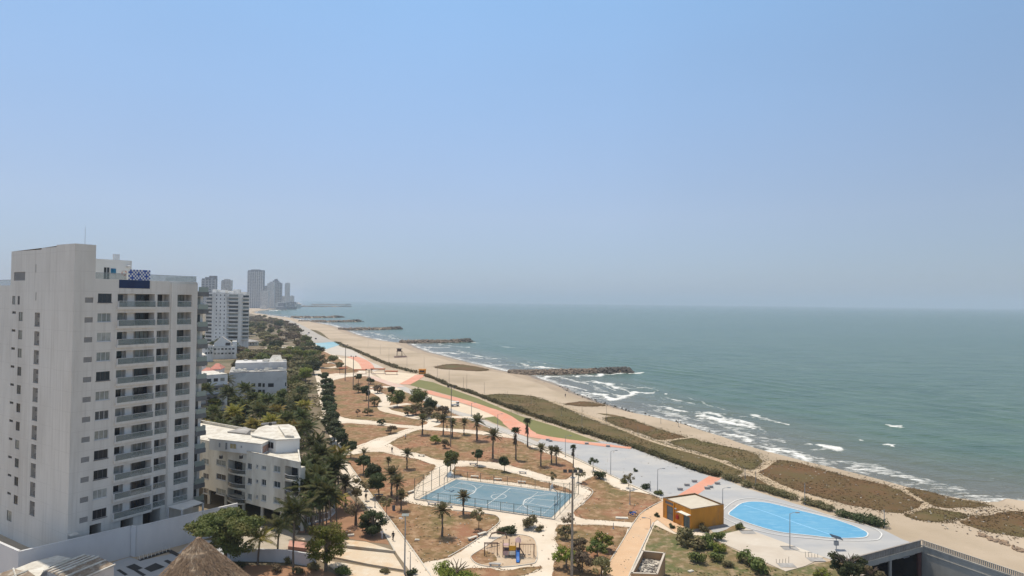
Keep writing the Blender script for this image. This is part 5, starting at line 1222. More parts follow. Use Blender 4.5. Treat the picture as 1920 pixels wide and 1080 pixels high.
lamp(G(758.5, 1078), 9.0, 'nearest street lamp, solar panel on top, on the promenade edge at the bottom', 'panel', s=1.5)
LM = [(1481, 1029, 963, 'street lamp standing between the blue rink and the stained concrete pad', 0), (1355, 946, 916, 'thin street lamp behind the orange kiosk', 0), (1233, 921, 880, 'street lamp at the left edge of the grey plaza near the coral crossing', 0), (1145, 891, 846, 'street lamp on the grey plaza edge right of the wind-bent slim palm', 0), (1060, 857, 818, 'street lamp where the grey plaza begins, behind the cluster of palms', 0),
      (1220, 991, 973, 'short lamp post on the edge of the ochre path left of the kiosk', 3.1), (933, 813, 777, 'street lamp beside the small green turf triangle', 0), (884, 780, 756, 'street lamp at the sand court behind the mast', 0), (643, 950, 925, 'short white lamp among the coconut palms beside the promenade', 0), (1658, 989, 955, 'bare pole beside the last bush at the right end of the rink', None), (1417, 909, 884, 'dark post with a shower head on the sand track above the bushes', None), (1397, 908, 878, 'thin pole at the fork of the sandy tracks', None), (1509, 946, 905, 'thin pole standing in the brown beach grass above the rink', None), (1219, 921, 902, 'small dark post left of the lamp at the coral crossing', None), (1181, 946, 909, 'brown post in the dirt lawn left of the ochre path', None), (1150, 992, 980, 'short dark post on the narrow path right of the thick mast', None), (594, 962, 945, 'short white lamp behind the wall of the cream block garden', 0), (769, 1074, 1035, 'thin post beside the nearest street lamp', None), (703, 952, 930, 'thin post on the promenade kerb near the walking person', None)]
for px, by, ty, lab, az in LM:
    b = G(px, by); h = zat(px, ty, b); lamp(b, h, lab, 'arm' if az is not None else 'pole', s=1 if by > 850 else 1.4, az=az or 0)
# thin poles on the beach
bp = [(1137, 792, 758), (1272, 800, 781), (1091, 799, 762), (1053, 780, 762), (1052, 803, 790), (996, 757, 741), (875, 731, 700), (908, 738, 716), (951, 745, 733), (842, 720, 690), (820, 706, 682), (795, 690, 668), (729, 681, 652), (763, 687, 670), (713, 664, 645), (1196, 813, 798), (947, 742, 734), (1239, 794, 780), (869, 729, 706), (690, 650, 638)]
proto = None
M_thin = mat('thin_pole', (.30, .27, .23))
for i, (px, by, ty) in enumerate(bp):
    b = G(px, by); h = zat(px, ty, b)
    e_ = empty('beach_pole', b, 0, 'thin weathered pole standing on the beach behind the long hedge', 'pole', 'thin poles along the beach')
    mb = MB(); mb.tube([b, b + Vector((0, 0, h))], .07 if by > 760 else .09, 5, .04); part('pole', mb, M_thin, e_)
    mb = MB(); mb.box(b.x - .12, b.x + .12, b.y - .12, b.y + .12, 0, .25); part('foot', mb, M_kerb, e_)

# benches, bins, blocks
M_bench = mat('pale_bench', (.66, .62, .54), (.58, .54, .46), scale=1.5)
def bench(px, py, ang, label, L=1.9, dark=False):
    b = G(px, py); e_ = empty('bench', b, ang, label, 'bench', 'concrete benches in the park')
    mb = MB(); mb.box(-L / 2, L / 2, -.28, .28, .38, .5); o = mb.build('seat', M_bench if not dark else M_roofG, e_)
    for sx in (-1, 1): mb = MB(); mb.box(sx * L * .36 - .1, sx * L * .36 + .1, -.22, .22, 0, .379); mb.build('support', M_roofG, e_)
for a in ((886, 1012, .75, 'pale concrete bench nearest the playground, upper of two beside the left lawn'), (904, 1004, .75, 'pale concrete bench, the right one of the pair above the playground'), (928, 1062, -.05, 'dark concrete bench on the playground kerb'), (790, 856, -.3, 'long pale bench on the path above the left palm lawn'), (810, 946, -.15, 'grey bench below the left corner of the blue court'), (840, 951, -.2, 'grey bench below the long side of the blue court, left part'), (890, 896, -.1, 'pale bench above the far side of the court, left'), (933, 901, -.1, 'pale bench above the far side of the court, middle'), (978, 906, -.2, 'pale bench above the far side of the court, right'), (980, 888, -.3, 'dark bench on the path above the court'), (887, 872, -.1, 'dark bench under the leaning round tree'), (710, 931, .1, 'white bench under the three dark trees by the promenade'), (770, 925, .9, 'pale bench beside the left corner of the court fence')): bench(a[0], a[1], a[2], a[3], dark='dark' in a[3] or 'grey' in a[3])
M_pl = mat('planter_block', (.38, .37, .36), (.30, .29, .28), scale=2)
for i, (px, py) in enumerate(((1275, 919), (1288, 911), (1302, 904), (1326, 917), (1332, 914.5), (1345, 908), (1032, 828), (1100, 833), (1027, 826), (1140, 838))):
    b = G(px, py); mb = MB(); mb.box(b.x - .55, b.x + .55, b.y - .3, b.y + .3, 0, .45); mb.box(b.x - .6, b.x + .6, b.y - .35, b.y + .35, .451, .53)
    lab = ['left', 'middle', 'right'][i % 3] if i < 6 else ''
    tag(mb.build('concrete_block', M_pl), ('grey concrete block, %s one of three on the %s side of the coral crossing' % (lab, 'left' if i < 3 else 'right')) if i < 6 else 'small dark concrete block beside the coral path, ' + {6: 'near the palm cluster, right of a pair', 7: 'below the turf field', 8: 'near the palm cluster, left of a pair', 9: 'towards the hedge end'}[i], 'block', 'concrete blocks on the plaza')
# round weathered lumps / pale litter slabs
def slabthing(px, py, L, W, ang, label, m=M_bench, name='concrete_slab', h=.18):
    b = G(px, py); mb = MB(); M_ = Matrix.Translation((b.x, b.y, 0)) @ Matrix.Rotation(ang, 4, 'Z'); mb.box(-L / 2, L / 2, -W / 2, W / 2, .0, h, M_); mb.box(-L / 2 + .1, L / 2 - .1, -W / 2 + .1, W / 2 - .1, h, h + .04, M_); tag(mb.build(name, m), label, 'slab')
slabthing(1166, 972, 2.4, .9, -.1, 'pale slab lying in the dirt lawn left of the blue motorbike')
slabthing(782, 1013, .8, .5, 0, 'small pale slab in the middle of the left palm lawn')
slabthing(658, 1005, 1.1, .7, .2, 'pale slab on the dirt beside the sea grape tree', h=.3)
slabthing(1295, 1072, .9, .5, .5, 'pale scrap lying on the brown lawn bottom centre right')
# manholes / pits with frames
def pit(px, py, label, posts=True):
    b = G(px, py); e_ = empty('pit_frame', b, 0, label, 'pit frame', 'framed pits on the concrete pad')
    mb = MB(); mb.box(b.x - 1.3, b.x + 1.3, b.y - .8, b.y + .8, Z6 + .01, .11); part('cover', mb, M_roofG, e_)
    mb = MB(); 
    if posts:
        for k in range(5): x = b.x - 1.3 + k * .5; mb.tube([(x, b.y + .85, 0), (x + random.uniform(-.1, .1), b.y + .85, random.uniform(.6, 1.3))], .03, 4)
    else: mb.tube([(b.x - 1.3, b.y + .82, .13), (b.x + 1.3, b.y + .82, .13)], .04, 4)
    part('rebar', mb, M_black, e_)
pit(1402, 999, 'dark pit cover at the left corner of the stained concrete pad', False); pit(1475, 1061, 'pit with upright rusty bars near the front edge of the stained pad'); pit(1530, 1050, 'pit with upright bars at the right corner of the stained pad'); pit(1481, 1029, 'dark square footing plate under the lamp on the stained pad', False)

# orange kiosk
kl, kf, kr = G(1243, 970), G(1295.5, 994.5), G(1357, 984); kb = kl + kr - kf; kh = zat(1296, 955.5, kf)
M_or = mat('orange_plaster', (.62, .27, .035), (.52, .22, .03), scale=.6, detail=8, rough=.85, col3=(.42, .19, .05), scale3=.5, stretch=(1, 1, .4))
kio = empty('orange_kiosk', kf, 0, 'orange plastered kiosk with white roof between the ochre path and the blue rink', 'kiosk')
f1 = Fac(kf, kl - kf); f1 = f1 if f1.n.dot(-kf) > 0 else Fac(kf, kl - kf, True); f2 = Fac(kf, kr - kf); f2 = f2 if f2.n.dot(-kf) > 0 else Fac(kf, kr - kf, True)
L1 = (kl - kf).length; L2 = (kr - kf).length
c3 = lambda x, y: (1160 + x / 4.155, 820 + y / 4.155)
def fr(f, x0, y0, x1, y1, **k):
    a = f.hit(*c3(x0, y0)); b = f.hit(*c3(x1, y1)); s0, s1 = sorted((a[0], b[0])); z0, z1 = sorted((a[1], b[1])); return s0, s1, z0, z1
door1 = (L1 * .62, L1 * .86, .02, 2.75); door2 = (L1 * .04, L1 * .26, .02, 2.35); lv = (L1 * .60, L1 * .92, 3.0, 3.55)
mb = MB(); f1.wall(mb, 0, L1, 0, kh, [(*door1, .2), (*door2, .25), (*lv, .2)]); f2.wall(mb, 0, L2, 0, kh, [])
P = [kf, kr, kb, kl]
for a, c in ((kr, kb), (kb, kl)): mb.poly([a, c, c + Vector((0, 0, kh)), a + Vector((0, 0, kh))])
part('wall', mb, M_or, kio)
mb = MB()
for a, c in zip(P, P[1:] + P[:1]):
    d = (c - a).normalized(); s = Vector((-d.y, d.x, 0)) * .22
    ee = d * .02
    mb.prism([a + ee, c - ee, c - ee + s, a + ee + s], kh + .003, kh + .06)
part('coping', mb, mat('dark_coping', (.20, .14, .08), (.12, .09, .06), scale=2), kio)
cpt = sum(P, Vector()) / 4; mb = MB(); mb.poly([Vector((*(cpt + (p - cpt) * .985).xy, kh - .22)) for p in P]); part('roof', mb, mat('kiosk_roof', (.62, .57, .47), (.54, .48, .39), scale=.5, detail=8), kio)
mb = MB()
for a, c in zip(P, P[1:] + P[:1]):
    d = (c - a).normalized(); s = Vector((-d.y, d.x, 0)) * .2; mb.poly([a + s, c + s, c + s + Vector((0, 0, kh)), a + s + Vector((0, 0, kh))][::-1]) if False else None
def door(f, r, m, label=None, bars=4):
    mb = MB(); f.quad(mb, r[0] + .02, r[1] - .02, r[2], r[3] - .02, -.15); o = part('door', mb, m, kio, label); g = MB()
    for t in np.linspace(r[0] + .03, r[1] - .03, bars): f.box(g, t - .03, t + .03, r[2], r[3] - .02, -.148, -.09)
    for z in (r[2] + .1, (r[2] + r[3]) / 2, r[3] - .1): f.box(g, r[0] + .04, r[1] - .04, z - .03, z + .03, -.085, -.05)
    g.build('door_frame', M_dframe, o)
door(f1, door1, mat('blue_grey_door', (.20, .24, .28), (.26, .30, .33), scale=3), bars=6); door(f1, door2, mat('teal_door', (.11, .16, .16), (.15, .2, .2), scale=3), bars=3)
louvre(f1, kio, lv, -.12)
mb = MB(); f1.box(mb, -.1 * 0 + .02, L1 * .34, 2.75, 2.85, .003, 1.0); part('awning', mb, M_wallC, kio)
mb = MB(); f1.box(mb, L1 * .42, L1 * .50, 1.0, 1.75, .004, .25); part('hose_box', mb, mat('red_box', (.36, .03, .02)), kio)
mb = MB(); f1.box(mb, L1 * .5, L1 * .56, 2.7, 2.9, .004, .15); f1.box(mb, L1 * .46, L1 * .52, 2.2, 2.3, .004, .12); part('wall_light', mb, M_frame, kio)
mb = MB(); f1.box(mb, L1 * .57, L1 * .60, 0, kh, .004, .18); part('drainpipe', mb, M_or, kio)
mb = MB(); f1.box(mb, L1 * .9, L1 + .3, 0, .5, .3, .6); part('step', mb, M_conc, kio) if False else None
mb = MB(); mb.poly([Vector((*(p).xy, .13)) for p in (kf + f2.n * .9, kr + f2.n * .9 + f2.d * .3, kr + f2.n * .01 + f2.d * .3, kf + f2.n * .01)]); tag(mb.build('band', M_roofG), kind='structure')  # grey ground strip standing in for the kiosk's shadow along this wall
# roofless block at the bottom
rz = 3.2; rp = [G(1204, 1032.5, rz), G(1247.5, 1037, rz), G(1233, 1077, rz), G(1183, 1075, rz)]
rb = empty('roofless_block', (rp[0] + rp[2]) / 2 * 1.0, 0, 'small ochre block with open top full of rubble at the bottom edge', 'utility block'); rb.location.z = 0
if sum((rp[i].x * rp[(i + 1) % 4].y - rp[(i + 1) % 4].x * rp[i].y) for i in range(4)) < 0: rp.reverse()
mb = MB()
for a, c in zip(rp, rp[1:] + rp[:1]):
    d = (c - a).normalized(); s = Vector((-d.y, d.x, 0)) * .22; mb.prism([a + d * .02, c - d * .02, c - d * .02 + s, a + d * .02 + s], 0, rz)
part('wall', mb, mat('ochre_plaster', (.42, .27, .14), (.34, .22, .13), scale=.7, detail=7), rb)
mb = MB(); cpt = sum(rp, Vector()) / 4
mb.poly([Vector((*(cpt + (p - cpt) * .96).xy, rz - 1.1)) for p in rp])
for k in range(150):
    u, v = random.random(), random.random(); p = rp[0].lerp(rp[1], u).lerp(rp[3].lerp(rp[2], u), v); p = cpt + (p - cpt) * .88; s = random.uniform(.08, .3)
    M_ = Matrix.Translation((p.x, p.y, rz - 1.05)) @ Matrix.Rotation(random.uniform(0, 3), 4, 'Z') @ Matrix.Rotation(random.uniform(-.6, .6), 4, 'X'); mb.box(-s, s, -s * .5, s * .5, -.05, random.uniform(.04, .2), M_)
part('rubble', mb, mat('rubble', (.60, .56, .49), (.22, .20, .18), scale=1.6, lo=.45, hi=.55), rb)
mb = MB()
for a, c in zip(rp, rp[1:] + rp[:1]):
    d = (c - a).normalized(); s = Vector((-d.y, d.x, 0)) * .26; mb.prism([a + d * .02 - s * .1, c - d * .02 - s * .1, c - d * .02 + s, a + d * .02 + s], rz + .003, rz + .07)
part('coping', mb, M_slab, rb)

# playground
def up3(px, py, zoff=0): return G(px, py)
c9 = lambda x, y: (880 + x / 9, 960 + y / 9)
M_yel = mat('yellow_plastic', (.68, .36, .03)); M_bl = mat('blue_plastic', (.02, .16, .52), rough=.35); M_brn = mat('dark_timber', (.10, .055, .04), rough=.8); M_lil = mat('faded_pink_roof', (.50, .36, .34), (.42, .28, .28), scale=3)
pgo = G(*c9(690, 770)); pr = empty('play_tower', pgo, 0, 'playground tower with yellow panel, blue slide and pink roof on the sand', 'play tower')
sc9 = (42 * 1190 / (1046 - 568)) / 1190 / 9        # metres per zoomed pixel at the play area
x_ = lambda v: (v - 690) * sc9
mb = MB()
for xx in (-1.2, -.2, .9, 1.5):
    for yy in (0, 1.3): q = MB(); q.tube([pgo + Vector((xx, yy, 0)), pgo + Vector((xx, yy, 2.6 if xx > -.5 else 2.4))], .06, 6); part('post', q, M_brn, pr)
mb = MB(); mb.box(-1.2, 1.5, 0, 1.3, 1.1, 1.2, Matrix.Translation(pgo)); part('deck', mb, M_brn, pr)
mb = MB(); mb.box(-.2, .9, -.06, -.01, 1.2, 1.95, Matrix.Translation(pgo)); part('yellow_panel', mb, M_yel, pr)
mb = MB(); mb.box(-.15, .85, -.05, -.0, .45, 1.05, Matrix.Translation(pgo)); part('cream_panel', mb, M_wallC, pr)
mb = MB(); mb.mesh([pgo + Vector(v) for v in ((.8, -.1, 2.5), (1.75, -.1, 2.5), (1.75, 1.4, 2.5), (.8, 1.4, 2.5), (1.27, .65, 3.25))], [(0, 1, 4), (1, 2, 4), (2, 3, 4), (3, 0, 4)]); mb.box(.85, 1.7, 1.5, 2.3, 2.3, 2.4, Matrix.Translation(pgo)); part('pink_roof', mb, M_lil, pr)
mb = MB(); prof = [(-.02, 1.2), (-.5, 1.1), (-1.1, .65), (-1.7, .3), (-2.3, .2)]
for (y0, z0), (y1, z1) in zip(prof, prof[1:]):
    for xa, xb, dz in ((.95, 1.45, 0),): mb.poly([pgo + Vector((xa, y0, z0)), pgo + Vector((xb, y0, z0)), pgo + Vector((xb, y1, z1)), pgo + Vector((xa, y1, z1))])
    for xa in (.93, 1.45): mb.mesh([pgo + Vector((xa, y0, z0 - .05)), pgo + Vector((xa, y1, z1 - .05)), pgo + Vector((xa, y1, z1 + .22)), pgo + Vector((xa, y0, z0 + .22)), pgo + Vector((xa + .04, y0, z0 - .05)), pgo + Vector((xa + .04, y1, z1 - .05)), pgo + Vector((xa + .04, y1, z1 + .22)), pgo + Vector((xa + .04, y0, z0 + .22))], [(0, 1, 2, 3), (7, 6, 5, 4), (3, 2, 6, 7)])
part('blue_slide', mb, M_bl, pr)
mb = MB(); mb.tube([pgo + Vector((1.6, 1.2, 1.2)), pgo + Vector((2.5, .5, .05))], .05, 5); mb.tube([pgo + Vector((1.6, .8, 1.2)), pgo + Vector((2.5, .1, .05))], .05, 5)
for k in range(5): t = (k + .5) / 5; a = pgo + Vector((1.6, 1.2, 1.2)).lerp(Vector((2.5, .5, .05)), t); b = pgo + Vector((1.6, .8, 1.2)).lerp(Vector((2.5, .1, .05)), t); mb.tube([a, b], .03, 4)
part('ladder', mb, M_brn, pr)
mb = MB(); mb.box(-1.15, -.3, .1, 1.2, 1.85, 1.92, Matrix.Translation(pgo)); part('shade_panel', mb, M_lil, pr); mb = MB(); mb.box(-1.2, -.3, -.04, 0, .4, 1.1, Matrix.Translation(pgo)); part('side_panel', mb, M_lil, pr)
def swing(xa, xb, y, label, seats=2):
    a, b = G(*c9(xa, y)), G(*c9(xb, y)); h = 2.2; e_ = empty('swing_frame', a, 0, label, 'swing', 'playground swings')
    for p in (a, b):
        mb = MB(); mb.tube([p + Vector((0, -.0, 0)), p + Vector((0, 0.1, h))], .07, 6); mb.tube([p + Vector((0, 1.3, 0)), p + Vector((0, .1, h))], .05, 6); part('a_frame', mb, M_brn, e_)
    mb = MB(); mb.tube([a + Vector((-.1, .1, h)), b + Vector((.1, .1, h))], .06, 6); part('top_bar', mb, M_brn, e_)
    for k in range(seats):
        p = a.lerp(b, (k + 1) / (seats + 1)) + Vector((0, .1, 0)); mb = MB(); mb.box(-.22, .22, -.1, .1, .45, .5, Matrix.Translation(p)); mb.tube([p + Vector((-.2, 0, .5)), p + Vector((-.2, 0, h))], .015, 4); mb.tube([p + Vector((.2, 0, .5)), p + Vector((.2, 0, h))], .015, 4); part('swing_seat', mb, M_black, e_)
swing(255, 470, 748, 'left swing frame on the playground sand'); swing(850, 1090, 775, 'right swing frame on the playground sand')
b = G(*c9(380, 590)); e_ = empty('seesaw', b, .5, 'small seesaw behind the left swing frame', 'seesaw'); mb = MB(); mb.box(-1.4, 1.4, -.12, .12, .5, .58, Matrix.Rotation(.16, 4, 'Y')); mb.build('plank', M_brn, e_); mb = MB(); mb.tube([(0, -.2, 0), (0, 0, .55), (0, .2, 0)], .06, 5); mb.build('pivot', M_black, e_)
b = G(*c9(490, 450)); e_ = empty('climbing_arch', b, 0, 'low dark climbing arch at the back left of the playground sand', 'climbing arch'); mb = MB()
for k in range(3): mb.tube([(-1.6, .3 * k, 0), (-1.2, .3 * k, .8), (0, .3 * k, 1.1), (1.2, .3 * k, .8), (1.6, .3 * k, 0)], .05, 5)
for xx, zz in ((-1.2, .8), (0, 1.1), (1.2, .8)): mb.tube([(xx, 0, zz), (xx, .6, zz)], .04, 4)
mb.build('bars', M_brn, e_); mb = MB(); mb.box(-1.8, 1.8, -.2, .8, -.02, .04); mb.build('mat_base', M_roofG, e_)

# motorbike and cart
def motorbike(px, py, label, az):
    b = G(px, py); e_ = empty('motorcycle', b, az, label, 'motorcycle')
    for xx in (-.65, .65):
        mb = MB(); mb.tube([(xx + .3 * math.cos(t), 0, .31 + .3 * math.sin(t)) for t in np.linspace(0, 2 * math.pi, 13)], .06, 5); mb.build('wheel', M_black, e_)
    mb = MB(); mb.tube([(-.6, 0, .5), (-.3, 0, .75), (.2, 0, .85), (.5, 0, .7)], .17, 7, .12); mb.tube([(.1, 0, .4), (-.2, 0, .4)], .17, 6); mb.build('body', M_bl, e_)
    mb = MB(); mb.tube([(-.75, 0, .82), (-.1, 0, .86)], .12, 6); mb.build('saddle', M_black, e_)
    mb = MB(); mb.tube([(.65, 0, .3), (.45, 0, 1.05)], .04, 5); mb.tube([(.42, -.33, 1.1), (.42, .33, 1.1)], .03, 5); mb.build('handlebar', M_metal, e_)
    mb = MB(); mb.box(.55, .66, -.09, .09, .82, 1.0); mb.build('headlight', M_frame, e_)
motorbike(1187, 968, 'blue motorcycle parked in the dirt beside the ochre path', -.3)
b = G(1124, 896); e_ = empty('waste_bin', b, 0, 'blue waste bin under the small palm by the grey plaza', 'bin'); mb = MB(); mb.lathe([(.3, 0), (.36, .95), (.38, 1.0)], (0, 0, 0), 10); mb.build('bin_body', M_bl, e_); mb = MB(); mb.lathe([(.4, 0), (.36, .1), (.1, .16)], (0, 0, 1.01), 10); mb.build('lid', M_black, e_)
b = G(738, 957); e_ = empty('waste_bin', b, 0, 'grey-blue waste bin left of the palm in the left lawn', 'bin'); mb = MB(); mb.lathe([(.26, 0), (.32, .8), (.34, .85)], (0, 0, 0), 10); mb.build('bin_body', mat('grey_blue', (.10, .14, .2)), e_); mb = MB(); mb.lathe([(.35, 0), (.3, .08), (.1, .12)], (0, 0, .86), 10); mb.build('lid', M_black, e_)
# white service cart on the sand court
b = G(853, 762); e_ = empty('service_cart', b, .3, 'small white cart with dark cab parked on the sand court behind the mast', 'cart')
mb = MB(); mb.box(-1.6, 1.6, -.75, .75, .45, .95); mb.box(.7, 1.5, -.7, .7, .95, 1.9); mb.build('body', M_white, e_)
mb = MB(); mb.box(.6, 1.55, -.72, .72, 1.25, 1.7); mb.build('windscreen', M_gl[0], e_); mb = MB(); mb.box(-1.6, 1.6, -.78, .78, 1.92, 2.0); mb.build('roof', M_white, e_)
for xx in (-1.05, 1.05):
    for yy in (-.78, .68): mb = MB(); mb.tube([(xx, yy, .34), (xx, yy + .12, .34)], .33, 10); mb.build('wheel', M_black, e_)

# orange kiosk at the hedge, play shelters, lifeguard tower
def hut(px0, px1, py, ptop, m, label, name, cat, depth=3.0, roofm=None):
    a, b = G(px0, py), G(px1, py); h = zat(px0, ptop, a); e_ = empty(name, a, 0, label, cat); mb = MB(); W_ = b.x - a.x
    mb.box(a.x, b.x, a.y, a.y + depth, 0, h * .93); part('wall', mb, m, e_); mb = MB(); mb.box(a.x - .25, b.x + .25, a.y - .25, a.y + depth + .25, h * .93 + .002, h); part('roof', mb, roofm or m, e_)
    mb = MB(); mb.box(a.x + W_ * .15, b.x - W_ * .15, a.y - .04, a.y - .004, h * .4, h * .75); part('hatch', mb, M_dark, e_)
hut(785, 797.5, 701.5, 692.5, M_or, 'small orange beach kiosk in the long hedge', 'beach_kiosk', 'kiosk')
b = G(655, 702); sh_ = empty('play_shelter', b, 0, 'cluster of red and orange play panels beside two tall masts', 'play structure')
M_red = mat('play_red', (.50, .13, .06), (.42, .2, .1), scale=.5)
mb = MB(); sp_ = 42 * 1190 / 137 / 1190
for x0, x1, yy, h_ in ((-6, -2, 0, 3.6), (2, 9, 2, 2.6), (11, 19, 4, 3.0), (20, 27, 0, 2.2)):
    q = MB(); q.box(b.x + x0, b.x + x1, b.y + yy, b.y + yy + 2.5, h_ - .6, h_); part('shade_roof', q, M_red, sh_)
    q = MB()
    for xx in (x0 + .3, x1 - .3): q.tube([(b.x + xx, b.y + yy + 1, 0), (b.x + xx, b.y + yy + 1, h_ - .61)], .12, 5)
    part('support_frame', q, M_brn, sh_)
b = G(749, 667); lg = empty('lifeguard_tower', b, 0, 'dark lifeguard tower on stilts on the wide far beach', 'lifeguard tower')
mb = MB(); 
for xx in (-1.6, 1.6):
    for yy in (-1.4, 1.4): mb.tube([b + Vector((xx * 1.2, yy * 1.2, 0)), b + Vector((xx, yy, 3.3))], .13, 5)
part('stilts', mb, M_brn, lg); mb = MB(); mb.box(-2.1, 2.1, -1.8, 1.8, 3.3, 3.5, Matrix.Translation(b)); part('platform', mb, M_brn, lg); mb = MB(); mb.box(-1.7, 1.2, -1.3, 1.4, 3.5, 5.3, Matrix.Translation(b)); part('cabin', mb, M_brn, lg); mb = MB(); mb.box(-2.2, 1.9, -1.9, 1.9, 5.32, 5.5, Matrix.Translation(b)); part('roof', mb, M_black, lg)
mb = MB(); mb.tube([b + Vector((2.1, 0, 3.4)), b + Vector((4.6, 0, .05))], .1, 5); part('ramp', mb, M_brn, lg)
sheet('painted_shade', [(738, 668), (762, 667), (764, 670), (740, 671)], Z2, M_brn, jitter=.4)  # flat dark sheet painted as the shade on the sand under the tower

# solar panel post near the trench
b = G(1568, 1030); e_ = empty('solar_post', b, 0, 'post with tilted solar panel and grey box above the tree by the underpass', 'solar post'); h = zat(1568, 1008, b)
mb = MB(); mb.tube([(0, 0, 0), (0, 0, h)], .07, 6); mb.build('pole', M_galv, e_); mb = MB(); mb.box(-1.0, 1.0, -.5, .5, -.03, .03, Matrix.Translation((0, 0, h + .1)) @ Matrix.Rotation(.28, 4, 'Y') @ Matrix.Rotation(.2, 4, 'X')); mb.build('solar_panel', M_gl[0], e_); mb = MB(); mb.box(-.35, .35, -.2, .2, h * .35, h * .7); mb.build('battery_box', M_galv, e_)

# ---- road underpass: retaining walls, deck beam, balustrades, dark tunnel
M_ret = mat('retaining_concrete', (.50, .47, .41), (.40, .375, .33), scale=.3, detail=9, rough=.9, col3=(.16, .155, .145), scale3=.12, stretch=(1, 1, .35))
FT = Fac(T1, TA); FT = FT if FT.n.dot(T0 - T1) > 0 else Fac(T1, TA, True)            # right-hand wall, facing left
ft_ = Fac(T0, TB); ft_ = ft_ if ft_.n.dot(TA) > 0 else Fac(T0, TB, True)              # portal, facing the camera side
rw = empty('retaining_wall', T1, 0, 'long grey retaining wall of the underpass at the bottom right, with a picket balustrade', 'retaining wall')
mb = MB(); FT.wall(mb, 0, TL, -TD, 0, [], d=-.01); FT.box(mb, 0, TL, -.02, .22, -.35, .05); part('wall', mb, M_ret, rw)
mb = MB(); FT.box(mb, 0, TL, -1.15, -1.0, -.005, .06); part('ledge', mb, M_ret, rw)
mb = MB()
for k in range(int(TL / .28)):
    s = .15 + k * .28
    if s > 20.5: break
    FT.box(mb, s, s + .13, .221, 1.0, -.3, -.14)
FT.box(mb, 0, 20.6, 1.0, 1.09, -.34, -.1); part('balustrade', mb, mat('picket_concrete', (.50, .45, .38), (.40, .36, .30), scale=1), rw)
mb = MB(); FT.box(mb, 20.8, TL, .221, 1.15, -.33, -.12); part('solid_parapet', mb, mat('brown_parapet', (.12, .085, .07), (.09, .07, .06), scale=1), rw)
ow = empty('retaining_wall', T0, 0, 'left retaining wall of the underpass behind the small tree', 'retaining wall')
FO = Fac(T0, TA); FO = FO if FO.n.dot(T1 - T0) > 0 else Fac(T0, TA, True)
mb = MB(); FO.wall(mb, 0, TL, -TD, 0, [], d=-.01); part('wall', mb, M_ret, ow); mb = MB(); FO.box(mb, 0, TL, .003, .35, -.35, .02); part('coping', mb, M_slab, ow)
br = empty('underpass_bridge', (T0 + T1) / 2, 0, 'concrete deck edge and dark mouth of the road tunnel under the plaza', 'bridge')
mb = MB(); ft_.box(mb, 0, TW, -.85, .0, -.5, .35); part('deck_beam', mb, mat('deck_concrete', (.46, .43, .37), (.36, .34, .30), scale=.5, detail=8, stretch=(1, 1, .4)), br)
mb = MB()
for k in range(int(TW / .45)): s = k * .45; ft_.box(mb, s, s + .36, .002, 1.1, .05, .2)
ft_.box(mb, 0, TW, 1.1, 1.18, .0, .26); part('balustrade', mb, mat('deck_pickets', (.34, .30, .26), (.25, .22, .19), scale=.8), br)
for s, m, r_ in ((TW - 8.6, M_ret, .28), (TW - .45, mat('dark_red_column', (.14, .05, .04), (.10, .05, .045), scale=2), .38)):
    mb = MB(); mb.tube([ft_.pt(s, -TD, -.1), ft_.pt(s, -.85, -.1)], r_, 10); part('column', mb, m, br)
mb = MB()
for k in range(6): s = 2 + k * 3.3; ft_.box(mb, s, s + 1.6, -1.5, -.86, -6, -.52)
part('girder', mb, M_ret, br)
mb = MB()       # tunnel box running back under the plaza
q = [ft_.pt(0, -TD, 0), ft_.pt(TW, -TD, 0), ft_.pt(TW, -TD, -45), ft_.pt(0, -TD, -45)]; up_ = Vector((0, 0, TD - .25))
mb.poly([q[0], q[3], q[3] + up_, q[0] + up_]); mb.poly([q[1], q[2], q[2] + up_, q[1] + up_]); mb.poly([q[2], q[3], q[3] + up_, q[2] + up_]); mb.poly([p + up_ for p in q]); part('tunnel_lining', mb, mat('shade_dark_concrete', (.05, .05, .048), (.08, .078, .072), scale=.4, rough=.95), br)  # lining coloured near-black to deepen the shade inside the tunnel
mb = MB(); ft_.box(mb, TW - 3.4, TW - 1.8, -1.9, -1.8, -3, -.9); part('lamp', mb, M_frame, br)
P = [T0, T1, T1 + TA * TL, T0 + TA * TL]; mb = MB(); P2 = [ft_.pt(0, 0, -45), ft_.pt(TW, 0, -45), T1 + TA * TL, T0 + TA * TL]; mb.poly([Vector((*p.xy, -TD)) for p in P2][::-1] if False else [Vector((*p.xy, -TD)) for p in P2]); tag(mb.build('road', mat('shade_dark_asphalt', (.045, .045, .045), (.065, .063, .06), scale=.4)), kind='structure')  # asphalt colour lowered too, so the tunnel floor reads as shade
for off in (TW * .36, TW * .64):
    mb = MB(); a, c = ft_.pt(off, 0, -30), ft_.pt(off, 0, TL - 1); d = (c - a).normalized(); s = Vector((-d.y, d.x, 0)) * .15; mb.prism([a + s, a - s, c - s, c + s], -TD, -TD + .25); tag(mb.build('kerb', M_kerb), kind='structure')

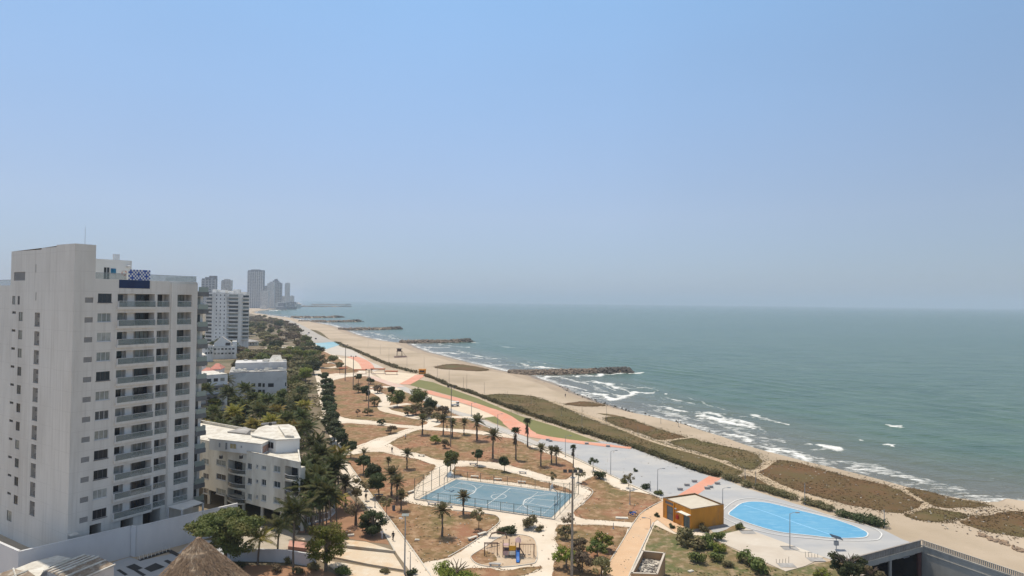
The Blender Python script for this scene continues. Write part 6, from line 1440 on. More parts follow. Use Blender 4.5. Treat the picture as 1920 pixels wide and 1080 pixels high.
# ---- rock groynes
M_rock = mat('groyne_rock', (.215, .165, .125), (.12, .10, .08), scale=.35, detail=6, rough=.95, col3=(.34, .27, .205), scale3=.5)
M_rockd = mat('dark_rock', (.085, .08, .072), (.13, .12, .105), scale=.3, detail=6, rough=.95)
ico = bmesh.new(); bmesh.ops.create_icosphere(ico, subdivisions=1, radius=1); icv = [v.co.copy() for v in ico.verts]; icf = [tuple(v.index for v in f.verts) for f in ico.faces]; ico.free()
def rocks(mb, p, s):
    sx, sy, sz = s * random.uniform(.7, 1.3), s * random.uniform(.7, 1.3), s * random.uniform(.5, .95); M_ = Matrix.Translation(p) @ Matrix.Rotation(random.uniform(0, 6), 4, 'Z') @ Matrix.Rotation(random.uniform(-.5, .5), 4, 'X')
    mb.mesh([M_ @ Vector((v.x * sx * random.uniform(.75, 1.15), v.y * sy * random.uniform(.75, 1.15), v.z * sz * random.uniform(.75, 1.15))) for v in icv], icf)
def groyne(pts, w_, h, label, s, n, tipw=1.5):
    L = smooth_line([G(x, y, SEA) for x, y in pts], 6); mb = MB(); dk_ = MB(); tot = len(L) - 1
    for k in range(n):
        t = random.random() * tot; i = int(t); p = L[i].lerp(L[i + 1], t - i); d = (L[i + 1] - L[i]).normalized(); nn = Vector((-d.y, d.x, 0)); fr_ = t / tot
        ww = w_ * (tipw if fr_ > .84 else 1) * (.6 + .4 * min(1, fr_ * 6)); q = random.uniform(-1, 1); z = SEA + (h * (1.15 if fr_ > .84 else 1)) * (1 - abs(q) ** 1.6) - s * .25
        tgt = dk_ if (fr_ > .80) else mb
        rocks(tgt, Vector((p.x + nn.x * q * ww / 2, p.y + nn.y * q * ww / 2, z)), s * random.uniform(.7, 1.25))
    core = MB()
    for i in range(tot):
        d = (L[i + 1] - L[i]).normalized(); nn = Vector((-d.y, d.x, 0)) * w_ * .3
        core.mesh([L[i] + nn * 1.5 - Vector((0, 0, 1)), L[i] + nn * .6 + Vector((0, 0, h * .8)), L[i] - nn * .6 + Vector((0, 0, h * .8)), L[i] - nn * 1.5 - Vector((0, 0, 1))] + [L[i + 1] + nn * 1.5 - Vector((0, 0, 1)), L[i + 1] + nn * .6 + Vector((0, 0, h * .8)), L[i + 1] - nn * .6 + Vector((0, 0, h * .8)), L[i + 1] - nn * 1.5 - Vector((0, 0, 1))], [(0, 4, 5, 1), (1, 5, 6, 2), (2, 6, 7, 3)])
    e_ = empty('rock_groyne', (L[0].x, L[0].y, SEA), 0, label, 'groyne')
    part('rocks', mb, M_rock, e_); part('wet_tip_rocks', dk_, M_rockd, e_); part('sand_crest', core, mat('groyne_crest', (.32, .25, .18), (.42, .34, .25), scale=.5) if 'groyne_crest' not in bpy.data.materials else bpy.data.materials['groyne_crest'], e_)
groyne([(955, 702), (985, 701.5), (1040, 700.5), (1100, 699), (1177, 697)], 12, 2.4, 'nearest brown rock groyne, the longest, ending in surf', 1.0, 1500)
groyne([(752, 643.5), (790, 642.5), (840, 642), (880, 640.5)], 14, 2.6, 'second nearest rock groyne with a dark hooked tip', 1.5, 620)
groyne([(636, 619), (670, 618.5), (710, 618), (748, 616.7)], 16, 2.8, 'third nearest rock groyne, thin and dark', 1.9, 420)
groyne([(560, 604), (600, 604), (640, 603.8), (674, 603)], 18, 3.2, 'fourth nearest rock groyne in the hazy surf', 2.4, 300)
groyne([(545, 596), (580, 596), (615, 595.8), (637, 595)], 20, 3.4, 'fifth nearest rock groyne, short and faint', 3.0, 240)
groyne([(566, 575.3), (600, 575.3), (653, 575.2)], 40, 4, 'lower of the two farthest faint groynes at the bay point', 7, 300)
groyne([(585, 571.8), (620, 571.8), (655, 571.9)], 50, 4.5, 'upper of the two farthest faint groynes, near the horizon', 9, 260)
# rocks along the water's edge
mb = MB()
Sp = [p for p in S if 205 < p.y < 330]
for k in range(110):
    p = random.choice(Sp); rocks(mb, Vector((p.x + random.uniform(-4, .5), p.y + random.uniform(-2, 2), SEA + random.uniform(.1, .7))), random.uniform(.15, .5))
tag(mb.build('shore_rocks', M_rockd), kind='stuff')
mb = MB()
for k in range(120):
    t = random.random(); L = [(1835, 1001), (1860, 1012), (1885, 1020), (1920, 1036)]; i = min(2, int(t * 3)); f_ = t * 3 - i; x = L[i][0] * (1 - f_) + L[i + 1][0] * f_; y = L[i][1] * (1 - f_) + L[i + 1][1] * f_
    p = G(x + random.uniform(-6, 6), y + random.uniform(-2, 2)); rocks(mb, p + Vector((0, 0, .1)), random.uniform(.12, .42))
tag(mb.build('beach_rubble', mat('orange_rubble', (.36, .25, .16), (.22, .17, .13), scale=.8)), kind='stuff')
mb = MB()         # litter, driftwood and small stones on the sand
for k in range(380):
    x = random.uniform(1000, 1920); t = (x - 1000) / 920; y = 735 + t * 255 + random.uniform(-30, 45)
    p = G(x, y)
    if p.y > 420: continue
    s = random.uniform(.05, .12); M_ = Matrix.Translation(p + Vector((0, 0, .05))) @ Matrix.Rotation(random.uniform(0, 3), 4, 'Z'); mb.box(-s * 2, s * 2, -s, s, 0, s, M_)
tag(mb.build('beach_debris', mat('debris', (.55, .50, .42), (.16, .12, .09), scale=.8, lo=.49, hi=.51)), kind='stuff')
mb = MB()
for k in range(420):
    x = random.uniform(640, 1220); y = random.uniform(845, 1078); p = G(x, y); s = random.uniform(.04, .10); M_ = Matrix.Translation(p + Vector((0, 0, .06))) @ Matrix.Rotation(random.uniform(0, 3), 4, 'Z'); mb.box(-s * 1.5, s * 1.5, -s, s, 0, s * .8, M_)
tag(mb.build('loose_stones', mat('pale_stone', (.58, .52, .43), (.26, .19, .13), scale=.7, lo=.49, hi=.51)), kind='stuff')

# ---- people
def person(px, py, label, shirt, trousers, az=0, prop=None, h=1.7, stride=.25):
    b = G(px, py); V = [(0, 0, .92), (0, 0, 1.15), (0, 0, 1.38), (0, 0, 1.47), (0, .01, 1.6), (0, .0, 1.7), (-.1, 0, .88), (-.11, stride, .5), (-.11, stride * 1.3 - .12, .07), (-.11, stride * 1.3 + .1, .03), (.1, 0, .88), (.11, -stride * .2, .5), (.11, -stride * 1.3, .09), (.11, -stride * 1.3 + .18, .03), (-.19, 0, 1.37), (-.25, -.08, 1.12), (-.22, .08, .9), (-.21, .12, .82), (.19, 0, 1.37), (.25, .08, 1.12), (.22, .2, .95), (.21, .25, .88)]
    E = [(0, 1), (1, 2), (2, 3), (3, 4), (4, 5), (0, 6), (6, 7), (7, 8), (8, 9), (0, 10), (10, 11), (11, 12), (12, 13), (2, 14), (14, 15), (15, 16), (16, 17), (2, 18), (18, 19), (19, 20), (20, 21)]
    rad = [.15, .13, .15, .06, .095, .07, .09, .065, .045, .04, .09, .065, .045, .04, .06, .045, .035, .035, .06, .045, .035, .035]
    me_ = bpy.data.meshes.new('person'); me_.from_pydata([(x * h / 1.75, y * h / 1.75, z * h / 1.75) for x, y, z in V], E, []); o = bpy.data.objects.new('person', me_); C.objects.link(o)
    md = o.modifiers.new('skin', 'SKIN'); me_.skin_vertices[0].use_dummy if False else None
    for i, r_ in enumerate(rad): me_.skin_vertices[0].data[i].radius = (r_, r_)
    me_.skin_vertices[0].data[0].use_root = True
    o.modifiers.new('sub', 'SUBSURF').levels = 1; o.modifiers['sub'].render_levels = 1
    dg = bpy.context.evaluated_depsgraph_get(); m2 = bpy.data.meshes.new_from_object(o.evaluated_get(dg)); bpy.data.objects.remove(o)
    for m in (mat('skin_tone', (.20, .11, .07)) if 'skin_tone' not in bpy.data.materials else bpy.data.materials['skin_tone'], shirt, trousers): m2.materials.append(m)
    for p_ in m2.polygons:
        z = p_.center.z / h * 1.75; p_.material_index = 0 if z > 1.44 or z < .07 or (abs(p_.center.x) > .2 and z < 1.1) else (1 if z > .93 else 2)
    o = bpy.data.objects.new('person', m2); C.objects.link(o); o.location = b; o.rotation_euler = (0, 0, az); tag(o, label, 'person')
    mb = MB(); mb.lathe([(.02, .0), (.10, .04), (.105, .1), (.06, .15)], (0, -.015, 1.60 * h / 1.75), 8); hr = mb.build('hair', M_black, o)
    return o
cB = mat('navy_cloth', (.02, .03, .09)); cW = mat('white_cloth', (.65, .65, .65)); cK = mat('dark_cloth', (.03, .03, .035)); cR = mat('red_cloth', (.4, .04, .03))
ps = person(686, 939, 'person in dark clothes walking up the promenade under a dark sunshade', cK, cK, .4)
mb = MB(); mb.lathe([(.55, 0), (.42, .14), (.15, .24), (.01, .27)], (0, 0, 0), 10); o = mb.build('umbrella', M_black); o.location = G(686, 939) + Vector((0, 0, 1.95)); tag(o, 'dark umbrella held over the person walking on the promenade', 'umbrella'); mb = MB(); mb.tube([(0, 0, -.9), (0, 0, .26)], .015, 5); mb.build('shaft', M_metal, o)
for px, py, lab, a, b_ in ((735, 849, 'person in dark clothes on the path above the left palm lawn', cK, cB), (760, 824, 'person in white shirt where the winding path meets the lawn', cW, cK), (669, 1008, 'person in dark clothes beside the promenade kerb', cK, cK), (1060, 745, 'person in dark clothes on the beach beyond the grass', cK, cB), (838, 806, 'person in dark clothes sitting area by the date palms', cK, cK), (1113, 890, 'person in white shirt at the edge of the grey plaza', cW, cK), (700, 694, 'person in red near the far sand court', cR, cK), (716, 1012 - 2, 'person in pale clothes on the promenade beside the sea grape bush', cW, cW), (610, 655, 'person in dark clothes on the far pale plaza', cK, cK)):
    if px in (669,): px, py = 737, 1014
    person(px, py, lab, a, b_, random.uniform(0, 3))

# ---- cars on the far road
def car_proto(m, label):
    e_ = empty('car', (0, 0, 0), 0, label, 'car', 'cars on the far coast road')
    mb = MB(); prof = [(-2.1, .35), (-2.1, .85), (-1.6, .95), (2.1, .8), (2.1, .35)]
    mb.box(-2.1, 2.1, -.85, .85, .3, .85); mb.mesh([(-1.5, -.75, .85), (1.2, -.75, .85), (.6, -.62, 1.42), (-1.1, -.62, 1.42), (-1.5, .75, .85), (1.2, .75, .85), (.6, .62, 1.42), (-1.1, .62, 1.42)], [(0, 1, 2, 3), (5, 4, 7, 6), (3, 2, 6, 7), (1, 5, 6, 2), (4, 0, 3, 7)]); mb.build('body', m, e_)
    for xx in (-1.3, 1.3):
        for yy in (-.86, .74): mb = MB(); mb.tube([(xx, yy, .32), (xx, yy + .12, .32)], .32, 8); mb.build('wheel', M_black, e_)
    return e_
cols = [mat('car_dark', (.03, .03, .035), rough=.3), mat('car_white', (.7, .7, .7), rough=.3), mat('car_red', (.35, .03, .03), rough=.3)]
ca = [(592, 636, 0), (577, 627, 1), (579, 625, 0), (561, 617, 0), (559, 614, 2), (545, 608, 0), (538, 604, 1), (569, 620, 0), (552, 612, 0)]
pr_ = [car_proto(cols[i], '%s car on the pale coast road towards the skyline' % n) for i, n in enumerate(('dark', 'white', 'red'))]
for i in range(3):
    q = [c for c in ca if c[2] == i]
    for j, (px, py, _) in enumerate(q):
        o = pr_[i] if j == 0 else copy_tree(pr_[i]); o.location = G(px, py, .1); o.rotation_euler = (0, 0, 2.0)
# ------------------------------------------------------------------ vegetation
def leafmat(name, c, c2, ov=.25, sc=.9, c3=None):
    m = mat(name, c, c2, scale=sc, detail=5, rough=.62, spec=.3, objvar=ov, col3=c3, scale3=.35)
    t = m.node_tree; b = t.nodes['Principled BSDF']; out = t.nodes['Material Output']
    tr = t.nodes.new('ShaderNodeBsdfTranslucent'); mxs = t.nodes.new('ShaderNodeMixShader'); mxs.inputs[0].default_value = .30
    for l_ in b.inputs['Base Color'].links: t.links.new(l_.from_socket, tr.inputs[0])
    t.links.new(b.outputs[0], mxs.inputs[1]); t.links.new(tr.outputs[0], mxs.inputs[2]); t.links.new(mxs.outputs[0], out.inputs['Surface'])
    return m
M_lf = leafmat('leaf_green', (0.100, 0.135, 0.034), (0.160, 0.185, 0.050), c3=(0.205, 0.190, 0.060))
M_lfd = leafmat('leaf_dark', (0.040, 0.062, 0.022), (0.068, 0.092, 0.032), c3=(0.090, 0.100, 0.036))
M_lfb = leafmat('leaf_bright', (0.147, 0.195, 0.027), (0.209, 0.225, 0.037), c3=(0.264, 0.240, 0.050))
M_lfo = leafmat('leaf_olive', (0.150, 0.140, 0.062), (0.205, 0.178, 0.085), c3=(0.255, 0.205, 0.105))
M_dry = leafmat('dry_scrub', (0.155, 0.111, 0.069), (0.216, 0.163, 0.106), c3=(0.121, 0.104, 0.050))
M_palm = leafmat('palm_green', (0.050, 0.070, 0.022), (0.085, 0.102, 0.034), c3=(0.140, 0.130, 0.045), sc=1.5)
M_palmy = leafmat('palm_yellow', (0.186, 0.188, 0.037), (0.295, 0.240, 0.056), c3=(0.341, 0.240, 0.075), sc=1.2)
M_date = leafmat('date_palm_green', (0.093, 0.099, 0.040), (0.147, 0.143, 0.062), c3=(0.202, 0.165, 0.075), sc=1.5)
M_skirt = mat('dead_fronds', (.09, .062, .04), (.15, .11, .07), scale=2, rough=1)
M_bark = mat('bark', (.13, .10, .075), (.19, .15, .11), scale=2, detail=6, rough=1, objvar=.2)
M_pbark = mat('palm_bark', (.13, .105, .085), (.20, .165, .13), scale=3, detail=5, rough=1, stretch=(1, 1, 4))

def leaf_cloud(mb, clumps, n, ls, seed=0, flat=.5, shell=.75, leafy=1.6):
    r_ = np.random.default_rng(seed); tot = sum(c[3] ** 2 for c in clumps)
    for cx, cy, cz, cr, cf in clumps:
        k = max(3, int(n * cr * cr / tot))
        d = r_.normal(size=(k, 3)); d /= np.linalg.norm(d, axis=1)[:, None] + 1e-6
        rad = cr * (shell + (1.08 - shell) * r_.random(k)) * (1 + .15 * r_.normal(size=k))
        p = d * rad[:, None]; p[:, 2] *= cf
        nrm = d + r_.normal(size=(k, 3)) * .55 + np.array([0, 0, flat]); nrm /= np.linalg.norm(nrm, axis=1)[:, None]
        a = np.cross(nrm, r_.normal(size=(k, 3))); a /= np.linalg.norm(a, axis=1)[:, None] + 1e-6; b = np.cross(nrm, a)
        s = ls * (.6 + .8 * r_.random(k)); c0 = p + np.array([cx, cy, cz])
        q = np.stack([c0 - a * s[:, None] * leafy * .5, c0 + b * s[:, None] * .45, c0 + a * s[:, None] * leafy * .5, c0 - b * s[:, None] * .45], 1).reshape(-1, 3)
        base = len(mb.v); mb.v += [tuple(v) for v in q]; mb.f += [(base + 4 * i, base + 4 * i + 1, base + 4 * i + 2, base + 4 * i + 3) for i in range(k)]; mb.m += [0] * k
def trunk_mesh(H_, r, lean=(0, 0), limbs=6, spread=2.5, seed=0, zb=.45, ztop=None):
    r_ = random.Random(seed); mb = MB(); ztop = ztop or H_; T = Vector((lean[0] * .5, lean[1] * .5, H_ * zb))
    mb.tube([(0, 0, -.1), (lean[0] * .15, lean[1] * .15, H_ * zb * .5), T], r, 8, r * .7)
    for k in range(limbs):
        a = 2 * math.pi * k / limbs + r_.uniform(-.4, .4); e_ = Vector((lean[0] + math.cos(a) * spread * r_.uniform(.6, 1), lean[1] + math.sin(a) * spread * r_.uniform(.6, 1), ztop * r_.uniform(.72, .95))); m_ = T.lerp(e_, .5) + Vector((0, 0, H_ * .06))
        mb.tube([T - Vector((0, 0, .05)), m_, e_], r * .5, 6, r * .12)
        e2 = m_ + Vector((math.cos(a + .9), math.sin(a + .9), .9)) * spread * .35; mb.tube([m_, e2], r * .25, 5, r * .08)
    return mb
def tree_data(nm, H_, rx, n, ls, nc=16, seed=0, zc=.68, flat=.62, lean=(0, 0), rt_=.18, clr=.36, cflat=.75, shell=.7):
    r_ = random.Random(seed * 13 + 5); cl = []
    rz = H_ * (1 - zc) * 1.0
    for k in range(nc):
        for _ in range(20):
            x, y, z = r_.uniform(-1, 1), r_.uniform(-1, 1), r_.uniform(-1, 1)
            if .25 < x * x + y * y + z * z < 1: break
        cr = rx * clr * r_.uniform(.65, 1.25)
        cl.append((lean[0] + x * (rx - cr * .6), lean[1] + y * (rx - cr * .6), H_ * zc + z * (rz - cr * cflat * .5), cr, cflat))
    mb = MB(); leaf_cloud(mb, cl, n, ls, seed, flat=.5, shell=shell)
    return trunk_mesh(H_, rt_, lean, 6, rx * .7, seed).data(nm + '_trunk'), mb.data(nm + '_crown')
TP = {
 'round': [tree_data('round', 6, 2.6, 1900, .34, 14, s, lean=(-.4, 0)) for s in (1, 2, 3)],
 'broad': [tree_data('broad', 7.5, 4.6, 2600, .44, 20, s, zc=.64, lean=(-.6, .2)) for s in (4, 5, 6)],
 'scrub': [tree_data('scrub', 4.2, 2.6, 1000, .34, 14, s, zc=.55, clr=.33, shell=.5) for s in (7, 8)],
 'sparse': [tree_data('sparse', 4.5, 2.0, 420, .28, 10, s, zc=.7, clr=.3, rt_=.09, shell=.4) for s in (9, 10)],
}
def bush_data(nm, H_, rx, n, ls, nc, seed, tall=1):
    r_ = random.Random(seed); cl = []
    for k in range(nc):
        a = r_.uniform(0, 6.28); d = rx * math.sqrt(r_.random()) * .75; cr = rx * r_.uniform(.28, .5); cl.append((d * math.cos(a), d * math.sin(a), H_ * r_.uniform(.25, .72), cr, .8 * tall))
    mb = MB(); leaf_cloud(mb, cl, n, ls, seed, shell=.55)
    sm = MB()
    for k in range(6): a = r_.uniform(0, 6.28); sm.tube([(0, 0, -.05), (rx * .3 * math.cos(a), rx * .3 * math.sin(a), H_ * .35), (rx * .6 * math.cos(a), rx * .6 * math.sin(a), H_ * .7)], .05, 5, .015)
    return sm.data(nm + '_stem'), mb.data(nm + '_crown')
BP = {'bush': [bush_data('bush', 1.7, 1.4, 620, .22, 9, s) for s in (1, 2, 3)], 'agave': [], 'low': [bush_data('lowb', 1.0, 1.1, 360, .18, 7, s) for s in (4, 5)]}
def frond(mb, az, el, L, droop, wind, lw, nl, wdt, bend=0, seed=0, vshape=.5, r_=None):
    """feather frond: rachis and leaflets"""
    N = 9; p = Vector((0, 0, 0)); d = Vector((math.cos(az) * math.cos(el), math.sin(az) * math.cos(el), math.sin(el))); pts = [p.copy()]; ds = []
    for i in range(N):
        t = (i + 1) / N; d = (d + Vector((wind[0] * t, wind[1] * t, -droop * t))).normalized(); p = p + d * L / N; pts.append(p.copy()); ds.append(d.copy())
    mb.tube(pts, .045, 4, .01, cap=False)
    for k in range(nl):
        t = .10 + .88 * k / nl; i = min(N - 1, int(t * N)); f_ = t * N - i; q = pts[i].lerp(pts[i + 1], f_); dd = ds[i]
        s = dd.cross(Vector((0, 0, 1)));
        if s.length < .05: s = Vector((1, 0, 0))
        s.normalize(); u = s.cross(dd).normalized(); ll = lw * math.sin(math.pi * min(.98, t * .8 + .18)) ** .7 * r_.uniform(.8, 1.15)
        for sg in (-1, 1):
            e_ = (s * sg * .85 + dd * .45 - u * 0 + Vector((wind[0] * .9, wind[1] * .9, -vshape))).normalized() * ll; w_ = dd * wdt
            m_ = q + e_ * .55 + Vector((0, 0, ll * .08)); mb.poly([q - w_ * .5, m_ - w_ * .5, q + e_, m_ + w_ * .5])
def palm_data(nm, H_, n, L, droop, wind, lw, nl, wdt, seed, elr=(-.5, 1.25), rt_=.16, bendx=0, skirt=0, vshape=.5, dead=3):
    r_ = random.Random(seed); tr = MB(); path = [(bendx * t * t + r_.uniform(-.05, .05), 0.05 * math.sin(t * 5), -.1 + (H_ + .1) * t) for t in np.linspace(0, 1, 7)]
    tr.tube(path, rt_ * 1.25, 8, rt_ * .75); top = Vector(path[-1]); cr = MB()
    for k in range(n):
        az = k * 2.39996 + r_.uniform(-.2, .2); t = (k + .5) / n; el = elr[0] + (elr[1] - elr[0]) * t
        q = MB(); frond(q, az, el, L * r_.uniform(.8, 1.08) * (1 if t < .8 else .8), droop * r_.uniform(.7, 1.2), wind, lw, nl, wdt, r_=r_, vshape=vshape)
        cr.mesh([Vector(v) + top for v in q.v], q.f)
    sk = None
    if skirt or dead:
        sk = MB()
        for k in range(int(skirt * 26) + dead * 4):
            a = r_.uniform(0, 6.28); z = H_ - r_.uniform(.1, max(.5, skirt)); rr = rt_ * r_.uniform(1.0, 2.6); base = Vector((top.x * z / H_, 0, z)); e_ = Vector((math.cos(a) * rr * 2.2 + wind[0], math.sin(a) * rr * 2.2, -r_.uniform(.5, 1.1) * (1.2 if skirt else 1))); s = Vector((-math.sin(a), math.cos(a), 0)) * .13
            sk.poly([base - s * .4, base + e_ * .6 - s, base + e_, base + e_ * .6 + s])
    return tr.data(nm + '_trunk'), cr.data(nm + '_crown'), sk.data(nm + '_skirt') if sk else None
W = (-.10, -.02)
PP_ = {
 'coco': [palm_data('coco', 10, 24, 4.3, .17, (-.055, -.01), 1.1, 26, .17, s, bendx=-.8 + .5 * (s % 3)) for s in (1, 2, 3, 4)],
 'cocolow': [palm_data('cocolow', 5.5, 18, 3.7, .20, (-.02, 0), .95, 22, .13, s, elr=(-.3, 1.3), bendx=.4) for s in (5, 6)],
 'date': [palm_data('date', 3.9, 26, 2.1, .10, (-.03, 0), .55, 22, .10, s, elr=(-.2, 1.35), rt_=.2, vshape=.05, dead=5) for s in (7, 8, 9)],
 'datebig': [palm_data('datebig', 5.6, 28, 2.6, .13, (-.06, 0), .6, 22, .11, s, elr=(-.4, 1.3), rt_=.22, vshape=.1, dead=6) for s in (10, 11)],
 'fan': [palm_data('fan', 6.8, 20, 1.25, .10, (-.22, -.02), .75, 9, .16, s, elr=(-.5, 1.2), rt_=.17, skirt=2.6, vshape=.2) for s in (12, 13)],
 'young': [palm_data('young', 1.0, 14, 1.5, .12, (-.04, 0), .4, 14, .07, s, elr=(.1, 1.4), rt_=.2, vshape=.05, dead=3) for s in (14, 15)],
}
HN = {'coco': 10, 'cocolow': 5.5, 'date': 3.9, 'datebig': 5.6, 'fan': 6.8, 'young': 1.0, 'round': 6, 'broad': 7.5, 'scrub': 4.2, 'sparse': 4.5, 'bush': 1.7, 'low': 1.0}
def fresh(me, m):
    if not me.materials: me.materials.append(m)
    return me
_mc = {}
def meshmat(me, m):
    k = (me.name, m.name)
    if k not in _mc: q = me.copy(); q.materials.clear(); q.materials.append(m); _mc[k] = q
    return _mc[k]
def plant(kind, loc, hgt, label, m, name, cat, group=None, wide=1.0, k=None, az=None):
    loc = Vector(loc); s = hgt / HN[kind]
    src = PP_ if kind in PP_ else (TP if kind in TP else BP)
    P = src[kind]; d = P[random.randrange(len(P)) if k is None else k % len(P)]
    e_ = empty(name, loc, 0, label, cat, group); rz = az if az is not None else (random.uniform(-.5, .5) if kind in PP_ else random.uniform(0, 6.28))
    def ch(nm_, me, mm):
        o = bpy.data.objects.new(nm_, meshmat(me, mm)); C.objects.link(o); o.parent = e_; o.rotation_euler = (0, 0, rz); o.scale = (s * wide, s * wide, s); return o
    if kind in PP_:
        ch('trunk', d[0], M_pbark); ch('crown', d[1], m)
        if d[2]: ch('dead_fronds', d[2], M_skirt)
    else: ch('trunk' if kind in TP else 'stem', d[0], M_bark); ch('crown' if kind in TP else 'foliage', d[1], m)
    return e_
def at_crown(cx, cy, h): p = G(cx, cy, h); return Vector((p.x, p.y, 0))

# --- coconut palms: crown centre pixel, height, label
coco = [(559, 878, 9.5, 'coconut palm standing against the right end of the cream block'), (597, 830, 10, 'coconut palm with dark crown behind the cream block, touching the promenade'), (629, 868, 9, 'coconut palm crown overhanging the promenade right of the cream block'),
 (586, 905, 8.5, 'coconut palm in the tight cluster right of the cream block, upper left of it'), (607, 915, 8.5, 'coconut palm in the middle of the tight cluster right of the cream block'), (622, 925, 8, 'coconut palm on the right side of the tight cluster by the promenade'), (590, 938, 7, 'coconut palm lowest of the tight cluster right of the cream block'), (602, 890, 9, 'coconut palm at the top of the tight cluster right of the cream block'), (575, 915, 8, 'coconut palm at the left side of the tight cluster, beside the cream wall'),
 (551, 958, 9.5, 'tall coconut palm in front of the cream block, hanging fronds, trunk over the garden wall'), (421, 712, 11, 'large windswept coconut palm in front of the white terraced wing'), (388, 729, 10, 'windswept coconut palm at the edge of the big tower'), (461, 728, 10, 'coconut palm in front of the windows of the grey-white block'), (507, 750, 10, 'coconut palm before the right end of the grey-white block'), (433, 735, 10, 'coconut palm right of the large windswept one'), (570, 780, 9, 'coconut palm leaning over the upper end of the pale promenade')]
for cx, cy, h, lab in coco: plant('coco', at_crown(cx, cy, h), h, lab, M_palm, 'coconut_palm', 'palm tree', wide=1.0)
GR = 'coconut palms in the dense grove'
for cx, cy, h in ((592, 868, 8), (612, 895, 7), (585, 925, 6.5), (600, 928, 7), (613, 938, 6), (632, 935, 6), (578, 895, 7), (620, 880, 8), (606, 850, 9), (635, 850, 8)):
    plant('coco', at_crown(cx, cy, h), h, 'coconut palm packed in the tight cluster between the cream block and the promenade', M_palm if random.random() < .7 else M_palmy, 'coconut_palm', 'palm tree', 'coconut palms of the tight cluster', wide=random.uniform(1, 1.2))
for cx, cy, h in ((438, 772, 9), (464, 762, 9), (487, 770, 10), (519, 770, 9), (513, 790, 9), (540, 784, 9), (409, 788, 9), (420, 800, 9), (452, 790, 8), (480, 796, 8), (395, 800, 8), (500, 800, 7), (535, 800, 8), (558, 800, 8), (556, 772, 9), (475, 745, 9), (530, 755, 8), (446, 752, 8), (572, 760, 8), (576, 800, 9), (402, 770, 8), (430, 785, 7), (562, 750, 8), (568, 735, 8)):
    plant('coco', at_crown(cx, cy, h), h, 'coconut palm in the dense grove between the grey-white block and the cream block', M_palm if random.random() < .68 else M_palmy, 'coconut_palm', 'palm tree', GR, wide=random.uniform(.9, 1.15))
plant('cocolow', at_crown(484, 1008, 4.3), 4.3, 'squat yellowing coconut palm at the bottom, between the almond tree and the garden wall', M_palmy, 'coconut_palm', 'palm tree', k=0, wide=1.15)
plant('cocolow', at_crown(521, 985, 5.5), 5.5, 'shaggy coconut palm between the yellowing palm and the tall one', M_palm, 'coconut_palm', 'palm tree', k=1, wide=.9)
plant('datebig', at_crown(648, 905, 5.5), 5.5, 'date palm beside the promenade, right of the coconut cluster', M_date, 'date_palm', 'palm tree')
for cx, cy, h, lab in ((402, 645, 9, 'dark palm nearest the tower in the clump left of the gabled house'), (411, 640, 9, 'dark palm in the middle of the clump behind the gabled house'), (430, 642, 9, 'dark palm behind the gable ridge'), (440, 646, 9, 'dark palm at the right end of the gabled house roof'), (381, 632, 9, 'dark palm between the big tower and the white tower block'), (393, 655, 8, 'dark palm above the small white house at the tower edge')):
    plant('coco', at_crown(cx, cy, h), h, lab, M_lfd, 'coconut_palm', 'palm tree', wide=1.2)
# --- park palms: base pixel, top pixel
pk = [('fan', 967, 862, 800, 'fan palm with thick dead skirt, left of the two tallest park palms'), ('fan', 989, 838, 783, 'tallest fan palm with dead skirt standing at the bend of the coral path'), ('fan', 1075, 876, 833, 'wind-bent slim fan palm at the corner of the grey plaza'),
 ('datebig', 924, 860, 806, 'bushy date palm standing alone left of the skirted fan palms'), ('date', 894, 826, 780, 'date palm left of the small turf triangle'), ('datebig', 831, 816, 778, 'left date palm of the row above the straight path'), ('date', 848, 820, 786, 'date palm behind the floodlight mast, carrying an orange dead skirt'), ('date', 870, 815, 786, 'small date palm in the row, right of the floodlight mast'), ('date', 792, 815, 778, 'date palm where the winding paths meet'),
 ('datebig', 1014, 874, 833, 'leaning ragged date palm, left one of the three near the grey plaza'), ('date', 1034, 869, 838, 'middle date palm of the three near the grey plaza'), ('date', 1043, 871, 839, 'right date palm of the three near the grey plaza'),
 ('date', 869, 965, 922, 'date palm standing in front of the blue court'), ('datebig', 829, 1006, 945, 'large date palm with drooping dead fronds in the left lawn'), ('date', 752, 957, 920, 'date palm left of the blue court corner'), ('date', 734, 929, 878, 'dark date palm behind the three round trees, right side'), ('date', 744, 940, 893, 'slim date palm between the round trees and the court'), ('date', 763, 879, 843, 'dry date palm beside the path above the court'), ('date', 728, 880, 858, 'small palm near the top of the left palm lawn'), ('young', 682, 858, 840, 'young stemless palm at the path corner by the promenade'),
 ('date', 736, 905, 885, 'half hidden date palm behind the row of dark round trees')]
for kd, bx, by, ty, lab in pk:
    b = G(bx, by); h = zat(bx, ty, b); tr_ = h / (HN[kd] + {'fan': .9, 'date': 1.1, 'datebig': 1.3, 'young': 1.0}[kd]) * HN[kd]
    plant(kd, b, tr_, lab, M_date if kd != 'fan' else M_lfd, 'fan_palm' if kd == 'fan' else 'date_palm', 'palm tree')
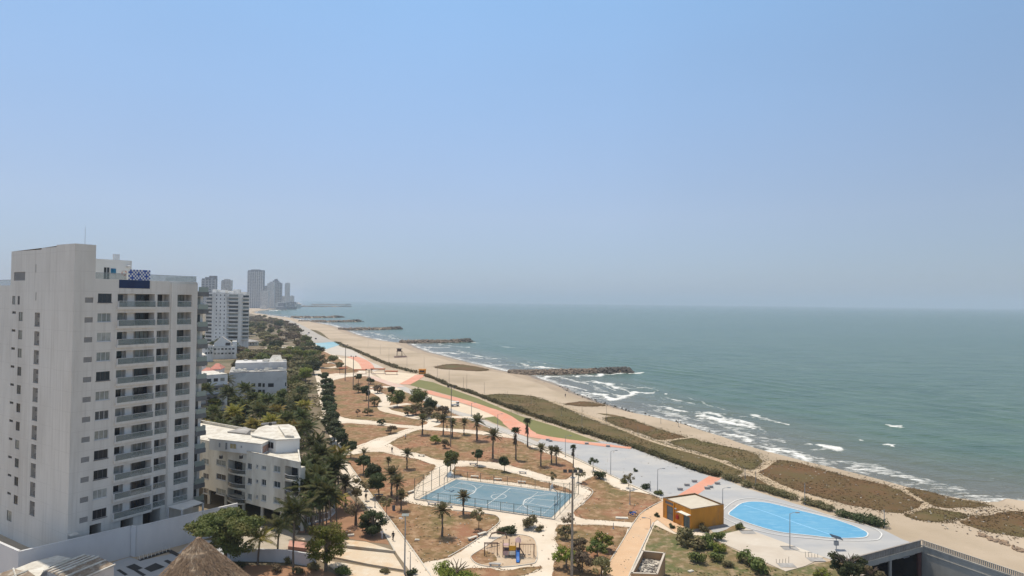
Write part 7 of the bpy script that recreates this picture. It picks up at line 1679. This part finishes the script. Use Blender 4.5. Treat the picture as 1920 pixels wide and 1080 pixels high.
# --- broadleaf trees
TL_ = [('round', 600, 706, 6, M_lfd, 'row'), ('round', 623, 808, 5, M_lfd, 'row'), ('round', 613, 770, 5.5, M_lfd, 'row'), ('round', 606, 716, 6, M_lfd, 'row'), ('round', 609, 737, 6, M_lfd, 'row'), ('round', 612, 761, 5.5, M_lfd, 'row'), ('round', 614, 781, 5.5, M_lfd, 'row'), ('round', 620, 800, 5.5, M_lfd, 'row'), ('round', 628, 815, 5, M_lfd, 'row'), ('round', 607, 726, 6, M_lfd, 'row'), ('round', 611, 749, 5.5, M_lfd, 'row'), ('round', 616, 790, 5, M_lfd, 'row')]
for kd, cx, cy, h, m, _ in TL_: plant(kd, at_crown(cx + 5, cy, h * .65), h, 'dark rounded tree in the unbroken row along the right kerb of the promenade', m, 'round_tree', 'tree', 'dark trees lining the promenade', wide=1.2)
for kd, cx, cy, h, wd, m, lab in (('round', 641, 826, 5, 1, M_lfd, 'dark tree below the unbroken promenade row, upper of two'), ('round', 658, 840, 4.6, 1, M_lfd, 'dark tree at the path junction, lower of two below the promenade row'), ('round', 682, 869, 4.6, 1.05, M_lfd, 'dark round tree, top one of three in a line beside the promenade'), ('round', 695, 884, 5, 1.05, M_lfd, 'dark round tree, middle one of three in a line beside the promenade'), ('round', 711, 905, 5, 1.05, M_lfd, 'dark round tree, bottom one of three in a line beside the promenade'),
  ('round', 845, 862, 5.6, .9, M_lf, 'upright leafy tree at the far left corner of the blue court'), ('round', 895, 855, 4.2, .9, M_lfd, 'round tree leaning over a bench, above the court'), ('round', 946, 866, 3.9, .85, M_lfd, 'small round tree on the brown lawn above the court'),
  ('broad', 745, 744, 6.5, 1, M_lf, 'spreading green tree beside the winding path with a dark shade under it'), ('broad', 784, 742, 7.5, .9, M_lf, 'tall green tree left of the sand court, in the middle of the clump'), ('broad', 808, 758, 6, .8, M_lfd, 'dark tree at the right of the clump by the sand court'), ('round', 735, 733, 4.5, 1.1, M_lfd, 'small dark tree above the spreading green tree'), ('scrub', 780, 764, 4.5, 1.2, M_lfo, 'grey-olive scrubby tree below the tall green tree'), ('scrub', 765, 768, 3.6, 1.1, M_lfo, 'grey-olive scrub left of the fork of paths'), ('scrub', 800, 770, 4, 1.3, M_lfo, 'grey-olive scrub under the dark tree by the sand court'), ('scrub', 830, 768, 4, 1.3, M_dry, 'dry brownish scrub tree left of the floodlight mast'), ('scrub', 820, 780, 3.2, 1.2, M_lfo, 'low olive scrub at the pale side path'),
  ('round', 687, 734, 6, .9, M_lfd, 'dark tree behind the floodlight mast in the upper brown lawn'), ('scrub', 672, 726, 4, 1.1, M_lfo, 'yellow-green little tree in the upper brown lawn'), ('scrub', 708, 727, 4, 1.2, M_dry, 'dry scrub right of the upper floodlight mast'), ('scrub', 702, 750, 4, 1.1, M_lfo, 'olive scrub beside the winding path'), ('round', 672, 708, 5, 1, M_lfd, 'dark tree in front of the red play panels'), ('scrub', 695, 712, 3.5, 1.2, M_lfd, 'dark scrub below the red play panels'),
  ('scrub', 817, 822, 2.4, 1.3, M_lfb, 'bright green low scrub in the brown lawn above the court'), ('scrub', 835, 830, 2.6, 1, M_dry, 'dry bush at the foot of the floodlight mast'), ('scrub', 733, 803, 2.6, 1.3, M_dry, 'dry scrub in the middle brown lawn, right'), ('scrub', 690, 770, 2.8, 1.2, M_lfo, 'olive scrub above the pale straight path'), ('sparse', 640, 800, 2.4, 1.2, M_dry, 'leafless bush in the middle brown lawn, left'), ('sparse', 670, 772, 2.6, 1.1, M_dry, 'thin dry bush at the top end of the straight path'),
  ('scrub', 715, 790, 2.0, 1.3, M_lfd, 'dark low scrub on the straight path edge'),
  ('sparse', 898, 968, 4, 1, M_lfo, 'thin olive tree in the left lawn tip, in front of the court'), ('sparse', 725, 945, 4, .9, M_lfo, 'thin yellowish sapling in the left lawn by the white bench'), ('sparse', 668, 918, 5.5, 1.1, M_lfo, 'bare yellowish tree on the dirt left of the promenade'), ('sparse', 1178, 898, 3.5, 1.0, M_lfo, 'thin tree by the kerb of the grey plaza'), ('sparse', 1112, 866, 3.6, .9, M_lfd, 'flat-topped windswept sapling at the plaza kerb'), ('sparse', 1085, 888, 3.5, 1.1, M_lfo, 'sparse tree beside the slim fan palm'), ('sparse', 1035, 895, 3.2, .8, M_lfo, 'thin sapling on the path behind the court'), ('sparse', 1065, 975, 3.2, .9, M_dry, 'bare shrub by the thick mast')):
    plant(kd, at_crown(cx, cy, h * .62), h, lab, m, 'tree' if kd != 'round' else 'round_tree', 'tree', wide=wd)
# sea grape by the promenade, yellow-green tree, near trees
def bigtree(nm, base, H_, rx, n, ls, nc, seed, m, label, zc=.66, flat=None, lean=(0, 0), rt_=.3, name='tree', clr=.3, cflat=.7, cl=None):
    r_ = random.Random(seed); e_ = empty(name, base, 0, label, 'tree')
    if cl is None:
        cl = []; rz = H_ * (1 - zc)
        for k in range(nc):
            for _ in range(20):
                x, y, z = r_.uniform(-1, 1), r_.uniform(-1, 1), r_.uniform(-1, 1)
                if .2 < x * x + y * y + z * z < 1: break
            cr = rx * clr * r_.uniform(.6, 1.2); cl.append((lean[0] + x * (rx - cr * .5), lean[1] + y * (rx - cr * .5), H_ * zc + z * (rz - cr * .4), cr, cflat))
    trunk_mesh(H_, rt_, lean, 8, rx * .75, seed).build('trunk', M_bark, e_)
    mb = MB(); leaf_cloud(mb, cl, n, ls, seed, shell=.6); mb.build('crown', m, e_); return e_
b = at_crown(424, 988, 6.2); r_ = random.Random(3); cl = []
for k in range(34):
    a = r_.uniform(0, 6.28); d = 4.9 * math.sqrt(r_.random()); cl.append((d * math.cos(a), d * .8 * math.sin(a), 8.0 - (d / 4.9) ** 2 * 1.3 + r_.uniform(-.3, .3), r_.uniform(.9, 1.5), .42))
for k in range(34):
    a = r_.uniform(0, 6.28); d = r_.uniform(.6, 3.9); cl.append((d * math.cos(a) + .4, d * .8 * math.sin(a) - .6, r_.uniform(3.2, 6.6), r_.uniform(.7, 1.3), .8))
bigtree('almond', b, 7.6, 4.6, 24000, .24, 0, 3, M_lf, 'big flat-topped almond tree in front of the high white wall, beside the thatched roof', cl=cl, rt_=.32, name='almond_tree')
bigtree('yg', at_crown(612, 1010, 5), 7.8, 3.4, 6500, .2, 26, 8, M_lfb, 'yellow-green leafy tree at the bottom, right of the tall coconut palm', zc=.6, name='leafy_tree')
bigtree('sg', at_crown(700, 985, 1.8), 4.4, 2.3, 4200, .24, 20, 11, M_lfd, 'dark sea grape tree on the left kerb of the promenade', zc=.5, name='sea_grape_tree', clr=.34)
bigtree('sg2', at_crown(690, 960, 3.4), 4.2, 1.6, 1500, .2, 10, 12, M_lfb, 'small bright green tree just behind the sea grape tree', zc=.62, name='leafy_tree')
bigtree('bb', G(853, 1092), 3.0, 3.4, 3600, .2, 20, 14, M_lfb, 'wide leafy shrub tree cut by the bottom edge, left of the playground', zc=.45, name='leafy_shrub')
bigtree('ut', G(1590, 1092), 4.6, 2.9, 4200, .22, 26, 16, M_lfd, 'dark twiggy tree in front of the underpass at the bottom right', zc=.62, name='leafy_tree', clr=.24)
bigtree('ut2', G(1632, 1100), 3.4, 1.8, 1500, .22, 12, 17, M_lfo, 'smaller olive tree at the right side of the dark tree by the underpass', zc=.6, name='leafy_tree')
bigtree('ut3', G(1546, 1100), 2.6, 1.7, 1700, .2, 12, 18, M_lfb, 'low bright green shrub left of the tree by the underpass', zc=.5, name='leafy_shrub')
bigtree('br', G(667, 985), 5.0, 2.2, 420, .2, 14, 19, M_dry, 'nearly bare pale-barked tree on the red dirt left of the promenade', zc=.7, name='bare_tree')
for cx, cy, h, m, lab in ((1062, 1040, 3.6, M_lfb, 'bright green shrub tree at the bottom, just left of the thick mast'), (1092, 1050, 3.2, M_dry, 'dry twiggy shrub right of the thick mast at the bottom'), (1128, 1058, 3.0, M_lfo, 'olive shrub at the bottom between mast and ochre path'), (1130, 1010, 3.2, M_lfb, 'yellow-green shrub in the right lower lawn, upper of two'), (1120, 1026, 3.0, M_lf, 'green shrub in the right lower lawn, lower of two'), (1060, 996, 2.4, M_lfo, 'olive shrub at the top left corner of the right lower lawn'), (1085, 1020, 2.8, M_dry, 'bare bush in the right lower lawn left of the green shrubs')):
    plant('scrub', at_crown(cx, cy, h * .6), h, lab, m, 'shrub', 'shrub')
for px, py, s, m, lab in ((990, 990, 2.3, M_lfo, 'rounded olive bush above the playground sand'), (943, 1000, 1.3, M_lfd, 'left tuft of dark spiky plants above the playground'), (953, 998, 1.4, M_lfd, 'middle tuft of dark spiky plants above the playground'), (958, 1003, 1.2, M_lfd, 'right tuft of dark spiky plants above the playground'), (1012, 996, 1.1, M_lfo, 'small bush right of the rounded olive bush'),
  (1283, 1008, 1.9, M_lfo, 'pale-flowered bush below the kiosk, leftmost on the green slope'), (1300, 1025, 3.0, M_lfo, 'tall brushy shrub on the green slope below the kiosk'), (1330, 1026, 2.2, M_lf, 'dark shrub right of the tall brushy shrub'), (1345, 1012, 1.6, M_lf, 'dark shrub touching the stained concrete pad'), (1350, 1036, 1.5, M_lfb, 'bright small bush on the green slope'), (1307, 1054, 1.9, M_lf, 'round green bush by the dirt track at the bottom'), (1343, 1052, 1.6, M_lf, 'green bush on the dirt track, centre'), (1391, 1052, 1.9, M_lf, 'green bush near the bottom, left of the dark pair'), (1408, 1062, 1.5, M_lfo, 'olive bush between green bushes near the pad corner'), (1425, 1072, 2.4, M_lf, 'large dark bush near the front corner of the pad'), (1365, 1064, 1.3, M_lfo, 'small olive bush at the bottom of the green slope'),
  (1384, 992, 1.2, M_lf, 'green bush on the small grass wedge beside the pad'), (1233, 969, .8, M_lfd, 'small potted bush at the left corner of the kiosk'), (1258, 990, .9, M_lfd, 'small bush on the ochre apron before the kiosk door'), (1316, 995, 1.5, M_lfo, 'thin bush against the front wall of the kiosk'),
  (1124, 897, 2.0, M_lfd, 'bushy small palm with a blue bin below it'), (1168, 905, 1.3, M_lf, 'left bush of the plaza kerb planting'), (1211, 916, 1.4, M_lfd, 'dark bush on the plaza kerb beside the lamp'), (1234, 928, 1.2, M_lf, 'last bush of the plaza kerb before the kiosk'), (1190, 884, .9, M_lfd, 'small dark bush on the plaza edge')):
    plant('bush', G(px, py), s, lab, m, 'bush', 'bush')
# small garden plants at bottom left
for px, py, s, m, lab, kd in ((30, 1062, 1.5, M_lf, 'green plant between the roofs and the white wall, left one', 'bush'), (46, 1058, 2.0, M_lf, 'green plant between the roofs and the white wall, right one', 'bush'), (585, 1068, 1.4, M_lfo, 'low olive bush in the garden bottom centre left', 'bush'), (640, 1078, 1.6, M_lf, 'green bush at the bottom edge left of the lower terrace', 'bush'), (545, 965 + 90, 1.1, M_lfo, 'bush behind the low garden wall', 'bush'), (520, 1072, 1.3, M_dry, 'dry bush under the yellowing palm', 'bush'), (560, 1076, 1.2, M_lfo, 'spiky bush at the very bottom, under the tall palm', 'bush'), (445, 1070, 1.6, M_lfd, 'dark bush at the foot of the almond tree', 'bush'), (720, 1076, 1.0, M_lfo, 'small bush between the lower terrace and the nearest lamp', 'bush'), (772, 1078, 1.0, M_lfd, 'small spiky bush at the foot of the nearest street lamp', 'bush')):
    plant(kd, G(px, py), s, lab, m, 'bush', 'bush')
# garden wall and fence by the cream block
wallseg('garden_wall', [G(420, 1052), G(500, 1053), G(540, 1055), G(592, 1064)], 1.9, .2, M_wallS, 'grey-white garden wall behind the yellowing palm at the bottom')
gf = empty('garden_fence', G(575, 980), 0, 'white picket fence between the cream block garden and the red dirt', 'fence')
mb = MB(); L = Gs([(560, 990), (590, 981), (615, 975), (628, 962), (618, 945)])
for a, c in zip(L, L[1:]):
    n = int((c - a).length / .35)
    for k in range(n): p = a.lerp(c, k / n); mb.box(p.x - .03, p.x + .03, p.y - .03, p.y + .03, .35, 1.5)
    mb.tube([a + Vector((0, 0, 1.45)), c + Vector((0, 0, 1.45))], .04, 4)
part('pickets', mb, M_frame, gf); mb = MB()
for a, c in zip(L, L[1:]): d = (c - a).normalized(); s = Vector((-d.y, d.x, 0)) * .1; mb.prism([a + s, a - s, c - s, c + s], 0, .35)
part('plinth', mb, M_wallG, gf)
sheet('dirt_patch', [(640, 915), (672, 945), (712, 1003), (730, 1022), (660, 1012), (600, 1004), (560, 998), (600, 975), (625, 950)], Z2, mat('red_dirt', (.36, .20, .12), (.27, .155, .09), scale=.35, detail=8, rough=1), jitter=.6)
sheet('dirt_patch', [(450, 1060), (540, 1060), (600, 1066), (640, 1085), (560, 1110), (440, 1110)], Z2, bpy.data.materials['red_dirt'], jitter=.6)
sheet('yard_paving', [(395, 1000), (480, 985), (560, 995), (555, 1003), (545, 1030), (470, 1035), (400, 1030)], Z2, mat('garden_paving', (.40, .35, .28), (.5, .44, .36), scale=.4))
# --- woods on the left, beyond the promenade
def inpoly(x, y, P):
    c = False; j = len(P) - 1
    for i in range(len(P)):
        if (P[i][1] > y) != (P[j][1] > y) and x < (P[j][0] - P[i][0]) * (y - P[i][1]) / (P[j][1] - P[i][1]) + P[i][0]: c = not c
        j = i
    return c
def wood(poly, sp, kinds, label, group, hr, cap, avoid=(), name='tree'):
    P = [(p.x, p.y) for p in Gs(poly)]; xs = [p[0] for p in P]; ys = [p[1] for p in P]; pts = []; tries = 0
    AV = [[(q.x, q.y) for q in Gs(a)] for a in avoid]
    while tries < 9000 and len(pts) < cap:
        tries += 1; x = random.uniform(min(xs), max(xs)); y = random.uniform(min(ys), max(ys))
        if not inpoly(x, y, P) or any(inpoly(x, y, a) for a in AV) or any((x - a) ** 2 + (y - b) ** 2 < sp * sp for a, b in pts): continue
        pts.append((x, y)); kd, m, wd = random.choice(kinds); h = random.uniform(*hr)
        plant(kd, (x, y, 0), h, label, m, name, 'tree', group, wide=wd * random.uniform(.85, 1.2))
    return len(pts)
A1_ = [(545, 655), (565, 655), (565, 672), (530, 668)]
bl = [D(432, 252), D(542, 258)]
n1 = wood([(448, 682), (500, 668), (545, 664), (590, 668), (598, 685), (592, 700), (576, 712), (566, 740), (564, 790), (545, 790), (548, 768), (546, 700), (545, 690), (452, 696)], 8.5, [('broad', M_lf, 1.1), ('broad', M_lfo, 1.1), ('broad', M_lfd, 1), ('round', M_lfb, 1.2), ('scrub', M_lfo, 1.5), ('broad', M_lf, 1)], 'leafy tree in the thicket between the grey-white block and the promenade', 'trees between the blocks and the promenade', (5, 8.5), 90, [[(545, 712), (540, 735), (440, 735), (440, 712)]])
n2 = wood([(446, 640), (470, 615), (500, 605), (545, 615), (575, 645), (598, 662), (590, 672), (545, 668), (500, 672), (452, 680)], 21, [('broad', M_lfo, 1.0), ('broad', M_lf, 1.1), ('scrub', M_lfo, 1.9), ('scrub', M_dry, 1.9), ('broad', M_lfd, 1.0)], 'tree in the scrubby wood between the white tower block and the far plaza', 'trees of the scrubby wood', (5, 9), 130, [[(450, 636), (490, 636), (490, 650), (450, 650)]])
n3 = wood([(470, 596), (495, 596), (530, 604), (548, 616), (500, 606), (470, 616), (462, 620)], 32, [('scrub', M_dry, 2.2), ('scrub', M_dry, 2.4), ('broad', M_lfo, 1.3)], 'dry brownish tree in the farthest belt before the bay', 'dry trees before the bay', (5, 8), 70)
n4 = wood([(395, 770), (440, 752), (540, 752), (562, 790), (568, 835), (540, 850), (395, 850)], 8, [('broad', M_lfd, 1.0), ('round', M_lf, 1.3), ('broad', M_lf, .9), ('round', M_lfb, 1.2)], 'leafy undergrowth tree among the coconut palms behind the cream block', 'trees under the coconut grove', (3.5, 6.5), 60)
for cx, cy, h, wd, m, lab in ((452, 687, 6, 1.2, M_lfb, 'bright green spreading tree left of the attic roof of the grey-white block'), (476, 752, 5, 1.1, M_lfb, 'bright green tree top among the dark palms'), (580, 650, 8, 1.3, M_lfd, 'wide dark tree at the left of the far pale plaza'), (596, 656, 8, 1.1, M_lfd, 'dark flat-topped tree touching the far pale plaza'), (562, 660, 8, 1.0, M_lfd, 'dark tree beside the tiny pink hut'), (625, 672, 5, 1.2, M_lf, 'green tree left of the far sand court'), (636, 684, 4.5, 1.1, M_lfo, 'olive tree near the farthest tall mast')):
    plant('broad', at_crown(cx, cy, h * .6), h, lab, m, 'tree', 'tree', wide=wd)
# --- hedges
def hedge(pix, w_, h, n, ls, m, label, gaps=.25):
    L = smooth_line(Gs(pix), 4); cum = [0]
    for a, c in zip(L, L[1:]): cum.append(cum[-1] + (c - a).length)
    e_ = empty('hedge', L[0], 0, label, 'hedge', 'hedges along the beach side'); T = cum[-1]; cl = []; k = 0; s = 0; rr = random.Random(len(pix) * 7 + n)
    st = MB()
    while s < T:
        i = max(j for j in range(len(cum)) if cum[j] <= s); i = min(i, len(L) - 2); p = L[i].lerp(L[i + 1], (s - cum[i]) / max(.01, cum[i + 1] - cum[i])); q = p - L[0]
        f_ = (1 + gaps * (noise.noise(Vector((s * .08, 3, n))) * 2)); cr = w_ * .5 * rr.uniform(.75, 1.2) * f_
        cl.append((q.x + rr.uniform(-.3, .3) * w_ * .5, q.y + rr.uniform(-.3, .3) * w_ * .5, h * .5 * rr.uniform(.8, 1.15) * f_, cr, h / w_ * .95)); st.tube([q + Vector((0, 0, 0)), q + Vector((.1, 0, h * .5))], .05, 4); s += w_ * .45
    mb = MB(); leaf_cloud(mb, cl, n, ls, n, shell=.6); mb.build('foliage', m, e_); st.build('stems', M_bark, e_)
M_hg = leafmat('hedge_leaf', (0.093, 0.093, 0.035), (0.147, 0.132, 0.053), c3=(0.202, 0.158, 0.075))
hedge([(630, 642.5), (645, 649), (671, 660), (709, 677), (746, 691), (783, 700)], 3.4, 1.7, 6000, .5, M_hg, 'farthest brown-green hedge, from the blue court to the orange beach kiosk')
hedge([(798, 705), (817, 712), (840, 723), (870, 733), (896, 742), (944, 760), (982, 773), (1020, 787), (1064, 802), (1120, 820), (1180, 837)], 2.3, 1.35, 11000, .36, M_hg, 'long middle hedge between the turf field and the beach grass')
hedge([(1190, 840), (1230, 855), (1280, 873), (1325, 888), (1350, 893)], 2.2, 1.3, 7000, .25, M_hg, 'hedge along the upper edge of the grey plaza, ending at the coral crossing')
hedge([(1357, 898), (1372, 901), (1388, 906)], 2.1, 1.3, 1600, .22, M_lfo, 'short shrub row just right of the coral crossing')
hedge([(1400, 912), (1430, 920), (1460, 929), (1492, 939)], 2.3, 1.5, 3600, .22, M_lfo, 'shrub row above the left half of the blue rink')
hedge([(1513, 945), (1535, 951), (1558, 959)], 2.1, 1.3, 2200, .22, M_lfo, 'shrub row above the middle of the blue rink')
hedge([(1580, 968), (1610, 976), (1650, 988)], 2.2, 1.3, 2800, .22, M_lfd, 'dark shrub row at the right end of the blue rink')
# --- grass tufts on beach patches and lawns (uncountable)
def tufts(name, polys, dens, s, m, ymax=330, hh=.3, mult=1):
    mb = MB(); r_ = random.Random(4)
    for P in polys:
        P2 = [(p.x, p.y) for p in P]; xs = [p[0] for p in P2]; ys = [p[1] for p in P2]; A = (max(xs) - min(xs)) * (min(max(ys), ymax) - min(ys))
        if A <= 0: continue
        for k in range(int(A * dens)):
            x, y = r_.uniform(min(xs), max(xs)), r_.uniform(min(ys), min(max(ys), ymax))
            if noise.noise(Vector((x * .09, y * .09, 2))) < -.12 + .25 * r_.random(): continue
            if not inpoly(x, y, P2): continue
            for q in range(3):
                a = r_.uniform(0, 6.28); d = Vector((math.cos(a), math.sin(a), 0)) * s * r_.uniform(.5, 1.2); u = Vector((-d.y, d.x, 0)) * .35; p = Vector((x, y, .03)); t = Vector((0, 0, hh * r_.uniform(.4, 1.2)))
                mb.poly([p - u, p + d * .5 + t * .8 - u * .4, p + d + t * .5, p + u])
    return tag(mb.build(name, m), kind='stuff')
tufts('beach_grass', VEG[:3], 1.1, .4, leafmat('grass_green', (.09, .088, .03), (.13, .105, .042), c3=(.16, .125, .06), ov=0), 320, .22)
tufts('beach_grass', VEG[4:9], 1.1, .4, leafmat('grass_brown', (.13, .08, .035), (.10, .08, .03), c3=(.17, .11, .055), ov=0), 330, .2)
def fringe(name, polys, n_per_m, m, reach=3.2, s=.32, hh=.16, ymax=420):
    mb = MB(); r_ = random.Random(9)
    for P in polys:
        for a, c in zip(P, P[1:] + P[:1]):
            d = c - a; L = d.length
            if a.y > ymax or L < .1: continue
            n = Vector((d.y, -d.x, 0)).normalized()
            for k in range(int(L * n_per_m)):
                o_ = abs(r_.gauss(0, 1)) * reach * .55 * r_.choice((1, 1, -.5)); p = a + d * r_.random()
                if noise.noise(Vector((p.x * .13, p.y * .13, 5))) < -.1: o_ *= .3
                for sg in (1, -1):
                    q = p + n * o_ * sg; g = r_.uniform(0, 6.28); e_ = Vector((math.cos(g), math.sin(g), 0)) * s * r_.uniform(.5, 1.3); u = Vector((-e_.y, e_.x, 0)) * .4; t = Vector((0, 0, hh * r_.uniform(.4, 1.2))); q.z = .03
                    mb.poly([q - u, q + e_ * .5 + t * .8 - u * .4, q + e_ + t * .4, q + u])
    return tag(mb.build(name, m), kind='stuff')
fringe('beach_grass', VEG[:3], 11, bpy.data.materials['grass_green']); fringe('beach_grass', VEG[3:10], 11, bpy.data.materials['grass_brown'])
fringe('lawn_weeds', [Gs(p) for p in lawns['lawn'][:8]], 5, leafmat('edge_weed', (.24, .15, .085), (.18, .14, .065), c3=(.3, .22, .13), ov=0), reach=.7, s=.25, hh=.1, ymax=300)
tufts('lawn_weeds', [Gs(p) for p in lawns['lawn'][:6]], .35, .35, leafmat('dry_grass', (.20, .14, .075), (.14, .125, .055), c3=(.28, .2, .12), ov=0), 260, .14)
tufts('lawn_weeds', [Gs([(1227, 985), (1266, 1001), (1325, 1006), (1365, 1025), (1410, 1048), (1473, 1072), (1560, 1050), (1582, 1100), (1200, 1100)])], 2.2, .3, leafmat('green_grass', (.09, .105, .035), (.13, .12, .05), ov=0), 200, .16)
tufts('ground_cover', [Gs([(375, 800), (450, 700), (545, 690), (600, 700), (610, 780), (640, 880), (600, 960), (560, 1000), (540, 960), (560, 860), (400, 860)])], .5, 1.0, M_lfo, 330, .6)
# greenery of the town farther inland, a mass nobody could count
mb = MB(); r_ = random.Random(77); cl = []
for k in range(900):
    t = r_.random(); Y = 190 + 1700 * t ** 1.3; X = -Y * r_.uniform(.47, .95) - 40
    cl.append((X, Y, r_.uniform(2, 4), r_.uniform(2.5, 5.5) * (1 + t), .7))
leaf_cloud(mb, cl, 30000, 1.3, 7, shell=.7); tag(mb.build('inland_greenery', M_lfo), kind='stuff')
print('woods', n1, n2, n3, n4, 'objects', len(bpy.data.objects))
# ------------------------------------------------------------------ haze
mb = MB(); mb.box(-14000, 44000, -900, 46000, -7.5, 262)
M_hz = bpy.data.materials.new('sea_haze'); M_hz.use_nodes = True; t = M_hz.node_tree
for nd in list(t.nodes):
    if nd.type != 'OUTPUT_MATERIAL': t.nodes.remove(nd)
pv = t.nodes.new('ShaderNodeVolumePrincipled'); pv.inputs['Color'].default_value = (.67, .785, .94, 1); pv.inputs['Density'].default_value = HAZE; pv.inputs['Anisotropy'].default_value = .0
t.links.new(pv.outputs[0], t.nodes['Material Output'].inputs['Volume'])
tag(mb.build('haze', M_hz), kind='stuff')
